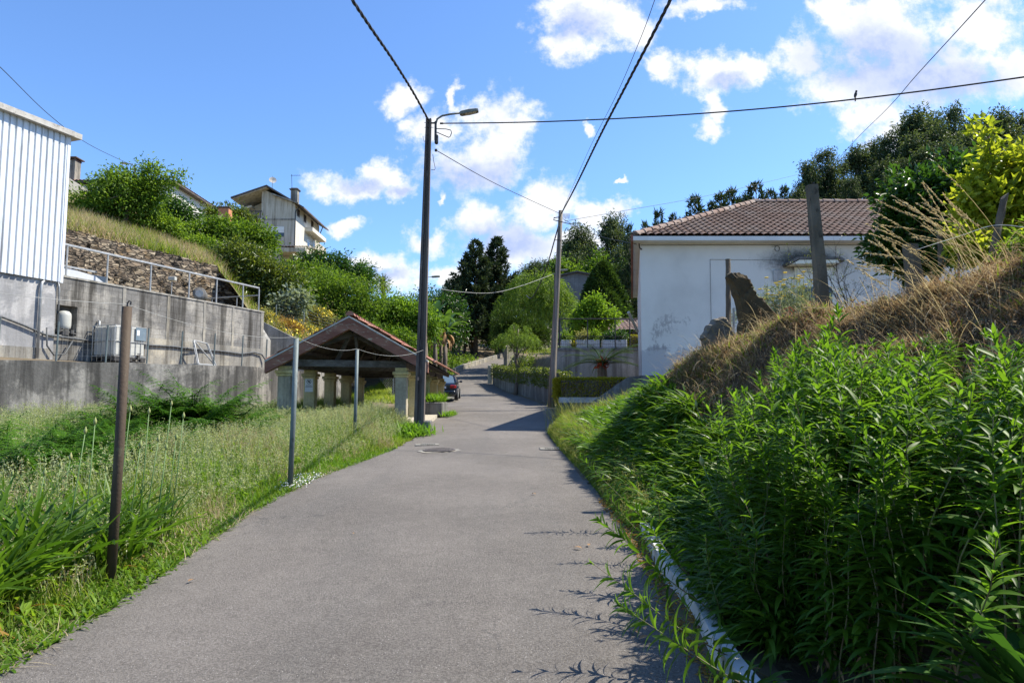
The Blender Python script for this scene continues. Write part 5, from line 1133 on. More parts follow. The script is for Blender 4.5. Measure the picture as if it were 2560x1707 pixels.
for sx in (-0.35, 0.35):
    for sy in (-0.35, 0.35): mb.box((cx+sx, 1.5+sy, cz1+0.06), (0.1, 0.1, 0.12))
mb.build('chimney_cap', 'roof_edge_dark', ch)
mb = MB(); mb.bbox(-0.002, 0.03, 5.6, 6.4, ez-2.2, ez-0.9); w = mb.build('window', 'shutter_white', h1); mb = MB(); mb.bbox(0.03, 0.035, 5.65, 6.35, ez-2.15, ez-1.3); mb.build('pane', 'window_dark', w)
p = at(165, 465, 51); o = wall_line(MB(), resamp([(p.x-6, 50, 10, at(150, 462, 50).z+0.6), (p.x, 51, 10, at(165, 460, 51).z+0.6), (at(210, 470, 53).x, 53.5, 10, at(210, 470, 53).z)], 1.0), 0.25).build('garden_wall', 'terrace_wall'); tag(o, 'pale blockwork wall below the chimney of the hilltop house', 'wall')

D2_ = 72; c2 = at(736, 560, D2_); z0 = at(736, 690, D2_).z-2
h2 = thing('tall_house', 'tall weathered cream house with dark low gabled roof on hilltop', 'house', (c2.x, D2_, z0))
q2 = lambda px, py, d=D2_: (at(px, py, d).x-c2.x, at(px, py, d).z-z0)
xL, zl_ = q2(655, 480); xP, zP = q2(672, 467); xR, zR = q2(737, 508); xLL, zLL = q2(583, 497)
slab = q2(700, 548)[1]
mb = MB(); mb.prism([(xL, 0, 0), (0, 0, 0), (0, 0, zR-0.1), (xL, 0, zl_+0.35)], (0, 9.3, 0)); mb.build('front_wall', 'house_render', h2)
mb = MB(); mb.bbox(-0.05, 0.012, 0.02, 9.28, 0.0, zR-0.1); mb.build('side_wall', 'house_side', h2)
mb = MB(); xa, za = q2(575, 520); mb.prism([(xa, 2.2, 0), (xL-0.003, 2.2, 0), (xL-0.003, 2.2, zl_-0.2), (xLL+0.9, 2.2, zLL-0.45), (xa, 2.2, za-0.3)], (0, 7, 0)); mb.build('recessed_wall', 'house_render', h2)
mb = MB(); mb.bbox(xL, 0.014, -0.035, -0.002, slab-0.12, slab+0.06); mb.build('slab_band', 'plaster_low', h2)
mb = MB(); t_ = 0.16; xE, zE = q2(748, 517); 
mb.prism([(xP, -0.7, zP), (xP, -0.7, zP-t_), (xLL, -0.7, zLL-t_), (xLL, -0.7, zLL)], (0, 10.6, 0)); mb.prism([(xP, -0.7, zP+0.002), (xE+0.5, -0.0, zE), (xE+0.5, -0.0, zE-t_), (xP, -0.7, zP-t_)], (0, 10.0, 0)); rf = mb.build('roof', 'roof_edge_dark', h2)
mb = MB(); a = q2(683, 486); b = q2(735, 508); mb.prism([(a[0], -0.5, a[1]), (b[0]+0.6, -0.5, b[1]-0.06), (b[0]+0.6, -0.5, b[1]-0.2), (a[0], -0.5, a[1]-0.14)], (0, 0.48, 0)); mb.build('verge_strip', 'plaster_low', rf)
mb = MB(); mb.prism([(xL+0.3, -0.03, zl_+0.4), (0.0, -0.03, zR-0.05), (0.0, -0.03, zR-0.35), (xL+0.3, -0.03, zl_+0.05)], (0, 0.028, 0))
mb = MB(); mb.prism([(xLL+0.1, -0.65, zLL-0.2), (xP, -0.65, zP-0.2), (xP, -0.65, zP-0.24), (xLL+0.1, -0.65, zLL-0.24)], (0, 10, 0)); mb.build('soffit', 'house_render', h2)
cx, cz = q2(738, 500, 73); ct = q2(738, 476, 73)[1]
mb = MB(); mb.bev((cx-0.1, 1.2, (cz-0.3+ct)/2), (0.75, 0.7, ct-cz+0.8), 0.02); ch = mb.build('chimney', 'plaster_low', rf); mb = MB(); mb.bev((cx-0.1, 1.2, ct+0.08), (1.0, 0.95, 0.12), 0.02); mb.build('chimney_cap', 'roof_edge_dark', ch)
def flatwin(px0, py0, px1, py1, mat='window_dark', y=-0.004, name='window'):
    a, b = q2(px0, py0), q2(px1, py1); mb = MB(); mb.bbox(a[0], b[0], y-0.05, y, b[1], a[1]); return mb.build(name, mat, h2)
w = flatwin(679, 567, 710, 582, 'shutter_white', name='window'); a, b = q2(683, 581), q2(710, 592); mb = MB(); mb.bbox(a[0], b[0], -0.04, -0.006, b[1], a[1]-0.01); mb.build('pane', 'window_dark', w)
a, b = q2(640, 508), q2(655, 545); mb = MB(); mb.bbox(a[0], b[0]-0.01, 2.14, 2.195, b[1], a[1]); w = mb.build('balcony_door', 'frame_brown', h2); mb = MB(); mb.bbox(a[0]+0.12, b[0]-0.1, 2.12, 2.138, b[1], a[1]-0.15); mb.build('pane', 'window_dark', w)
a, b = q2(620, 527), q2(655, 546); mb = MB(); mb.bbox(a[0], b[0], 0.0, 0.06, a[1]-0.1, a[1])
for k in range(9): x = a[0]+(b[0]-a[0])*k/8; mb.bbox(x-0.02, x+0.02, 0.0, 0.04, b[1], a[1]-0.1)
mb.build('balcony_rail', 'iron_dark', h2); mb = MB(); mb.bbox(a[0]-0.3, b[0], -0.1, 2.1, b[1]-0.15, b[1]); mb.build('balcony_slab', 'house_side', h2)
a, b = q2(634, 552), q2(653, 568); mb = MB(); mb.bbox(a[0], b[0], 2.15, 2.19, b[1], a[1]); mb.build('garage_opening', 'window_dark', h2)
a = q2(577, 518); b = q2(618, 505); mb = MB(); mb.prism([(a[0]-0.5, 1.2, a[1]-0.1), (b[0], 1.2, b[1]), (b[0], 1.2, b[1]-0.22), (a[0]-0.5, 1.2, a[1]-0.32)], (0, 5, 0)); mb.build('lower_roof', 'house_side', h2)
sz = lambda py, d: at(740, py, d).z-z0
for y, (pt, pb) in zip((1.15, 3.55, 6.35), ((524, 542), (538, 556), (553, 570))):
    d = D2_+y; mb = MB(); mb.bbox(0.013, 0.05, y-0.45, y+0.45, sz(pb, d), sz(pt, d)); w = mb.build('attic_window', 'frame_brown', h2); mb = MB(); mb.bbox(0.05, 0.056, y-0.36, y+0.36, sz(pb, d)+0.08, sz(pt, d)-0.08); mb.build('pane', 'window_dark', w)
for y, (pt, pb) in zip((5.0, 7.4), ((600, 617), (605, 622))):
    d = D2_+y; mb = MB(); mb.bbox(0.013, 0.05, y-0.5, y+0.5, sz(pb, d), sz(pt, d)); w = mb.build('window', 'shutter_white', h2); mb = MB(); mb.bbox(0.05, 0.056, y-0.42, y+0.42, sz(pb, d)+0.06, sz(pt, d)-0.3); mb.build('pane', 'window_dark', w)
mb = MB(); zc = sz(583, D2_+6); mb.bbox(0.013, 0.9, 3.6, 9.2, zc-0.35, zc+0.1); mb.build('side_canopy', 'house_side', h2)
mb = MB(); zc = sz(625, D2_+6); mb.bbox(0.013, 1.0, 4.4, 9.0, zc-0.2, zc); mb.bbox(0.92, 1.0, 4.4, 9.0, zc, zc+0.8); mb.build('side_balcony', 'house_render', h2)
mb = MB(); mb.tube([(0.5, 0.3, zR-0.25), (0.1, 0.1, zR-0.8), (0.06, 0.06, zR-1.2), (0.06, 0.06, 2.0)], 0.06, 8); mb.tube([(0.45, 9.2, zR-0.3), (0.06, 9.3, zR-1.2), (0.06, 9.3, 1)], 0.06, 8); mb.build('downpipe', 'gutter_dark', h2)
a = q2(700, 618, 71); b = q2(772, 616, 71); mb = MB(); tile_slope(mb, (a[0]-0.2, -2.2, a[1]-0.25), (b[0]+0.1, -2.2, a[1]-0.25), (b[0]-0.2, 0, a[1]+0.2), (a[0]+0.2, 0, a[1]+0.2), 0.35, 0.5, 0.06, 4); rf2 = mb.build('porch_roof', 'tile_grey', h2)
mb = MB(); mb.bbox(a[0], b[0], -2.15, -0.05, a[1]-0.75, a[1]-0.3); mb.build('porch_beam', 'house_render', h2)
for x in (a[0]+0.2, b[0]-0.3): mb = MB(); mb.bev((x, -2.0, a[1]/2-0.4), (0.3, 0.3, a[1]-0.76), 0.02); mb.build('porch_post', 'house_render', h2)
# dish and aerial on the roof ridge
dp = at(681, 462, 73); t = thing('satellite_dish', 'round satellite dish on the peak of the tall cream house', 'satellite dish', dp); mb = MB(); mb.tube([(0, 0, -0.5), (0, 0, 0.95)], 0.03, 6); mb.build('mast', 'galv_dull', t)
mb = MB(); q = MB().lathe([(0.0, 0.0), (0.15, 0.015), (0.3, 0.06), (0.4, 0.11), (0.4, 0.13), (0.0, 0.03)], n=18); rm = Matrix.Rotation(R(-65), 3, 'Y') @ Matrix.Rotation(R(-60), 3, 'X'); rm = Vector((0.35, -0.85, 0.35)).normalized().to_track_quat('Z', 'Y').to_matrix(); mb.add([rm @ Vector(p)+Vector((0.05, -0.08, 0.42)) for p in q.v], q.f); mb.tube([(0.05, -0.1, 0.1), (0.25, -0.6, 0.45)], 0.02, 5); mb.build('reflector', 'sheet_cap', t)
ap = at(730, 476, 73.1); ap = Vector((ap.x, ap.y, ap.z+0.1)); t = thing('aerial', 'thin television aerial rising from the chimney of the tall house', 'aerial', ap); e = at(729, 436, 73.1)-ap; mb = MB(); mb.tube([(0, 0, 0), e], 0.025, 5); mb.tube([e-Vector((0.1, 0, 0.15)), e+Vector((0.95, 0, -0.12))], 0.018, 5)
for k in range(5): p = e+Vector((0.1+0.2*k, 0, -0.13)); mb.tube([p-Vector((0, 0.2, 0)), p+Vector((0, 0.2, 0))], 0.01, 4)
mb.build('mast', 'iron_dark', t)
# brick chimney block among the shrubs and green net panel on the slope
bp = at(563, 545, 52); t = thing('brick_chimney', 'orange brick chimney stack poking out of hillside shrubs', 'chimney', bp-Vector((0, 0, 1.6))); mb = MB(); mb.bev((0, 0, 1.0), (0.8, 0.7, 2.6), 0.02); mb.build('stack', 'brick_orange', t); mb = MB(); mb.bev((0, 0, 2.36), (0.95, 0.85, 0.1), 0.02); mb.build('cap', 'roof_edge_dark', t)
a, b, c, d = at(690, 655, 44), at(765, 690, 43), at(765, 705, 43), at(690, 690, 44); t = thing('shade_net', 'dark green shade netting stretched on the slope below tall house', 'net', a); mb = MB(); mb.prism([p-a for p in (a, b, c, d)], (0, 0.04, 0)); mb.build('netting', 'net_green', t); mb = MB(); mb.tube([Vector((0, -0.05, -1.5)), Vector((0, -0.05, 0.2))], 0.03, 6); mb.tube([b-a+Vector((0, -0.05, -1.2)), b-a+Vector((0, -0.05, 0.3))], 0.03, 6); mb.build('posts', 'galv_dull', t)

# ---------------------------------------------------------------- posts, slabs and fences on the right bank
def cpost(label, b, tpt, w, mat, name, sides=4, top_cut=0.0):
    t = thing(name, label, 'post', b); mb = MB(); h = tpt-b; n = 9; vs = []; rng = np.random.default_rng(int(abs(b.x)*100))
    k_ = 8 if sides == 8 else 4
    for i in range(n):
        f = i/(n-1); c = h*f; ww = w*(1.12-0.2*f)
        for j in range(k_):
            an = math.pi/4+2*math.pi*j/k_ if k_ == 4 else 2*math.pi*j/k_; rr = ww*(0.7 if k_ == 4 else 0.52)
            vs.append(c+Vector((rr*math.cos(an)+rng.normal()*0.004, rr*math.sin(an)+rng.normal()*0.004, rng.normal()*0.004+(top_cut*math.cos(an) if i == n-1 else 0))))
    mb.add(vs, [(i*k_+j, i*k_+(j+1) % k_, (i+1)*k_+(j+1) % k_, (i+1)*k_+j) for i in range(n-1) for j in range(k_)]+[tuple((n-1)*k_+j for j in range(k_))]); mb.build('shaft', mat, t); return t
def post_at(label, px, pyb, pxt, pyt, d, w, mat, name, **k):
    b = at(px, pyb, d); t_ = at(pxt, pyt, d); b = b-(t_-b)*0.2; return cpost(label, b, t_, w, mat, name, **k)
cp = post_at('tall weathered concrete post standing on the dry grass bank', 2060, 795, 2029, 464, 9.0, 0.13, 'concrete_post', 'concrete_post')
mb = MB(); hh = at(2029, 464, 9.0)-cp.location
for k in range(2): mb.tube([hh-Vector((0.02*k, 0.03, 0.02)), hh+Vector((0.01+0.02*k, -0.03, 0.035))], 0.006, 5)
mb.build('rebar', 'iron_dark', cp)
post_at('slim dark post standing behind the leaning rock slab', 1821, 800, 1820, 648, 11.6, 0.085, 'stake_wood', 'wooden_post', sides=8)
post_at('grey stub post behind dry grass before the dark citrus tree', 2290, 730, 2275, 610, 7.6, 0.13, 'concrete_post', 'concrete_post')
post_at('leaning dark wooden stake supporting wire by the lime tree', 2475, 660, 2512, 490, 7.4, 0.075, 'stake_wood', 'wooden_stake', sides=8, top_cut=0.03)
post_at('thin dark stake between the stub post and lime tree', 2352, 650, 2350, 575, 8.3, 0.06, 'stake_wood', 'wooden_stake', sides=8)
cable('fence_wire', 'rusty fence wire from stub post to the leaning stake', [at(2290, 625, 7.5), at(2400, 590, 7.5), at(2492, 563, 7.35), at(2600, 575, 7.0)], 0.004, 'wire_pale')
rngk = np.random.default_rng(8)
def rock(label, outline, d, th, mat, name='rock_slab', cat='rock', base=0.25):
    pts = [at(px, py, d) for px, py in outline]; c = sum(pts, Vector())/len(pts); t = thing(name, label, cat, Vector((c.x, d, min(p.z for p in pts)-base)))
    n = 0; ring = []
    for a, b in zip(pts, pts[1:]+pts[:1]):
        for k in range(4): ring.append(a.lerp(b, k/4)+Vector((rngk.normal()*0.010, 0, rngk.normal()*0.010)))
    m_ = len(ring); mb = MB(); lay = [(0.82, -th*0.55), (0.97, -th*0.3), (1.0, 0.0), (0.97, th*0.3), (0.82, th*0.55)]; vs = []
    for s_, y in lay:
        for p in ring: vs.append(c+(p-c)*s_+Vector((0, y+rngk.normal()*0.008, 0))-t.location)
    mb.add(vs, [(i*m_+j, i*m_+(j+1) % m_, (i+1)*m_+(j+1) % m_, (i+1)*m_+j) for i in range(len(lay)-1) for j in range(m_)]+[tuple(range(m_))[::-1], tuple((len(lay)-1)*m_+j for j in range(m_))]); mb.build('stone', mat, t); return t
rock('tall brown rock slab leaning on the crest of dry bank', [(1816, 690), (1822, 684), (1845, 683), (1862, 688), (1872, 700), (1875, 712), (1888, 735), (1903, 748), (1922, 770), (1945, 795), (1962, 818), (1945, 850), (1900, 880), (1850, 875), (1842, 840), (1848, 800), (1838, 755), (1826, 715)], 10.6, 0.22, 'rock', base=0.0)
rock('small lichen covered stone beside the leaning rock slab', [(1752, 845), (1762, 820), (1782, 800), (1800, 792), (1814, 798), (1822, 815), (1836, 845), (1830, 870), (1760, 872)], 10.9, 0.3, 'rock_grey', 'boulder', 'stone', base=0.0)
# ring-wire and orange net by the rocks
t = thing('orange_net', 'torn orange safety netting beside the leaning rock', 'netting', at(1970, 815, 11.2)); mb = MB(); rng = np.random.default_rng(4); o_ = t.location
for k in range(14):
    a = at(1952+k*4.0, 838-8*abs(math.sin(k*0.8)), 11.2); b = at(1955+k*3.6, 765+14*abs(math.sin(k*1.3))+abs(k-5)*6, 11.2); mb.tube([a-o_, (a+b)/2-o_+Vector((rng.normal()*0.03, rng.normal()*0.03, 0)), b-o_], 0.006, 4)
for k in range(7):
    py = 775+k*9; mb.tube([at(1955+rng.normal()*3, py, 11.2)-o_, at(1975, py+rng.normal()*4, 11.2)-o_, at(1985+k*3, py+rng.normal()*4+4, 11.2)-o_], 0.006, 4)
mb.build('strands', 'orange_net', t)
t = thing('wire_mesh_fence', 'rusty wire mesh panel standing between the two rocks', 'mesh panel', at(1845, 850, 11.9)); o_ = t.location; mb = MB()
for k in range(9): mb.tube([at(1818, 785+k*8, 11.9)-o_, at(1850, 783+k*8, 11.9)-o_], 0.005, 4)
for px in (1820, 1834, 1848): mb.tube([at(px, 770, 11.9)-o_, at(px, 860, 11.9)-o_], 0.006 if px != 1834 else 0.02, 4)
mb.build('wires', 'wire_grey', t)
# ================================================================ vegetation
def pxm(d): return d/F/math.cos(PITCH)*1.0
def blob_at(px, py, rx, ry, d, dd=0.0, kz=0.85):
    c = at(px, py, d+dd); k = d/F; return (c.x, c.y, c.z, rx*k, rx*k*kz, ry*k)
def tree(name, label, cat, px, d, blobs, n, L, Wd, mat, seed, bark='bark', r0=0.12, clump=0.5, per=16, down=0.25, base_py=None, lump=0.28, shell=2.6, group=None, out=0.7, twigs=8, rest=None):
    rng = np.random.default_rng(seed); b = spot(px, d) if base_py is None else at(px, base_py, d)
    if rest is not None: b.z = rest
    t = thing(name, label, cat, b, 0, group)
    B = [blob_at(*q[:4], d, q[4] if len(q) > 4 else 0.0) for q in blobs]; B = [(x-b.x, y-b.y, z-b.z, rx*0.84, ry*0.84, rz*0.84) for x, y, z, rx, ry, rz in B]
    V, Fc, C = crown(rng, B, int(n*0.85), L, Wd, clump, per, down, shell, lump+0.14, out)
    NP().add(V, Fc).build('crown', mat, t, False)
    mb = MB(); top_b = max(B, key=lambda q: q[2]); tp_ = Vector((top_b[0]*0.8, top_b[1]*0.8, max(0.6, top_b[2]-top_b[5]*0.2)))
    tg = [q[:3] for q in B]+[tuple(C[i]) for i in rng.choice(len(C), min(len(C), twigs), replace=False)]
    limbs(mb, rng, (0, 0, -0.3), tp_, r0, tg); mb.build('trunk', bark, t, True)
    return t
# ---- conifers
def conifer_mesh(rng, h, Rr, z0, lev, tuft_L, tuft_W, per_node=7, sweep=0.25, pw=0.85, node=0.3, brk=0.0):
    P = []; D = []; mb = MB(); mb.tube([(0, 0, -0.4), (0.05, 0, h*0.5), (0, 0, h*0.98)], [h*0.018+0.05, h*0.012+0.03, 0.02], 8)
    for i in range(lev):
        f = (i+rng.uniform(-0.2, 0.2))/lev; f = min(max(f, 0), 0.985); z = z0+(h-z0)*f
        for k in range(int(5+3*(1-f))):
            r = Rr*(1-f**pw)*rng.uniform(0.55, 1.15)+0.18; az = rng.uniform(0, 6.28); el = -0.25+0.95*f+rng.normal()*0.12
            n = max(2, int(r/node)); q = Vector((0, 0, z)); pts = [q.copy()]
            for j in range(n):
                e = el+sweep*2.2*(j/n)**2; q = q+Vector((math.cos(az)*math.cos(e), math.sin(az)*math.cos(e), math.sin(e)))*(r/n); pts.append(q.copy())
                if j/n > 0.18:
                    dv = np.array([math.cos(az)*math.cos(e), math.sin(az)*math.cos(e), math.sin(e)]); m = per_node
                    P.append(np.repeat(np.array(q)[None], m, 0)+rng.normal(size=(m, 3))*0.07); D.append(dv[None]*0.9+rdir(rng, m)*0.95)
            if i % 2 == 0: mb.tube(pts, [0.035*(1-j/len(pts))+0.008 for j in range(len(pts))], 4, False)
    P, D = np.concatenate(P), np.concatenate(D); V, Fc = leaf_cards(P, D, tuft_L*rng.uniform(0.6, 1.2, len(P)), tuft_W, rng, 0.1, 0.05)
    return V, Fc, mb
def conifer(name, label, px, top_py, d, wpx, mat, seed, lev=22, z0f=0.25, tl=0.45, tw=0.09, group=None, **k):
    rng = np.random.default_rng(seed); b = spot(px, d); h = at(px, top_py, d).z-b.z; t = thing(name, label, 'tree', b, 0, group)
    V, Fc, mb = conifer_mesh(rng, h, wpx*d/F/2, h*z0f, lev, tl, tw, **k); NP().add(V, Fc).build('crown', mat, t, False); mb.build('trunk', 'bark', t, True); return t
conifer('fir_tree', 'left one of two dark shaggy firs standing close together', 1188, 604, 83, 205, 'lf_conifer', 21, 34, 0.22, 0.6, 0.16, per_node=16, sweep=0.4, pw=1.15)
conifer('fir_tree', 'right one of two dark shaggy firs standing close together', 1242, 598, 85, 210, 'lf_conifer', 22, 34, 0.22, 0.6, 0.16, per_node=16, sweep=0.4, pw=1.15)
# ---- far pines behind the tiled roof: one prototype, copies by size
def proto_tree(name, label, cat, group, V, Fc, mb, mat, bark, loc, sc, rz):
    t = thing(name, label, cat, loc, rz, group); t.scale = sc; NP().add(V, Fc).build('crown', mat, t, False); mb.build('trunk', bark, t, True); note_kids(t); return t
rng = np.random.default_rng(31); pinep = []
G_ = 'pines beyond the tiled roof'
pl_ = [(1655, 528, 70, 52), (1692, 540, 74, 46), (1748, 494, 72, 80), (1790, 510, 78, 66), (1815, 488, 76, 74), (1843, 476, 80, 76), (1885, 486, 78, 66), (1906, 462, 74, 84), (1945, 478, 76, 62), (1978, 470, 80, 60), (1580, 566, 84, 40), (1620, 560, 90, 50), (1715, 548, 90, 60), (1865, 500, 92, 70), (1960, 500, 94, 70), (2005, 498, 90, 60)]
for i, (px, tp, d, w) in enumerate(pl_):
    b = spot(px, d); h = at(px, tp, d).z-b.z; sc = (w*d/F/3.0, w*d/F/3.0, h/10.0)
    if i < 3:
        V, Fc, mb = conifer_mesh(rng, 10, 2.5, 3.0, 17, 0.6, 0.13, per_node=11, sweep=0.4, pw=1.25); t = proto_tree('pine_tree', 'dark green pine showing above ridge of the brown tiled roof', 'tree', G_, V, Fc, mb, 'lf_pine', 'bark', b, sc, 0); pinep.append(t)
    else:
        c = copy_tree(pinep[i % 3]); c.location = b; c.scale = sc; c.rotation_euler = (0, 0, rng.uniform(0, 6.28))
# ---- eucalyptus on the hill
rng = np.random.default_rng(41); eup = []
def euc_mesh(rng, dense=1.0):
    B = []; h = 18; mb = MB(); tips = []
    for i in range(11):
        z = rng.uniform(7.5, 16.4); r = 2.5*(1-abs(z-12.0)/10); a = rng.uniform(0, 6.28); o_ = rng.uniform(0.2, 2.5)*(1.15-z/22)
        B.append((o_*math.cos(a), o_*math.sin(a), z, r*rng.uniform(0.42, 0.8), r*rng.uniform(0.42, 0.8), r*rng.uniform(0.4, 0.7))); tips.append(B[-1][:3])
    B.append((0, 0, 16.4, 1.3, 1.3, 1.5))
    V, Fc, C = crown(rng, B, int(7200*dense), 0.5, 0.17, 0.8, 18, 0.7, 2.2, 0.35, 0.35)
    limbs(mb, rng, (0, 0, -1), (0.3, 0.2, 16), 0.26, tips, 0.05, 0.15, 7, 0.35); return V, Fc, mb
el_ = [(2012, 470, 100, 70), (2040, 398, 106, 75), (2085, 369, 108, 85), (2128, 402, 110, 70), (2172, 362, 112, 90), (2215, 345, 118, 80), (2250, 332, 112, 90), (2290, 322, 120, 95), (2322, 270, 112, 115), (2372, 275, 118, 100), (2424, 258, 114, 80), (2470, 300, 108, 100), (2510, 290, 116, 110), (2545, 268, 112, 120), (2600, 280, 114, 120), (2650, 300, 110, 120),
       (2235, 400, 98, 90), (2290, 395, 96, 100), (2350, 360, 94, 110), (2410, 350, 92, 110), (2470, 380, 90, 110), (2540, 370, 92, 120), (2150, 440, 96, 60), (2385, 310, 102, 100), (2320, 330, 104, 100), (2450, 330, 100, 110), (2500, 340, 100, 110), (2590, 350, 98, 120), (2260, 430, 88, 80), (2330, 430, 86, 90), (2410, 430, 84, 100), (2490, 440, 82, 100)]
Ge = 'eucalyptus trees of the hilltop grove'
for i, (px, tp, d, w) in enumerate(el_):
    b = spot(px, d); h = at(px, tp, d).z-b.z; sc = (w*d/F/5.6, w*d/F/5.6, h/18.0)
    if i < 4: V, Fc, mb = euc_mesh(rng, 1.0); t = proto_tree('eucalyptus_tree', 'tall dark eucalyptus in the grove on the hill above white house', 'tree', Ge, V, Fc, mb, 'lf_euc', 'bark_pale', b, sc, 0); eup.append(t)
    else: c = copy_tree(eup[i % 4]); c.location = b; c.scale = sc; c.rotation_euler = (0, 0, rng.uniform(0, 6.28))
# ---- wood beyond the bend (each crown its own tree)
Gb = 'trees of the wood beyond the block shed'
el_ = [(1452, 556, 125, 90), (1530, 536, 120, 75), (1556, 545, 122, 60), (1578, 572, 118, 55), (1420, 600, 128, 60), (1488, 610, 118, 90), (1560, 620, 112, 90), (1400, 640, 130, 80), (1370, 648, 135, 70), (1338, 650, 132, 60), (1316, 668, 138, 60), (1296, 690, 140, 60), (1270, 705, 135, 60), (1360, 680, 120, 80), (1440, 640, 112, 100), (1520, 660, 108, 100), (1580, 650, 105, 80), (1250, 715, 130, 60), (1475, 585, 124, 60), (1135, 694, 100, 60), (1110, 715, 105, 50), (1090, 740, 100, 50)]
for i, (px, tp, d, w) in enumerate(el_):
    b = spot(px, d); h = at(px, tp, d).z-b.z; c = copy_tree(eup[(i*3+1) % 4]); c.location = b; c.scale = (w*d/F/5.0, w*d/F/5.0, h/18.0); c.rotation_euler = (0, 0, rng.uniform(0, 6.28)); c['group'] = Gb; c['label'] = 'dark tree in the distant wood beyond block shed and firs'; c.name = 'woodland_tree'
for i, (px, py, rx, ry, d, mat) in enumerate([(1415, 690, 60, 42, 100, 'lf_mid'), (1350, 705, 50, 36, 104, 'lf_pine'), (1490, 690, 50, 60, 104, 'lf_mid'), (1560, 700, 45, 60, 100, 'lf_cypress'), (1600, 700, 40, 80, 98, 'lf_cypress'), (1390, 730, 40, 60, 98, 'lf_pine')]):
    tree('woodland_tree', 'rounded green tree in the distant wood beyond block shed and firs', 'tree', px, d, [(px, py, rx, ry), (px+rx*0.5, py+ry*0.5, rx*0.7, ry*0.7), (px-rx*0.5, py+ry*0.6, rx*0.7, ry*0.7)], 7000, 0.5, 0.24, mat, 60+i, group=Gb, clump=1.0, r0=0.25)
# ---- weeping tree, cone tree, small bright tree
def weeping(name, label, px, d, blobs, strands, seed, mat, drop=(1.2, 3.2), leaf=0.3, lw=0.035, step=0.14, rest=None, r0=0.15):
    rng = np.random.default_rng(seed); b = spot(px, d)
    if rest is not None: b.z = rest
    t = thing(name, label, 'tree', b); B = np.array([blob_at(*q, d) for q in blobs]); B[:, :3] -= np.array(b)
    k = rng.choice(len(B), strands, p=(B[:, 3]*B[:, 5])/(B[:, 3]*B[:, 5]).sum()); dv = rdir(rng, strands); dv[:, 2] = np.abs(dv[:, 2])*1.0-0.15; r = rng.uniform(0.45, 1, strands)**0.5
    s0 = B[k, :3]+dv*B[k, 3:]*r[:, None]; P = []; D = []
    for i in range(strands):
        q = s0[i].copy(); o_ = np.array([dv[i, 0], dv[i, 1], 0.35]); L_ = rng.uniform(*drop); m = int(L_/step)
        for j in range(m):
            f = j/m; v = o_*(1-f)*0.6+np.array([0, 0, -1.0])*(0.1+f*1.3)+rng.normal(size=3)*0.06; v /= np.linalg.norm(v); q = q+v*step
            for _ in range(2): P.append(q+rng.normal(size=3)*0.04); D.append(v*0.8+rng.normal(size=3)*0.42)
    P, D = np.array(P), np.array(D); keep = P[:, 2] > 0.15; V, Fc = leaf_cards(P[keep], D[keep], leaf*rng.uniform(0.6, 1.2, keep.sum()), lw, rng, 0.1, 0.1)
    NP().add(V, Fc).build('crown', mat, t, False); mb = MB(); tp_ = Vector(max(B.tolist(), key=lambda q: q[2])[:3]); limbs(mb, rng, (0, 0, -0.3), tp_, r0, [tuple(x) for x in s0[rng.choice(strands, 14)]]); mb.build('trunk', 'bark', t, True); return t
weeping('weeping_tree', 'large feathery weeping tree in front of the block shed', 1345, 66, [(1345, 712, 55, 40), (1320, 755, 50, 50), (1375, 750, 48, 55), (1395, 790, 30, 50), (1300, 795, 40, 50)], 700, 71, 'lf_willow', (1.5, 4.0), 0.42, 0.055, 0.18)
weeping('roadside_tree', 'small wispy drooping tree standing against the roadside wall', 1287, 46, [(1285, 848, 36, 24), (1314, 852, 28, 22), (1258, 858, 24, 16), (1296, 822, 18, 14), (1306, 925, 12, 14), (1298, 950, 10, 10), (1318, 895, 10, 12)], 430, 72, 'lf_willow', (0.25, 1.1), 0.2, 0.03, 0.1, r0=0.14, rest=float(zr(46)))
tree('young_pine', 'grey green pine with soft long needles below weeping tree', 'tree', 1300, 60, [(1300, 830, 60, 40), (1270, 810, 40, 36), (1340, 840, 40, 36)], 9000, 0.5, 0.05, 'lf_cypress', 73, clump=0.5, down=-0.4)
rngc = np.random.default_rng(74); b = spot(1512, 56); t = thing('cone_tree', 'dense dark green cone shaped tree behind the bright small tree', 'tree', b)
hC = at(1512, 657, 56).z-b.z; rC = 72*56/F; n = 15000; u = rngc.uniform(0, 1, n)**0.75; zz = u*hC; az = rngc.uniform(0, 6.28, n); rad = 1.1*rC*np.minimum(1, (1-u)*1.3)**0.62*(0.82+0.22*rngc.uniform(0, 1, n)**2)*(1+0.12*np.sin(az*5+zz*2)); P = np.stack([rad*np.cos(az), rad*np.sin(az), zz], 1); D = np.stack([np.cos(az), np.sin(az), np.full(n, 0.5)], 1)+rngc.normal(size=(n, 3))*0.5
V, Fc = leaf_cards(P, D, 0.3, 0.13, rngc); NP().add(V, Fc).build('crown', 'lf_cypress', t, False); mb = MB(); mb.tube([(0, 0, -0.3), (0, 0, hC*0.9)], [0.2, 0.05], 8); mb.build('trunk', 'bark', t)
tree('bright_tree', 'small bright yellow green tree behind the dark railing', 'tree', 1500, 41, [(1478, 775, 40, 30), (1455, 800, 28, 24), (1510, 795, 34, 28), (1480, 815, 40, 18), (1490, 755, 24, 16)], 6500, 0.2, 0.11, 'lf_bright', 75, r0=0.1, clump=0.35, rest=4.3)
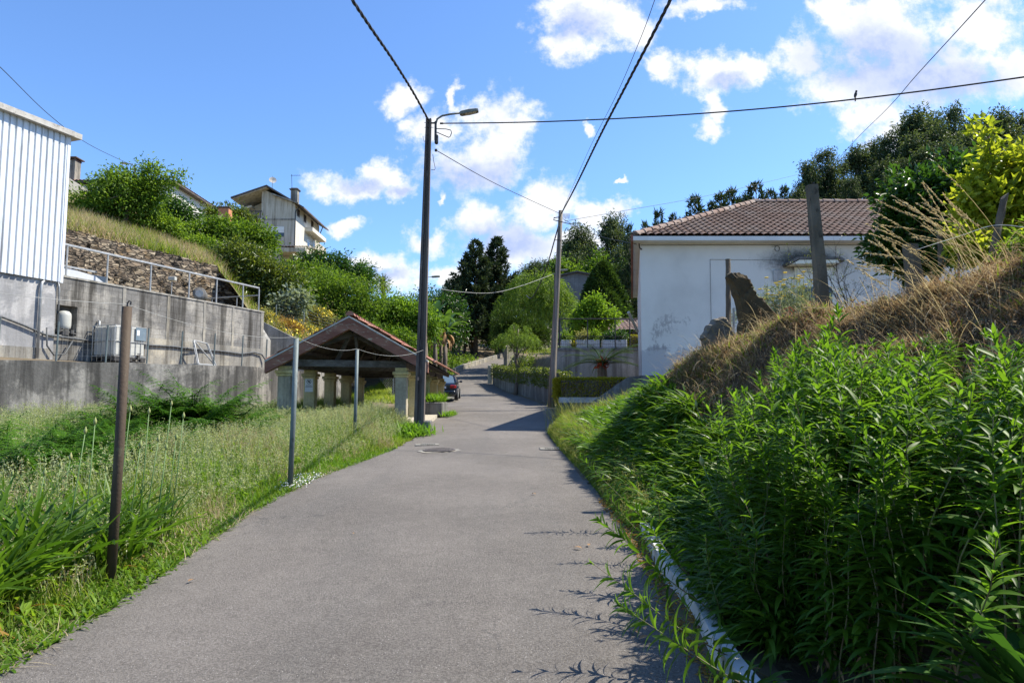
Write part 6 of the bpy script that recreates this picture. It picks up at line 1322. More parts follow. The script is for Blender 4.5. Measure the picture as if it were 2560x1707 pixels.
# ---- banana grove and shade trees behind the bend
def banana(label, px, d, hpx, seed, sc=1.0, rest=None):
    rng = np.random.default_rng(seed); b = spot(px, d)
    t = thing('banana_plant', label, 'banana plant', b, 0, 'banana plants on the bend'); h = at(px, hpx, d).z-b.z; st = h*0.6; n = 10
    mb = MB(); mb.tube([(0, 0, -0.2), (0.05, 0, st*0.5), (0, 0.03, st)], [0.2*sc, 0.16*sc, 0.09*sc], 9); mb.build('stem', 'bark', t, True)
    V, Fq = strips(np.repeat(np.array([[0, 0, st-0.1]]), n, 0), np.arange(n)*2.4+rng.uniform(0, 1, n), rng.uniform(1.6, 2.7, n)*sc, rng.uniform(0.9, 1.5, n), rng.uniform(0.7, 2.0, n), rng.uniform(0.42, 0.62, n)*sc, 9, 'oval', 0.25)
    NP().add(V, Fq).build('leaves', 'lf_banana', t); n = 8; V, Fq = strips(np.repeat(np.array([[0, 0, st-0.2]]), n, 0), rng.uniform(0, 6.28, n), rng.uniform(1.0, 1.9, n), 0.3, 2.6, 0.25, 6, 'oval', 0.4); NP().add(V, Fq).build('dead_leaves', 'leaf_brown', t)
    return t
for i, (px, d, hp_) in enumerate([(1062, 50, 735), (1085, 52, 705), (1110, 54, 745), (1132, 82, 800), (1160, 84, 815), (1100, 58, 770), (1040, 54, 760), (1178, 86, 830), (1112, 62, 780), (1145, 80, 790)]): banana('tall banana plant with torn leaves among those on the shaded bend', px, d, hp_, 80+i, 1.1)
tree('shade_tree', 'dark leafy tree filling the bend behind banana stems', 'tree', 1150, 92, [(1130, 800, 60, 50), (1190, 820, 55, 40), (1100, 850, 50, 40), (1235, 840, 40, 36)], 11000, 0.32, 0.15, 'lf_mid', 90, clump=0.7)
tree('shade_tree', 'dense dark tree between the lamp pole and the firs', 'tree', 1105, 73, [(1090, 770, 60, 60), (1130, 790, 45, 50), (1065, 830, 55, 45), (1120, 845, 55, 40), (1050, 780, 40, 50)], 13000, 0.3, 0.14, 'lf_citrus', 89, clump=0.7)
tree('shrub', 'bright leafy shrub left of the roadside tree on the bend', 'shrub', 1240, 92, [(1235, 850, 34, 28), (1262, 862, 26, 22)], 4000, 0.22, 0.12, 'lf_bright', 91, r0=0.05)
tree('fruit_tree', 'bright green fruit tree directly behind the lamp pole', 'tree', 985, 43, [(975, 770, 60, 42), (930, 800, 45, 45), (1015, 800, 45, 50), (985, 835, 70, 35), (1060, 800, 34, 50), (1085, 820, 24, 34)], 15000, 0.22, 0.10, 'lf_bright', 92, r0=0.14, clump=0.4, down=0.5)
tree('big_tree', 'wide mid green tree above the wash house roof ridge', 'tree', 836, 41, [(820, 720, 80, 55), (760, 750, 60, 50), (880, 735, 60, 55), (900, 775, 55, 45), (820, 780, 85, 36), (930, 750, 40, 40)], 20000, 0.17, 0.075, 'lf_walnut', 93, r0=0.18, clump=0.4, base_py=855)
tree('dark_tree', 'dark green tree on the slope right of the tall house', 'tree', 790, 52, [(780, 655, 50, 30), (840, 665, 50, 34), (890, 685, 36, 30), (740, 672, 36, 26), (900, 700, 40, 30)], 11000, 0.26, 0.11, 'lf_citrus', 94, clump=0.5, base_py=745)
tree('wispy_tree', 'thin leaved wispy tree left of the palm top', 'tree', 915, 54, [(915, 690, 28, 36), (930, 715, 26, 26)], 1500, 0.25, 0.06, 'lf_olive', 95, clump=0.6, per=8, base_py=790)
# palm head
t = thing('palm_tree', 'spiky palm crown rising above green trees against the cloud', 'tree', spot(958, 56)); rng = np.random.default_rng(96); hd = at(958, 712, 56)-t.location
mb = MB(); mb.tube([(0, 0, -0.2), hd*0.5+Vector((0.1, 0, 0)), hd], [0.22, 0.17, 0.15], 8); mb.build('trunk', 'bark', t, True); n = 130
V, Fq = strips(np.repeat(np.array(hd)[None], n, 0)+rng.normal(size=(n, 3))*0.1, rng.uniform(0, 6.28, n), rng.uniform(0.7, 1.15, n), rng.uniform(-0.9, 1.5, n), rng.uniform(0.2, 1.0, n), 0.09, 4, 'lance', 0.2); NP().add(V, Fq).build('crown', 'lf_palm', t)
# ---- left hillside shrubs
tree('loquat_shrub', 'big glossy olive shrub at the right end of pipe railing', 'shrub', 600, 37, [(590, 645, 75, 40), (540, 680, 50, 45), (650, 680, 60, 45), (700, 700, 50, 40), (600, 720, 90, 45), (530, 730, 50, 35), (690, 740, 50, 30)], 19000, 0.24, 0.09, 'lf_olive', 101, clump=0.45, down=0.0, r0=0.12, base_py=775)
tree('fig_tree', 'pale leaved fig bush beside the end of the block wall', 'shrub', 716, 36, [(720, 770, 38, 30), (700, 800, 34, 30), (745, 745, 30, 24)], 2200, 0.24, 0.18, 'lf_grey', 102, clump=0.5, per=8, r0=0.06, base_py=845)
tree('grape_vine', 'shiny leaved climbing bush on the slope under shade net', 'shrub', 700, 38, [(690, 720, 45, 30), (740, 725, 40, 26), (655, 745, 36, 30)], 4500, 0.2, 0.15, 'lf_mid', 103, clump=0.5, per=8, r0=0.05, base_py=790)
tree('broad_shrub', 'broad leafy shrub mass below the tall cream house', 'shrub', 600, 45, [(600, 590, 80, 36), (530, 600, 60, 36), (660, 610, 50, 36), (470, 590, 40, 30), (630, 640, 80, 30), (560, 570, 60, 26)], 17000, 0.26, 0.13, 'lf_mid', 104, clump=0.5, base_py=650)
tree('magnolia_tree', 'brown tinged magnolia left of the tall cream house', 'tree', 575, 54, [(575, 545, 50, 26), (535, 540, 28, 24), (620, 560, 34, 26)], 5500, 0.28, 0.12, 'lf_olive', 105, clump=0.5, down=-0.2, base_py=610)
tree('dark_shrub', 'dark round shrub before the white side wall of the hilltop house', 'shrub', 440, 46, [(438, 520, 36, 34), (470, 550, 36, 28), (415, 550, 30, 28)], 6500, 0.2, 0.1, 'lf_citrus', 106, clump=0.4, base_py=590)
tree('walnut_tree', 'spreading light green walnut tree on the grassy hillside', 'tree', 298, 38, [(300, 470, 85, 40), (235, 515, 55, 40), (360, 490, 55, 50), (290, 520, 100, 30), (210, 545, 40, 26), (300, 442, 40, 18), (400, 455, 30, 26), (445, 445, 16, 16), (370, 425, 30, 22)], 17000, 0.22, 0.09, 'lf_walnut', 107, r0=0.16, clump=0.5, base_py=580, lump=0.35, twigs=16)
tree('hill_shrub', 'leafy shrub at the right foot of the walnut tree', 'shrub', 400, 38.5, [(395, 560, 46, 28), (430, 575, 36, 24), (360, 575, 30, 20)], 5500, 0.18, 0.09, 'lf_walnut', 108, clump=0.4, base_py=608)
tree('hill_shrub', 'low dark shrub between walnut tree and white cladding', 'shrub', 190, 40, [(190, 540, 36, 26), (235, 555, 40, 22), (160, 560, 24, 20)], 4500, 0.18, 0.09, 'lf_mid', 109, clump=0.4, base_py=575)
tree('hill_shrub', 'leafy shrub at the lower end of the dry hillside grass', 'shrub', 530, 40, [(520, 620, 40, 26), (560, 640, 36, 22), (480, 610, 30, 20)], 5000, 0.18, 0.09, 'lf_walnut', 110, clump=0.4, base_py=660)
tree('garden_shrub', 'leafy garden shrub on the slope right of the tall house porch', 'shrub', 770, 47, [(770, 690, 60, 26), (720, 680, 40, 22), (820, 705, 50, 26)], 7500, 0.24, 0.11, 'lf_mid', 111, clump=0.5, base_py=735)
tree('fruit_bush', 'green bush behind the wash house ridge at the foot of big tree', 'shrub', 905, 40, [(900, 820, 60, 30), (950, 845, 60, 26), (1010, 850, 40, 26), (870, 850, 40, 20)], 8000, 0.2, 0.1, 'lf_mid', 112, clump=0.4, base_py=872)
for i, (px, py, d, lab) in enumerate([(665, 800, 34.0, 'yellow flowering bush at the end of the block wall'), (725, 822, 34.0, 'tall yellow brown bush in the middle of flowering slope'), (700, 838, 33.5, 'low yellow flowering clump above pale garden wall'), (770, 835, 35, 'yellow tinged bush next to the wash house ridge'), (800, 790, 38, 'yellow flowering bush below the big tree')]):
    t = tree('flower_bush', lab, 'shrub', px, d, [(px, py, 26, 18), (px+14, py+8, 20, 12), (px-12, py-6, 16, 16)], 2600, 0.13, 0.05, 'lf_rusty' if i == 1 else 'lf_drygreen', 120+i, clump=0.3, r0=0.03, base_py=py+22)
    rng = np.random.default_rng(130+i); k = d/F; n = 190; P = rdir(rng, n)*np.array([30*k, 20*k, 17*k])+np.array([0, 0, 24*k]); V, Fc = leaf_cards(P, rdir(rng, n)+np.array([0, 0, .6]), 0.11, 0.09, rng); NP().add(V, Fc).build('flowers', 'yellow_petal', t, False)
# ---- citrus and lime on the right
tree('citrus_tree', 'dark glossy citrus tree in front of the white house', 'tree', 2320, 10.6, [(2300, 470, 75, 60), (2360, 520, 90, 75), (2270, 560, 75, 65), (2210, 620, 60, 45), (2290, 650, 75, 50), (2390, 600, 80, 60), (2400, 440, 60, 50), (2340, 600, 70, 60), (2250, 520, 50, 40)], 13000, 0.125, 0.055, 'lf_citrus', 141, r0=0.07, clump=0.17, per=9, down=-0.1, lump=0.3, base_py=730)
tree('lime_tree', 'yellow green young lime tree beside the leaning stake', 'tree', 2500, 8.4, [(2490, 420, 45, 55), (2475, 500, 75, 55), (2540, 520, 70, 70), (2440, 540, 45, 40), (2560, 430, 50, 60), (2470, 340, 16, 34), (2430, 470, 26, 30), (2590, 480, 60, 80)], 5200, 0.125, 0.066, 'lf_yellowgreen', 142, r0=0.04, clump=0.17, per=7, down=-0.25, lump=0.25, base_py=680, shell=2.0)
tree('lime_bush', 'low yellow green bush under the lime tree by stub post', 'shrub', 2400, 8.0, [(2410, 610, 36, 24), (2450, 620, 40, 34), (2380, 580, 10, 22), (2500, 640, 40, 30), (2540, 600, 40, 40)], 1500, 0.10, 0.05, 'lf_yellowgreen', 143, r0=0.02, clump=0.13, per=7, base_py=690)
tree('garden_bush', 'mid green leafy bush at the right edge under lime tree', 'shrub', 2560, 7.2, [(2555, 640, 50, 30), (2530, 690, 60, 26), (2600, 620, 60, 50)], 2600, 0.07, 0.03, 'lf_walnut', 144, r0=0.02, clump=0.14, per=9, base_py=720)
# twiggy bare shrub
rng = np.random.default_rng(145); b = at(2115, 775, 10.2); t = thing('bare_shrub', 'nearly leafless twiggy shrub right of the concrete post', 'shrub', b); mb = MB(); tips = []
def twig(p, v, L_, r, lev):
    m = 4; pts = [p]
    for i in range(m): v = (v+Vector(rng.normal(size=3))*0.13).normalized(); pts.append(pts[-1]+v*L_/m)
    mb.tube(pts, [r*(1-0.6*i/m) for i in range(m+1)], 4, False); tips.extend(pts[2:])
    if lev:
        for i in range(1, m+1):
            for _ in range(1 if lev > 1 else 2):
                twig(pts[i], (v+Vector(rng.normal(size=3))*0.55+Vector((0, 0, 0.2))).normalized(), L_*0.5, r*0.5, lev-1)
for k in range(8): twig(Vector((rng.normal()*0.06, rng.normal()*0.06, 0)), Vector((rng.normal()*0.5+0.05, rng.normal()*0.3, 1)).normalized(), rng.uniform(0.45, 0.85), 0.007, 2)
mb.build('twigs', 'twig', t); tp_ = np.array([tuple(q) for q in tips]); k = rng.choice(len(tp_), 700); V, Fc = leaf_cards(tp_[k]+rng.normal(size=(700, 3))*0.015, rdir(rng, 700), 0.022, 0.012, rng); NP().add(V, Fc).build('small_leaves', 'lf_olive', t, False)
# yarrow with flat yellow heads
rng = np.random.default_rng(146); b = at(1975, 800, 12.3); t = thing('yarrow_plant', 'tall feathery yarrow with flat yellow flower heads by white wall', 'flowering plant', b); n = 260; rx_ = 66*12.3/F
px_ = rng.normal(size=n)*rx_*0.75; py_ = rng.normal(size=n)*0.35; hh = rng.uniform(0.35, 0.95, n)*(1-0.25*(px_/rx_)**2*0.5); P = np.stack([px_, py_, np.zeros(n)], 1); g = NP()
V, Fq = strips(P, rng.uniform(0, 6.28, n), hh, rng.uniform(1.3, 1.55, n), rng.uniform(0, 0.3, n), 0.012, 4, 'grass'); g.add(V, Fq); V4 = V.reshape(n, 5, 2, 3).mean(2)
m = 16; i_ = np.repeat(np.arange(n), m); f = rng.integers(0, 4, n*m); Q = V4[i_, f]; V, Fc = leaf_cards(Q, rdir(rng, n*m)+np.array([0, 0, 0.4]), 0.075*rng.uniform(0.5, 1.2, n*m), 0.016, rng); g.add(V, Fc); g.build('foliage', 'lf_grey', t, False)
mb = MB()
for i in rng.choice(n, 46, replace=False): c = Vector(V4[i, 4]); mb = MB(); mb.lathe([(0.0, -0.008), (0.03, 0.0), (0.042, 0.008), (0.03, 0.014), (0.0, 0.016)], c, 8); mb.build('flower_head', 'yellow_petal', t)
for (px, py) in ((1913, 748), (1930, 738), (1950, 735), (1962, 700), (1985, 697), (2000, 690), (2010, 680), (1944, 712), (2030, 700), (2040, 682)):
    c = at(px, py, 12.2)-b; mb = MB(); mb.tube([Vector((c.x*0.8, c.y*0.5, 0.2)), c], 0.005, 4); mb.lathe([(0.0, -0.008), (0.035, 0.0), (0.05, 0.008), (0.03, 0.014), (0.0, 0.016)], c, 8); mb.build('flower_head', 'yellow_petal', t)
# cactus pad
b = at(2212, 768, 8.6); t = thing('cactus', 'small flat green cactus pad on the crest of dry grass bank', 'cactus', b-Vector((0, 0, 0.05))); mb = MB(); q = MB().lathe([(0.0, 0.0), (0.04, 0.01), (0.085, 0.07), (0.09, 0.12), (0.06, 0.18), (0.0, 0.2)], n=12); mb.add([(p[0], p[1]*0.25, p[2]) for p in q.v], q.f); mb.build('pad', 'lf_broad', t, True)
# ---- cycad, hedge, plants in planters
rng = np.random.default_rng(151); b = at(1506, 935, 32.5); b.z = at(1506, 905, 32.5).z-1.25; t = thing('cycad', 'cycad with long arching fronds and rusty red heart below railing', 'palm', b); mb = MB(); mb.lathe([(0.22, -1.2), (0.26, 0.4), (0.2, 1.0), (0.1, 1.2)], (0, 0, 0), 12); mb.build('trunk', 'bark', t)
g = NP(); n = 22; az = np.arange(n)*2.39996; L_ = rng.uniform(1.6, 2.3, n); el = rng.uniform(0.25, 0.95, n); bd_ = rng.uniform(0.7, 1.3, n); P = np.repeat(np.array([[0, 0, 1.15]]), n, 0); V, Fq = strips(P, az, L_, el, bd_, 0.05, 14, 'strap'); g.add(V, Fq); Cn = V.reshape(n, 15, 2, 3).mean(2)
P, A = [], []
for i in range(n):
    for j in range(2, 15):
        for s_ in (-1, 1): 
            for e in (0, 0.5): P.append(Cn[i, j-1]*(1-e)+Cn[i, j]*e); A.append(az[i]+s_*1.05)
V, Fq = strips(np.array(P), np.array(A), 0.42, 0.15, 0.5, 0.06, 2, 'lance'); g.add(V, Fq); g.build('fronds', 'lf_cypress', t)
n = 60; V, Fc = leaf_cards(np.repeat(np.array([[0, 0, 1.1]]), n, 0)+rng.normal(size=(n, 3))*0.12, rdir(rng, n)+np.array([0, 0, 0.8]), 0.3, 0.1, rng); NP().add(V, Fc).build('heart', 'red_flower', t, False)
def hedge_box(name, label, c, size, n, L, Wd, mat, seed, rz=0.0):
    rng = np.random.default_rng(seed); t = thing(name, label, 'hedge', c, rz); s_ = np.array(size)/2; P = rng.uniform(-1, 1, (n, 3)); ax_ = rng.integers(0, 3, n); sg = np.sign(rng.uniform(-1, 1, n)); sg = np.where((ax_ == 2), 1, sg)
    P[np.arange(n), ax_] = sg*rng.uniform(0.86, 1.04, n); D = np.zeros((n, 3)); D[np.arange(n), ax_] = sg; D += rdir(rng, n)*0.9+np.array([0, 0, 0.35]); P = P*s_+rng.normal(size=(n, 3))*0.015; V, Fc = leaf_cards(P, D, L*rng.uniform(0.6, 1.2, n), Wd, rng); NP().add(V, Fc).build('leaves', mat, t, False)
    mb = MB(); mb.bev((0, 0, 0), tuple(s_*1.7), 0.05); mb.build('inner_twigs', 'bark', t); return t
hedge_box('golden_hedge', 'clipped golden green hedge growing in the white edged planter', (2.95, 25.4, 2.07), (2.7, 0.75, 0.72), 7500, 0.075, 0.045, 'lf_hedge', 152)
hedge_box('golden_hedge', 'small clipped golden shrub against the white house corner', (at(1588, 850, 37.5).x, 37.5, 4.8), (0.8, 0.7, 0.7), 2200, 0.09, 0.05, 'lf_hedge', 153)
tree('yellow_shrub', 'narrow yellow green shrub at the left end of golden hedge', 'shrub', 1399, 25.5, [(1398, 985, 6, 24), (1400, 1005, 7, 16)], 900, 0.09, 0.04, 'lf_hedge', 154, clump=0.12, r0=0.02, rest=1.0)
for i, (px, lab, mat) in enumerate(((1410, 'leafy plant in the planter nearest wooden pole', 'lf_walnut'), (1455, 'leafy plant in the middle planter, left end', 'lf_drygreen'), (1480, 'leafy plant in the middle planter, right end', 'lf_walnut'), (1520, 'dark leafy plant in planter near the tree trunk', 'lf_citrus'), (1550, 'dark leafy plant in the planter nearest the white house', 'lf_citrus'))):
    z1 = at(px, 850, 36.75).z; tree('potted_plant', lab, 'plant', px, 36.75, [(px, 842, 16, 9), (px+8, 838, 10, 10)], 900, 0.13, 0.05, mat, 155+i, clump=0.2, r0=0.015, rest=z1-0.02, per=10)
t = thing('spiky_plant', 'yellow striped spiky plant between the white planters', 'plant', at(1436, 872, 36.6)); rng = np.random.default_rng(161); V, Fq = strips(np.zeros((26, 3)), rng.uniform(0, 6.28, 26), rng.uniform(0.4, 0.7, 26), rng.uniform(0.8, 1.5, 26), 1.0, 0.05, 5, 'strap', 0.2); NP().add(V, Fq).build('leaves', 'lf_hedge', t)
# foliage over the roadside wall
rng = np.random.default_rng(162); n = 9000; tt_ = rng.uniform(0, 1, n); yy_ = 34.3+tt_*20.5; xx_ = np.interp(yy_, [34.3, 38.5, 41.5, 47, 54.8], [1.95, 1.55, 1.3, 0.2, -1.6])+np.abs(rng.normal(size=n))*0.55-0.1; zz_ = np.interp(yy_, [34.3, 41.5, 47, 54.8], [3.0, 3.4, 3.6, 4.3])+rng.uniform(-0.55, 0.14, n)*np.where(xx_ < np.interp(yy_, [34.3, 41.5, 54.8], [2.1, 1.45, -1.4]), 1.5, 0.6); P = np.stack([xx_, yy_, zz_], 1); V, Fc = leaf_cards(P, rdir(rng, n)+np.array([-0.5, -0.3, 0.5]), 0.16, 0.07, rng); o = NP().add(V, Fc).build('creeper', 'lf_olive', None, False); tag(o, 'creeping foliage spilling over the roadside wall', 'creeper', kind='stuff')
hb = thing('round_shrub', 'rounded shrub on the bank behind roadside wall and wooden pole', 'shrub', (1.6, 48, 3.0)); rng = np.random.default_rng(163); V, Fc, C = crown(rng, [(0, 0, 0.9, 1.4, 1.6, 0.9), (1.5, -2, 1.0, 1.4, 1.4, 0.9), (-0.8, 1.5, 0.7, 1.0, 1.0, 0.7)], 6000, 0.17, 0.08, 0.4); NP().add(V, Fc).build('crown', 'lf_olive', hb, False); mb = MB(); mb.tube([(0, 0, -0.5), (0, 0, 0.9)], [0.06, 0.03], 6); mb.build('trunk', 'bark', hb)
# ================================================================ grass, ferns, strap leaves, tall stems
def gpts(rng, n, y0, y1, fx0, fx1, pw=1.0, ex=1.0):
    y = y0+(y1-y0)*rng.uniform(0, 1, n)**pw; a, b = fx0(y), fx1(y); x = a+(b-a)*rng.uniform(0, 1, n)**ex; return np.stack([x, y, ground(x, y)], 1)
lwx = lambda y: np.interp(y, [5.5, 15.8, 22, 33], [-18.5, -11.9, -8.35, -7.95])
def patch(rng, P, s, thr):
    """keep points where a smooth pattern is high"""
    q = np.sin(P[:, 0]*s+1.3)*np.cos(P[:, 1]*s*0.83+0.4)+np.sin(P[:, 0]*s*2.1+P[:, 1]*s*1.7)*0.6+rng.normal(size=len(P))*0.35; return P[q > thr]
def grass(name, label, parts, mat, kind='stuff'):
    g = NP()
    for V, Fq in parts: g.add(V, Fq)
    o = g.build(name, mat); return tag(o, label, 'grass', kind=kind)
def seedstems(rng, P, H, heads=9, hl=0.02, lean=0.5):
    n = len(P); V, Fq = strips(P, rng.uniform(0, 6.28, n), H, rng.uniform(1.25, 1.55, n), rng.uniform(0, lean, n), 0.0045, 5, 'strap'); C = V.reshape(n, 6, 2, 3).mean(2)
    i_ = np.repeat(np.arange(n), heads); f = rng.uniform(0.0, 1, n*heads)**0.8; a, b = C[i_, 4]*0.6+C[i_, 3]*0.4, C[i_, 5]; Q = a+(b-a)*f[:, None]+rng.normal(size=(n*heads, 3))*0.02*(1-f[:, None]*0.6)
    V2, F2 = leaf_cards(Q, rdir(rng, n*heads)+np.array([0, 0, 0.3]), hl*rng.uniform(0.7, 1.3, n*heads), hl*0.42, rng); return (V, Fq), (V2, F2)
rng = np.random.default_rng(201)
fp_ = [(440, 985, 14.6, 1.6), (500, 985, 14.8, 1.6), (400, 1000, 14.0, 1.35), (545, 1005, 15.2, 1.25), (350, 1005, 13.4, 1.2), (470, 1000, 13.6, 1.3), (60, 1080, 8.8, 1.0), (150, 1075, 9.2, 1.0), (10, 1105, 8.0, 1.0), (230, 1060, 10, 0.95), (300, 1040, 11, 0.95), (110, 1120, 8.0, 0.8), (200, 1050, 11.2, 0.95), (-60, 1090, 8.6, 1.1), (620, 1040, 16.5, 0.8), (700, 1045, 17.5, 0.75), (790, 1030, 21, 0.6), (270, 1010, 12.4, 0.9), (330, 1030, 11.8, 0.85), (40, 1020, 11, 0.9)]
FXY = np.array([(at(px, py, d).x, d, sc) for px, py, d, sc in fp_])
def clear(P):
    k = np.ones(len(P), bool)
    for x, y, sc in FXY: k &= ((P[:, 0]-x)**2+(P[:, 1]-y)**2) > (0.75*sc)**2
    return P[k]
verge = lambda y: xl(y)-0.03
# height falls off towards the road and is shorter under the strap leaves in front
def hgt(P): m = xl(P[:, 1])-P[:, 0]; return np.clip(0.10+0.42*np.clip((m-0.15)/1.1, 0, 1), 0.06, 1)*np.interp(P[:, 1], [2.5, 5, 9, 16, 24], [0.75, 0.95, 1.0, 0.85, 0.75])*(1+0.45*sst(13.5, 17, P[:, 1])*sst(2.2, 1.2, m))
P = clear(gpts(rng, 90000, 3.0, 20.5, lwx, verge, 1.1, 0.75)); h = hgt(P)*rng.uniform(0.55, 1.3, len(P))*(0.85+0.35*np.sin(P[:, 0]*1.7+0.6)*np.cos(P[:, 1]*1.3)+0.15*np.sin(P[:, 0]*4.3+P[:, 1]*3.1)); A = strips(P, rng.uniform(0, 6.28, len(P)), h, rng.uniform(1.0, 1.5, len(P)), rng.uniform(0.2, 1.3, len(P)), rng.uniform(0.005, 0.011, len(P))*np.interp(P[:, 1], [3, 9, 20], [1, 1.25, 1.8]), 3, 'grass')
P2 = gpts(rng, 16000, 19.8, 31, lambda y: np.full_like(y, -6.2), lambda y: np.full_like(y, -3.8)); P2[:, 2] = 0.85; A2 = strips(P2, rng.uniform(0, 6.28, len(P2)), rng.uniform(0.25, 0.65, len(P2)), rng.uniform(1.1, 1.5, len(P2)), rng.uniform(0.3, 1.3, len(P2)), 0.016, 3, 'grass')
P3 = gpts(rng, 8000, 20.5, 33, lwx, lambda y: np.full_like(y, -6.7)); A3 = strips(P3, rng.uniform(0, 6.28, len(P3)), rng.uniform(0.3, 0.8, len(P3)), 1.3, 0.8, 0.016, 3, 'grass')
grass('meadow_grass', 'tall green meadow grass between the road and retaining wall', [A, A2, A3], 'lf_grass')
P = patch(rng, gpts(rng, 60000, 6.5, 20, lambda y: np.maximum(lwx(y), xl(y)-6), verge, 1.0, 0.7), 0.9, -0.2); s = (xl(P[:, 1])-P[:, 0]) > 0.1; P = P[s]
grass('lush_grass', 'bright lush grass tufts along the left verge of the road', [strips(P, rng.uniform(0, 6.28, len(P)), hgt(P)*rng.uniform(0.7, 1.25, len(P)), rng.uniform(1.1, 1.5, len(P)), rng.uniform(0.3, 1.4, len(P)), rng.uniform(0.006, 0.012, len(P))*np.interp(P[:, 1], [6, 20], [1, 1.7]), 3, 'grass')], 'lf_grass_lush')
P = clear(gpts(rng, 15000, 4.8, 20, lambda y: np.maximum(lwx(y), xl(y)-9), lambda y: xl(y)-0.35, 0.9, 0.8)); parts = seedstems(rng, P, hgt(P)*rng.uniform(1.05, 1.6, len(P)), 10, 0.028); grass('oat_grass', 'pale seeding oat grass standing over the left meadow', list(parts), 'lf_oat')
P = patch(rng, gpts(rng, 16000, 5, 19, lambda y: xl(y)-4, lambda y: xl(y)-0.2, 0.9, 0.6), 1.3, 0.35); grass('straw_grass', 'dry straw coloured grass patches in the left meadow', [strips(P, rng.uniform(0, 6.28, len(P)), hgt(P)*rng.uniform(0.7, 1.3, len(P)), rng.uniform(0.9, 1.5, len(P)), rng.uniform(0.3, 1.5, len(P)), 0.008, 4, 'grass')]+list(seedstems(rng, P[:1500], hgt(P[:1500])*1.35, 8, 0.02)), 'lf_straw')
P = clear(gpts(rng, 9000, 4.0, 18, lambda y: np.maximum(lwx(y), xl(y)-8), lambda y: xl(y)-0.3, 1.0, 0.8)); P[:, 2] += hgt(P)*rng.uniform(0.1, 0.9, len(P)); V, Fc = leaf_cards(P, rdir(rng, len(P))+np.array([0, 0, 0.5]), rng.uniform(0.05, 0.13, len(P)), rng.uniform(0.02, 0.05, len(P)), rng); tag(NP().add(V, Fc).build('meadow_weeds', 'lf_bright', None, False), 'broad leaved weeds mixed into the left meadow grass', 'weeds', kind='stuff')
# low weeds right at the edges
def weeds(rng, P, L, Wd, lo=0.2, hi=1.3): n = len(P); return strips(P, rng.uniform(0, 6.28, n), L*rng.uniform(0.5, 1.3, n), rng.uniform(lo, hi, n), rng.uniform(0.2, 1.4, n), Wd*rng.uniform(0.6, 1.3, n), 3, 'lance', 0.15)
P = gpts(rng, 16000, 2.8, 15, lambda y: xl(y)-0.75, lambda y: xl(y)+0.03, 1.25, 0.8); P4 = gpts(rng, 1600, 3, 13, lambda y: xl(y)-0.1, lambda y: xl(y)+0.07, 1.0)
o = grass('verge_weeds', 'low leafy weeds creeping over the left road edge', [weeds(rng, P, 0.10, 0.018), weeds(rng, P4, 0.06, 0.014, 0.0, 0.6)], 'lf_bright')
P = patch(rng, gpts(rng, 9000, 2.8, 14, lambda y: xl(y)-0.9, lambda y: xl(y)+0.05, 1.0), 2.0, 0.1); grass('dead_thatch', 'flattened dead grass along the left road edge', [strips(P, rng.uniform(0, 6.28, len(P)), rng.uniform(0.08, 0.3, len(P)), rng.uniform(0.0, 0.7, len(P)), rng.uniform(0.1, 0.9, len(P)), 0.006, 3, 'grass')], 'lf_straw')
P = gpts(rng, 260, 9.6, 10.8, lambda y: xl(y)-0.2, lambda y: xl(y)+0.15); mbn = NP(); V, Fc = leaf_cards(P+np.array([0, 0, 0.07])+rng.normal(size=P.shape)*0.03, rdir(rng, len(P))+np.array([0, 0, 0.8]), 0.022, 0.02, rng); mbn.add(V, Fc); tag(mbn.build('white_flowers', 'white_petal', None, False), 'patch of tiny white flowers spilling on the road edge', 'flowers', kind='stuff')
# right verge
P = gpts(rng, 26000, 7.4, 19.5, lambda y: xr(y)+0.0, lambda y: xr(y)+np.interp(y, [7, 9, 13, 19], [0.25, 0.5, 0.6, 0.6]), 1.0, 0.9)
hh = np.clip(0.08+0.5*(P[:, 0]-xr(P[:, 1])), 0.08, 0.5)*np.interp(P[:, 1], [7, 12, 20], [0.8, 1, 1.4]); grass('verge_grass', 'green and dry grass fringe along the right road edge', [strips(P, rng.uniform(0, 6.28, len(P)), hh*rng.uniform(0.6, 1.4, len(P)), rng.uniform(0.8, 1.5, len(P)), rng.uniform(0.3, 1.5, len(P)), rng.uniform(0.005, 0.012, len(P))*np.interp(P[:, 1], [7, 19], [1, 1.8]), 3, 'grass')], 'lf_grass')
P = P[rng.choice(len(P), 5000)]; hh = np.clip(0.10+0.45*(P[:, 0]-xr(P[:, 1])), 0.08, 0.35); grass('dry_verge', 'straw coloured dry weeds along the right road edge', [strips(P, rng.uniform(0, 6.28, len(P)), hh*rng.uniform(0.7, 1.4, len(P)), rng.uniform(0.6, 1.5, len(P)), rng.uniform(0.3, 1.5, len(P)), 0.009, 3, 'grass')]+list(seedstems(rng, P[:1500], hh[:1500]*1.5, 8, 0.02)), 'lf_drygreen')
t = thing('grass_tuft', 'big pale grass tuft on the verge in front of the wooden pole', 'grass tuft', (1.75, 19.6, zr(19.6))); n = 900; V, Fq = strips(rng.normal(size=(n, 3))*np.array([0.25, 0.2, 0]), rng.uniform(0, 6.28, n), rng.uniform(0.5, 1.15, n), rng.uniform(1.15, 1.5, n), rng.uniform(0.2, 1.1, n), 0.014, 4, 'grass'); NP().add(V, Fq).build('blades', 'lf_drygreen', t)
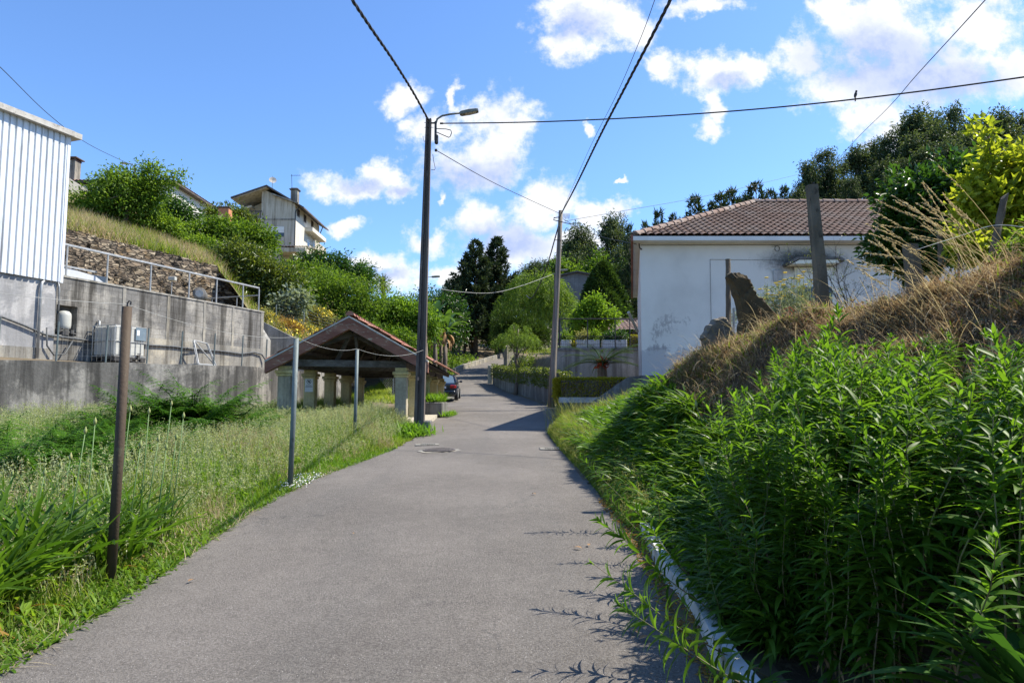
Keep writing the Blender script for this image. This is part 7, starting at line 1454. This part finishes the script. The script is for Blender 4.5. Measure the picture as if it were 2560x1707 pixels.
# strap leaved bed on the right bank
def strap_clumps(rng, C, per, L, el=(0.75, 1.45), W_=0.03, bend=(0.9, 2.0)):
    n = len(C)*per; P = np.repeat(C, per, 0)+rng.normal(size=(n, 3))*np.array([0.05, 0.05, 0.01]); return strips(P, rng.uniform(0, 6.28, n), np.repeat(L, per)*rng.uniform(0.6, 1.15, n), rng.uniform(*el, n), rng.uniform(*bend, n), W_*rng.uniform(0.75, 1.2, n), 6, 'strap', 0.18, rng.normal(size=n)*0.4)
C = gpts(rng, 2300, 4.0, 19.3, lambda y: xr(y)+np.interp(y, [4, 6, 8, 10, 14, 19], [0.44, 0.42, 0.36, 0.4, 0.45, 0.7]), lambda y: xr(y)+np.interp(y, [4, 5, 6, 8, 10, 11.8, 13.5, 16, 19.5], [0.55, 0.75, 1.05, 1.4, 1.3, 1.3, 2.5, 3.0, 2.9]), 0.95)
keep = np.ones(len(C), bool); V, Fq = strap_clumps(rng, C, 20, np.interp(C[:, 1], [6, 12, 19], [0.45, 0.52, 0.55]), W_=np.repeat(np.interp(C[:, 1], [6, 12, 19], [0.03, 0.04, 0.048]), 20)); o = NP().add(V, Fq).build('strap_leaf_bed', 'lf_strap'); tag(o, 'dense bed of glossy strap leaves covering the right roadside bank', 'ground cover', kind='stuff')
C = gpts(rng, 90, 18.2, 20.3, lambda y: xr(y)+0.7, lambda y: xr(y)+2.6); P = np.repeat(C, 30, 0)+rng.normal(size=(len(C)*30, 3))*np.array([0.15, 0.15, 0]); grass('slope_grass', 'pale grass on the slope under the white house corner', [strips(P, rng.uniform(0, 6.28, len(P)), rng.uniform(0.25, 0.7, len(P)), rng.uniform(1.1, 1.5, len(P)), rng.uniform(0.3, 1.2, len(P)), 0.013, 3, 'grass')], 'lf_drygreen')
# dry grass over the bank crest
def bankx(y, s): return xr(y)+s
Ct = gpts(rng, 5200, 4.0, 13.0, lambda y: xr(y)+np.interp(y, [4, 7, 9, 11, 13.4], [2.2, 1.7, 1.1, 0.7, 1.0]), lambda y: xr(y)+np.interp(y, [4, 9, 13.4], [6.8, 5.2, 3.6]), 0.9)
cs_ = rng.uniform(0.4, 1.5, len(Ct)); P = np.repeat(Ct, 34, 0); n = len(P); cs_ = np.repeat(cs_, 34); P = P+rng.normal(size=(n, 3))*np.array([0.05, 0.05, 0.0])*cs_[:, None]; P[:, 2] = ground(P[:, 0], P[:, 1])-0.01
az = np.where(rng.uniform(0, 1, n) < 0.5, rng.normal(size=n)*0.8+math.pi*1.1, rng.uniform(0, 6.28, n)); sl_ = rng.uniform(0.06, 0.26, n)*(0.5+0.5*cs_)
A = strips(P, az, sl_, rng.uniform(0.1, 1.35, n), rng.uniform(0.4, 2.0, n), rng.uniform(0.006, 0.0125, n), 4, 'grass'); k = rng.choice(n, 1400); st1, st2 = seedstems(rng, P[k], rng.uniform(0.18, 0.45, 1400), 8, 0.018, 1.6)
grass('dry_grass', 'thick mat of dry brown straw grass over the right bank', [A, st1, st2], 'lf_straw_brown')
k = np.flatnonzero(np.sin(P[:, 0]*3.1+1)*np.cos(P[:, 1]*2.7)+np.sin(P[:, 0]*5.3+P[:, 1]*4.1)*0.6+rng.normal(size=n)*0.4 > 0.35); k = rng.choice(k, 42000); grass('bleached_grass', 'bleached straw stalks on the sunny crest of the right bank', [strips(P[k]+np.array([0, 0, 0.03]), az[k], rng.uniform(0.08, 0.24, len(k)), rng.uniform(0.1, 1.2, len(k)), rng.uniform(0.3, 1.6, len(k)), 0.008, 4, 'grass')], 'lf_straw')
k = patch(rng, P, 1.1, 0.3); k = k[rng.choice(len(k), 22000)]; grass('bank_weeds', 'sparse green weeds growing through dry grass on the bank', [weeds(rng, k, 0.17, 0.015)], 'lf_grass')
mbk = gpts(rng, 9000, 4.5, 12.6, lambda y: xr(y)+np.interp(y, [4, 9, 12.6], [1.8, 1.0, 0.8]), lambda y: xr(y)+np.interp(y, [4, 9, 12.6], [6, 4.8, 3.2])); V, Fc = leaf_cards(mbk+np.array([0, 0, 0.06])+rng.normal(size=mbk.shape)*0.05, rdir(rng, len(mbk)), rng.uniform(0.02, 0.07, len(mbk)), 0.022, rng); tag(NP().add(V, Fc).build('dead_leaves_litter', 'leaf_brown', None, False), 'brown dead leaves caught in the dry bank grass', 'litter', kind='stuff')
m = 1600; b0 = gpts(rng, m, 5, 12.4, lambda y: xr(y)+np.interp(y, [5, 9, 12.4], [2.0, 1.2, 0.9]), lambda y: xr(y)+np.interp(y, [5, 9, 12.4], [6, 4.8, 3.0])); o = NP().add(*strips(b0, rng.normal(size=m)*1.0+math.pi, rng.uniform(0.3, 0.75, m), rng.uniform(0.5, 1.4, m), rng.uniform(0.6, 2.2, m), 0.005, 7, 'strap')).build('arching_straw', 'lf_straw', None, False); tag(o, 'pale arching straw stalks scattered over the right bank', 'grass', kind='stuff')
# long arching stalks by the stub post
m = 46; b0 = np.array([at(2440+rng.normal()*70, 760+rng.normal()*25, 6.6+rng.normal()*0.4) for _ in range(m)]); b0[:, 2] = ground(b0[:, 0], b0[:, 1])+0.1; V, Fq = strips(b0, rng.normal(size=m)*0.35+math.pi*0.97, rng.uniform(0.7, 1.25, m), rng.uniform(0.75, 1.35, m), rng.uniform(0.3, 1.0, m), 0.005, 7, 'strap'); Cn = V.reshape(m, 8, 2, 3).mean(2); i_ = np.repeat(np.arange(m), 40); f = rng.uniform(0, 1, m*40); Q = Cn[i_, 5]*(1-f[:, None])+Cn[i_, 7]*f[:, None]; V2, F2 = leaf_cards(Q, Cn[i_, 7]-Cn[i_, 5]+rdir(rng, m*40)*0.12, 0.035, 0.009, rng)
o = NP().add(V, Fq).add(V2, F2).build('tall_straw', 'lf_straw', None, False); tag(o, 'long arching bleached grass stalks before the stub post', 'grass', kind='stuff')
# leaf litter on bank soil near the kerb
P = gpts(rng, 2200, 3.2, 9, lambda y: xr(y)-0.08, lambda y: xr(y)+0.12); V, Fc = leaf_cards(P+np.array([0, 0, 0.012]), rdir(rng, len(P))*np.array([1, 1, 0.12]), 0.045, 0.014, rng, 0.1, 0.0); tag(NP().add(V, Fc).build('leaf_litter', 'lf_rusty', None, False), 'dry leaf litter in the gutter beside the white kerb', 'litter', kind='stuff')

# ---- bracken ferns: three bushes built, then copied
def fern_mesh(rng, fr=26, L=0.95):
    g = NP(); n = fr; az = rng.uniform(0, 6.28, n); Ls = rng.uniform(0.7, 1.15, n)*L; el = rng.uniform(0.9, 1.4, n); bd = rng.uniform(0.7, 1.4, n); P = rng.normal(size=(n, 3))*np.array([0.2, 0.2, 0]); K = 14; V, Fq = strips(P, az, Ls, el, bd, 0.012, K, 'grass'); g.add(V, Fq); C = V.reshape(n, K+1, 2, 3).mean(2); PP, AA, LL = [], [], []
    for i in range(n):
        for j in range(4, K+1):
            f = (j-3)/(K-3)
            for s_ in (-1, 1):
                for e in (0, 0.5): PP.append(C[i, j-1]*(1-e)+C[i, j]*e); AA.append(az[i]+s_*(1.2-0.4*f)); LL.append(0.30*L*(1.02-f)**0.8+0.03)
    PP, AA, LL = np.array(PP), np.array(AA), np.array(LL); m = len(PP); V, Fq = strips(PP, AA, LL, rng.normal(size=m)*0.2+0.1, 0.6, 0.014, 3, 'grass'); g.add(V, Fq); Cp = V.reshape(m, 4, 2, 3).mean(2); q, a2, l2 = [], [], []
    for s_ in (-1, 1):
        for j in (0, 1, 2):
            for e in (0.2, 0.7): q.append(Cp[:, j]*(1-e)+Cp[:, j+1]*e); a2.append(AA+s_*1.1); l2.append(LL*(0.34-0.08*j))
    V, Fq = strips(np.concatenate(q), np.concatenate(a2), np.concatenate(l2), 0.1, 0.4, 0.022, 1, 'grass'); g.add(V, Fq); return g
rng = np.random.default_rng(221); pass
ferns = []
for i, (px, py, d, sc) in enumerate(fp_):
    x = at(px, py, d).x; b = Vector((x, d, gz(x, d)+0.05)); lab = 'bushy green bracken fern in the meadow below the retaining wall'
    if i < 3: t = thing('bracken_fern', lab, 'fern', b, 0, 'bracken ferns in the left meadow'); fern_mesh(rng).build('fronds', 'lf_fern', t); note_kids(t); ferns.append(t)
    else: t = copy_tree(ferns[i % 3]); t.location = b; t.rotation_euler = (0, 0, rng.uniform(0, 6.28))
    t.scale = (sc*1.3, sc*1.3, sc*1.25)
# ---- strap leaved clumps on the left verge
rng = np.random.default_rng(231); cl = [(40, 1475, 4.75, 0.95), (-40, 1560, 4.3, 0.9), (110, 1430, 5.0, 1.0), (190, 1385, 5.4, 1.0), (20, 1400, 5.3, 1.0), (120, 1350, 5.9, 1.0), (330, 1345, 5.9, 0.95), (395, 1315, 6.3, 0.95), (250, 1330, 6.0, 1.0), (60, 1310, 6.4, 1.0), (180, 1300, 6.6, 1.0), (300, 1290, 6.8, 0.95), (-40, 1420, 5.1, 1.0), (440, 1290, 6.8, 0.8), (-60, 1340, 6.0, 1.0), (60, 1420, 5.0, 1.1), (150, 1400, 5.3, 1.1), (10, 1500, 4.6, 1.0), (360, 1290, 6.7, 1.0), (100, 1380, 5.6, 1.1)]
cps = []
for i, (px, py, d, sc) in enumerate(cl):
    x = at(px, py, d).x; x -= 0.22; b = Vector((x, d, gz(x, d)+0.01)); lab = 'clump of long dark green strap leaves on the left verge'
    if i < 4:
        t = thing('strap_leaf_clump', lab, 'plant', b, 0, 'strap leaf clumps on the left verge'); V, Fq = strap_clumps(rng, np.zeros((1, 3)), 58, np.array([0.62]), (0.85, 1.52), 0.026, (0.4, 1.4)); NP().add(V, Fq).build('leaves', 'lf_strap', t)
        V, Fq = strap_clumps(rng, np.zeros((1, 3)), 3, np.array([0.45]), (0.2, 0.7), 0.03, (0.5, 1.5)); NP().add(V, Fq).build('dead_leaves', 'lf_rusty', t); note_kids(t); cps.append(t)
    else: t = copy_tree(cps[i % 4]); t.location = b; t.rotation_euler = (0, 0, rng.uniform(0, 6.28))
    t.scale = (sc*1.2, sc*1.2, sc*1.25)
# flower stalks with closed buds
rng = np.random.default_rng(241); sts = [(212, 1085, 5.4), (237, 1062, 5.6), (325, 1030, 6.3), (372, 1035, 6.6), (428, 1015, 6.7), (458, 1047, 6.8), (110, 1190, 6.2), (175, 1150, 6.5), (395, 1105, 6.6), (415, 1125, 6.5), (30, 1190, 6.0), (150, 1170, 6.8), (440, 1100, 6.9), (350, 1120, 6.2), (265, 1180, 6.5), (75, 1230, 5.6)]
def stalk(label, top_, b, group, bud=1.0):
    t = thing('flower_stalk', label, 'flower stalk', b, 0, group); v = top_-b; mb = MB(); mb.tube([Vector((0, 0, 0)), v*0.5+Vector((0.012, 0, 0)), v], [0.006, 0.005, 0.004], 6); mb.build('stalk', 'scape', t, True)
    mb = MB(); d = (v*0.5+Vector((0, 0, 0.2))).normalized(); sd = d.orthogonal().normalized(); prof = [(0, 0.004), (0.012, 0.012), (0.03, 0.019), (0.05, 0.016), (0.07, 0.007), (0.085, 0.002)]; mb.tube([v+d*z*bud for z, r in prof], [r*bud for z, r in prof], 8); mb.build('bud', 'bud', t, True); return t
for i, (px, py, d) in enumerate(sts):
    tp_ = at(px, py, d); x = tp_.x-0.09+rng.normal()*0.03; b = Vector((x, d-0.03, gz(x, d))); stalk('tall green flower stalk with closed pale bud over strap leaves', tp_, b, 'flower stalks above the left strap leaves', rng.uniform(0.6, 0.95))
for px, py, d, bx, by in ((1758, 1165, 5.6, 1855, 1395), (1742, 1018, 8.6, 1770, 1110)):
    tp_ = at(px, py, d); q = at(bx, by, d); stalk('leaning green flower stalk with bud on the right bank', tp_, q, 'flower stalks on the right bank', 1.1)
# ---- tall leafy stems on the right
def stem_plant(rng, h, lean):
    K = 10; mb = MB(); pts = [Vector((lean*h*0.28*(i/K)**1.6, 0.03*math.sin(i), h*(i/K)*(1-0.06*lean*lean*(i/K)))) for i in range(K+1)]; mb.tube(pts, [0.0062*(1-0.72*i/K) for i in range(K+1)], 6)
    n = int(h*52); f = np.sort(rng.uniform(0.06, 1, n)**0.85); C = np.array([tuple(p) for p in pts]); P = np.stack([np.interp(f*K, range(K+1), C[:, k]) for k in range(3)], 1); az = np.arange(n)*2.39996+rng.normal(size=n)*0.2; L = np.interp(f, [0, 0.25, 0.6, 0.88, 1], [0.15, 0.22, 0.215, 0.15, 0.06])*rng.uniform(0.75, 1.25, n); el = np.interp(f, [0, 0.5, 0.9, 1], [0.15, 0.5, 0.85, 1.25])+rng.normal(size=n)*0.15; bd = np.interp(f, [0, 0.5, 1], [1.5, 1.2, 0.5])+rng.normal(size=n)*0.2
    V, Fq = strips(P, az, L, el, bd, np.interp(f, [0, 0.5, 1], [0.032, 0.034, 0.018])*rng.uniform(0.85, 1.2, n), 5, 'lance', 0.3, rng.normal(size=n)*0.25); g = NP().add(V, Fq)
    m = 5; V, Fq = strips(P[:m], rng.uniform(0, 6.28, m), 0.1, -0.2, 1.2, 0.014, 4, 'lance', 0.3); return mb, g, NP().add(V, Fq)
rng = np.random.default_rng(251); gp_ = []
Gs = 'tall leafy stems on the right bank'
def place_stem(i, x, y, z, sc, rz, tilt=0.0, label=None):
    if len(gp_) < 8:
        t = thing('leafy_stem', 'tall leafy stem with narrow green leaves in dense stand by kerb', 'plant', (x, y, z), rz, Gs); mb, g, dd = stem_plant(rng, 1.5, [0.2, 0.5, 0.9, 0.1, 0.6, 0.35, 1.1, 0.0][len(gp_)]); mb.build('stem', 'stem_red', t, True); g.build('leaves', 'lf_goldenrod', t); dd.build('dead_leaves', 'leaf_brown', t); note_kids(t); gp_.append(t)
    else: t = copy_tree(gp_[i % 8])
    t.location = (x, y, z); t.scale = (0.5+0.5*sc, 0.5+0.5*sc, sc); t.rotation_euler = (R(rng.normal()*3), R(tilt), rz)
    if label: t['label'] = label
    return t
i = 0
for _ in range(1200):
    y = 2.7+5.4*rng.uniform()**0.9; x = float(xr(y))+0.34+3.0*rng.uniform(); pxx = 1280+x/y*F
    if x/y > 0.98 or x/y < 0.2 or pxx < 1785+abs(rng.normal())*40: continue
    # upper outline of the stand, in degrees of height, falls off towards the road
    z = gz(x, y); zt = at(pxx, lerp1(pxx, [1500, 1620, 1760, 1900, 2060, 2150, 2300, 2560, 2900], [1230, 1120, 985, 940, 800, 830, 840, 810, 810])+abs(rng.normal())*105, y).z
    h = zt-z
    sx_ = x-float(xr(y)); h = min(h, 0.45+1.1*sx_)
    if h < 0.4: continue
    h = min(h, rng.uniform(1.3, 2.4)); place_stem(i, x, y, z, h/1.5, rng.uniform(0, 6.28)); i += 1
    if i >= 250: break
n_stems = i
for px, py, y in ((2080, 775, 5.3), (2060, 800, 5.0), (1960, 880, 5.6), (2310, 870, 4.7), (2420, 880, 4.6), (1860, 935, 5.8), (2200, 850, 5.4), (2500, 930, 4.2)):
    q = at(px, py, y); z = gz(q.x, y); place_stem(0, q.x, y, z, min(2.3, (q.z-z)/1.5), rng.uniform(0, 6.28), label='tallest leafy stems rising above the dense stand before dry bank')
# a few stems flopped over the kerb
flop = [(float(xr(4.3))+0.3, 4.3, 2.6, 62, 0.8), (float(xr(3.7))+0.3, 3.7, 3.0, 72, 0.75), (float(xr(3.3))+0.3, 3.3, 3.3, 66, 0.7)]+[(float(xr(y))+rng.uniform(0.14, 0.3), y, math.pi+rng.normal()*0.35, rng.uniform(25, 62), rng.uniform(0.3, 0.75)) for y in np.linspace(4.2, 7.2, 6)]
for k, (x, y, rz, tilt, s) in enumerate(flop):
    t = place_stem(k+3, x, y, gz(x, y), s, 0.0, 0.0); t.rotation_euler = (R(-8), R(-tilt), rz-math.pi); t['label'] = 'leafy stem leaning over the white kerb towards the road'; t['group'] = 'leafy stems flopped over the kerb'
rngs = np.random.default_rng(299); t = thing('shade_tree', 'unseen leafy tree added outside the right edge to shade the leafy stems', 'tree', (8.0, 4.6, gz(8.0, 4.6))); V, Fc, C = crown(rngs, [(0, 0, 2.3, 2.1, 2.1, 1.5), (0.3, -1.2, 2.0, 1.7, 1.6, 1.2), (-0.2, 1.2, 1.9, 1.6, 1.4, 1.2)], 17000, 0.12, 0.055, 0.25, 12); NP().add(V, Fc).build('crown', 'lf_citrus', t, False); mb = MB(); limbs(mb, rngs, (0, 0, -0.2), (0, 0, 2), 0.08, [(0.5, 0.3, 2.2), (-0.6, 0.5, 2.0), (0.2, -0.8, 1.9)]); mb.build('trunk', 'bark', t, True)  # unseen tree, added beyond the right edge for its shade on the stems
# broad strap leaves in the near right corner
rng = np.random.default_rng(261); t = thing('broad_leaf_plant', 'plant with broad glossy strap leaves in the near right corner', 'plant', (1.95, 2.55, gz(1.95, 2.55))); n = 20; V, Fq = strips(rng.normal(size=(n, 3))*np.array([0.04, 0.04, 0]), np.concatenate([rng.normal(size=12)*0.6+math.pi, rng.uniform(0, 6.28, 8)]), rng.uniform(0.75, 1.0, n), rng.uniform(1.1, 1.5, n), rng.uniform(0.9, 1.7, n), rng.uniform(0.055, 0.075, n), 9, 'strap', 0.15); NP().add(V, Fq).build('leaves', 'lf_broad', t)
# hillside dry grass and yellow bloom
rng = np.random.default_rng(271); P = []
for px0, px1, d0, d1, m in ((130, 560, 26, 40, 26000), (560, 1000, 33, 46, 14000), (130, 700, 40, 56, 9000)):
    u = rng.uniform(px0, px1, m); d = rng.uniform(d0, d1, m); x = (u-1280)/F*d
    for a, b in zip(x, d):
        h = hz(a, b)
        if h is not None: P.append((a, b, h))
P = np.array(P); P = P[P[:, 2] > ground(P[:, 0], P[:, 1])]; n = len(P)
k = rng.uniform(0, 1, n) < 0.5+0.35*np.sin(P[:, 0]*1.1+1)*np.cos(P[:, 1]*0.9); mk = lambda Q, l0, l1, w: strips(Q, rng.uniform(0, 6.28, len(Q)), rng.uniform(l0, l1, len(Q)), rng.uniform(0.9, 1.5, len(Q)), rng.uniform(0.2, 1.2, len(Q)), w, 3, 'grass')
grass('hillside_straw', 'dry straw grass on the hillside above the stone wall', [mk(P[k], 0.3, 0.85, 0.028)], 'lf_straw'); grass('hillside_grass', 'green grass on the hillside above the stone wall', [mk(P[~k], 0.25, 0.75, 0.03)], 'lf_grass')
m = (P[:, 1] > 33) & (P[:, 0]/P[:, 1] > -0.37) & (P[:, 0]/P[:, 1] < -0.26); Q = P[m][:1100]; V, Fc = leaf_cards(Q+np.array([0, 0, 0.25])+rng.normal(size=Q.shape)*0.12, rdir(rng, len(Q))+np.array([0, 0, 0.7]), 0.11, 0.1, rng); tag(NP().add(V, Fc).build('yellow_flowers', 'yellow_petal', None, False), 'scattered yellow flowers on the slope left of the wash house', 'flowers', kind='stuff')
# grass in the roadside planter and at the pole foot
P = np.stack([rng.uniform(-0.36, 0.36, 1200)-2.98, rng.uniform(-1, 1, 1200)+26.2, np.full(1200, 1.57)], 1); P2 = np.stack([rng.normal(size=900)*0.25-2.7, rng.normal(size=900)*0.35+18.1, np.full(900, 0.72)], 1); P3 = np.stack([rng.uniform(-2.6, -2.2, 500), rng.uniform(25, 27.4, 500), np.full(500, 1.05)], 1)
grass('planter_weeds', 'weeds growing in the roadside planter and at the pole foot', [weeds(rng, P, 0.4, 0.03, 0.8, 1.4), weeds(rng, P2, 0.4, 0.04, 0.6, 1.4), weeds(rng, P3, 0.25, 0.03, 0.5, 1.3)], 'lf_grass_lush')
# ground greenery beyond, under the trees
P = np.concatenate([gpts(rng, 9000, 36, 62, lambda y: xl(y)-5, lambda y: xl(y)-0.2), gpts(rng, 7000, 56, 95, lambda y: xr(y)+0.5, lambda y: xr(y)+8)]); grass('bend_grass', 'rough grass beside the road around the far bend', [strips(P, rng.uniform(0, 6.28, len(P)), rng.uniform(0.2, 0.6, len(P)), 1.2, 0.8, 0.04, 3, 'grass')], 'lf_grass')
P = []
for px0, px1, d0, d1, m in ((1000, 1190, 50, 75, 9000),):
    u = rng.uniform(px0, px1, m); d = rng.uniform(d0, d1, m)
    P = np.array([((a-1280)/F*b, b, top((a-1280)/F*b, b)) for a, b in zip(u, d)])
P = P[P[:, 0] < xl(P[:, 1])-0.6]; V, Fc = leaf_cards(P+np.array([0, 0, 0.3])+rng.normal(size=P.shape)*0.3, rdir(rng, len(P))+np.array([0, 0, 0.6]), 0.28, 0.14, rng); tag(NP().add(V, Fc).build('undergrowth', 'lf_mid', None, False), 'dark undergrowth between banana stems on the shaded bend', 'undergrowth', kind='stuff')
# fallen leaves and pebbles on the road
rng = np.random.default_rng(281); lf = None
for px, py in ((1455, 1378), (1472, 1371), (1596, 1600), (880, 1340), (470, 1466), (1600, 1610), (760, 1215), (1330, 1240)):
    p = hit(px, py); a, b = rng.uniform(0, 6.28), rng.uniform(0.7, 1.3)
    if lf is None:
        V, Fq = strips(np.zeros((1, 3)), 0.0, 0.07, 0.35, 0.7, 0.03, 4, 'lance', 0.3); lf = NP().add(V, Fq).build('fallen_leaf', 'leaf_brown'); tag(lf, 'dry brown leaf lying on the asphalt', 'leaf', 'fallen leaves on the road'); o = lf
    else: o = lf.copy(); COL.objects.link(o)
    o.location = (p.x, p.y, p.z+0.03); o.rotation_euler = (0, 0, a); o.scale = (b, b, b)
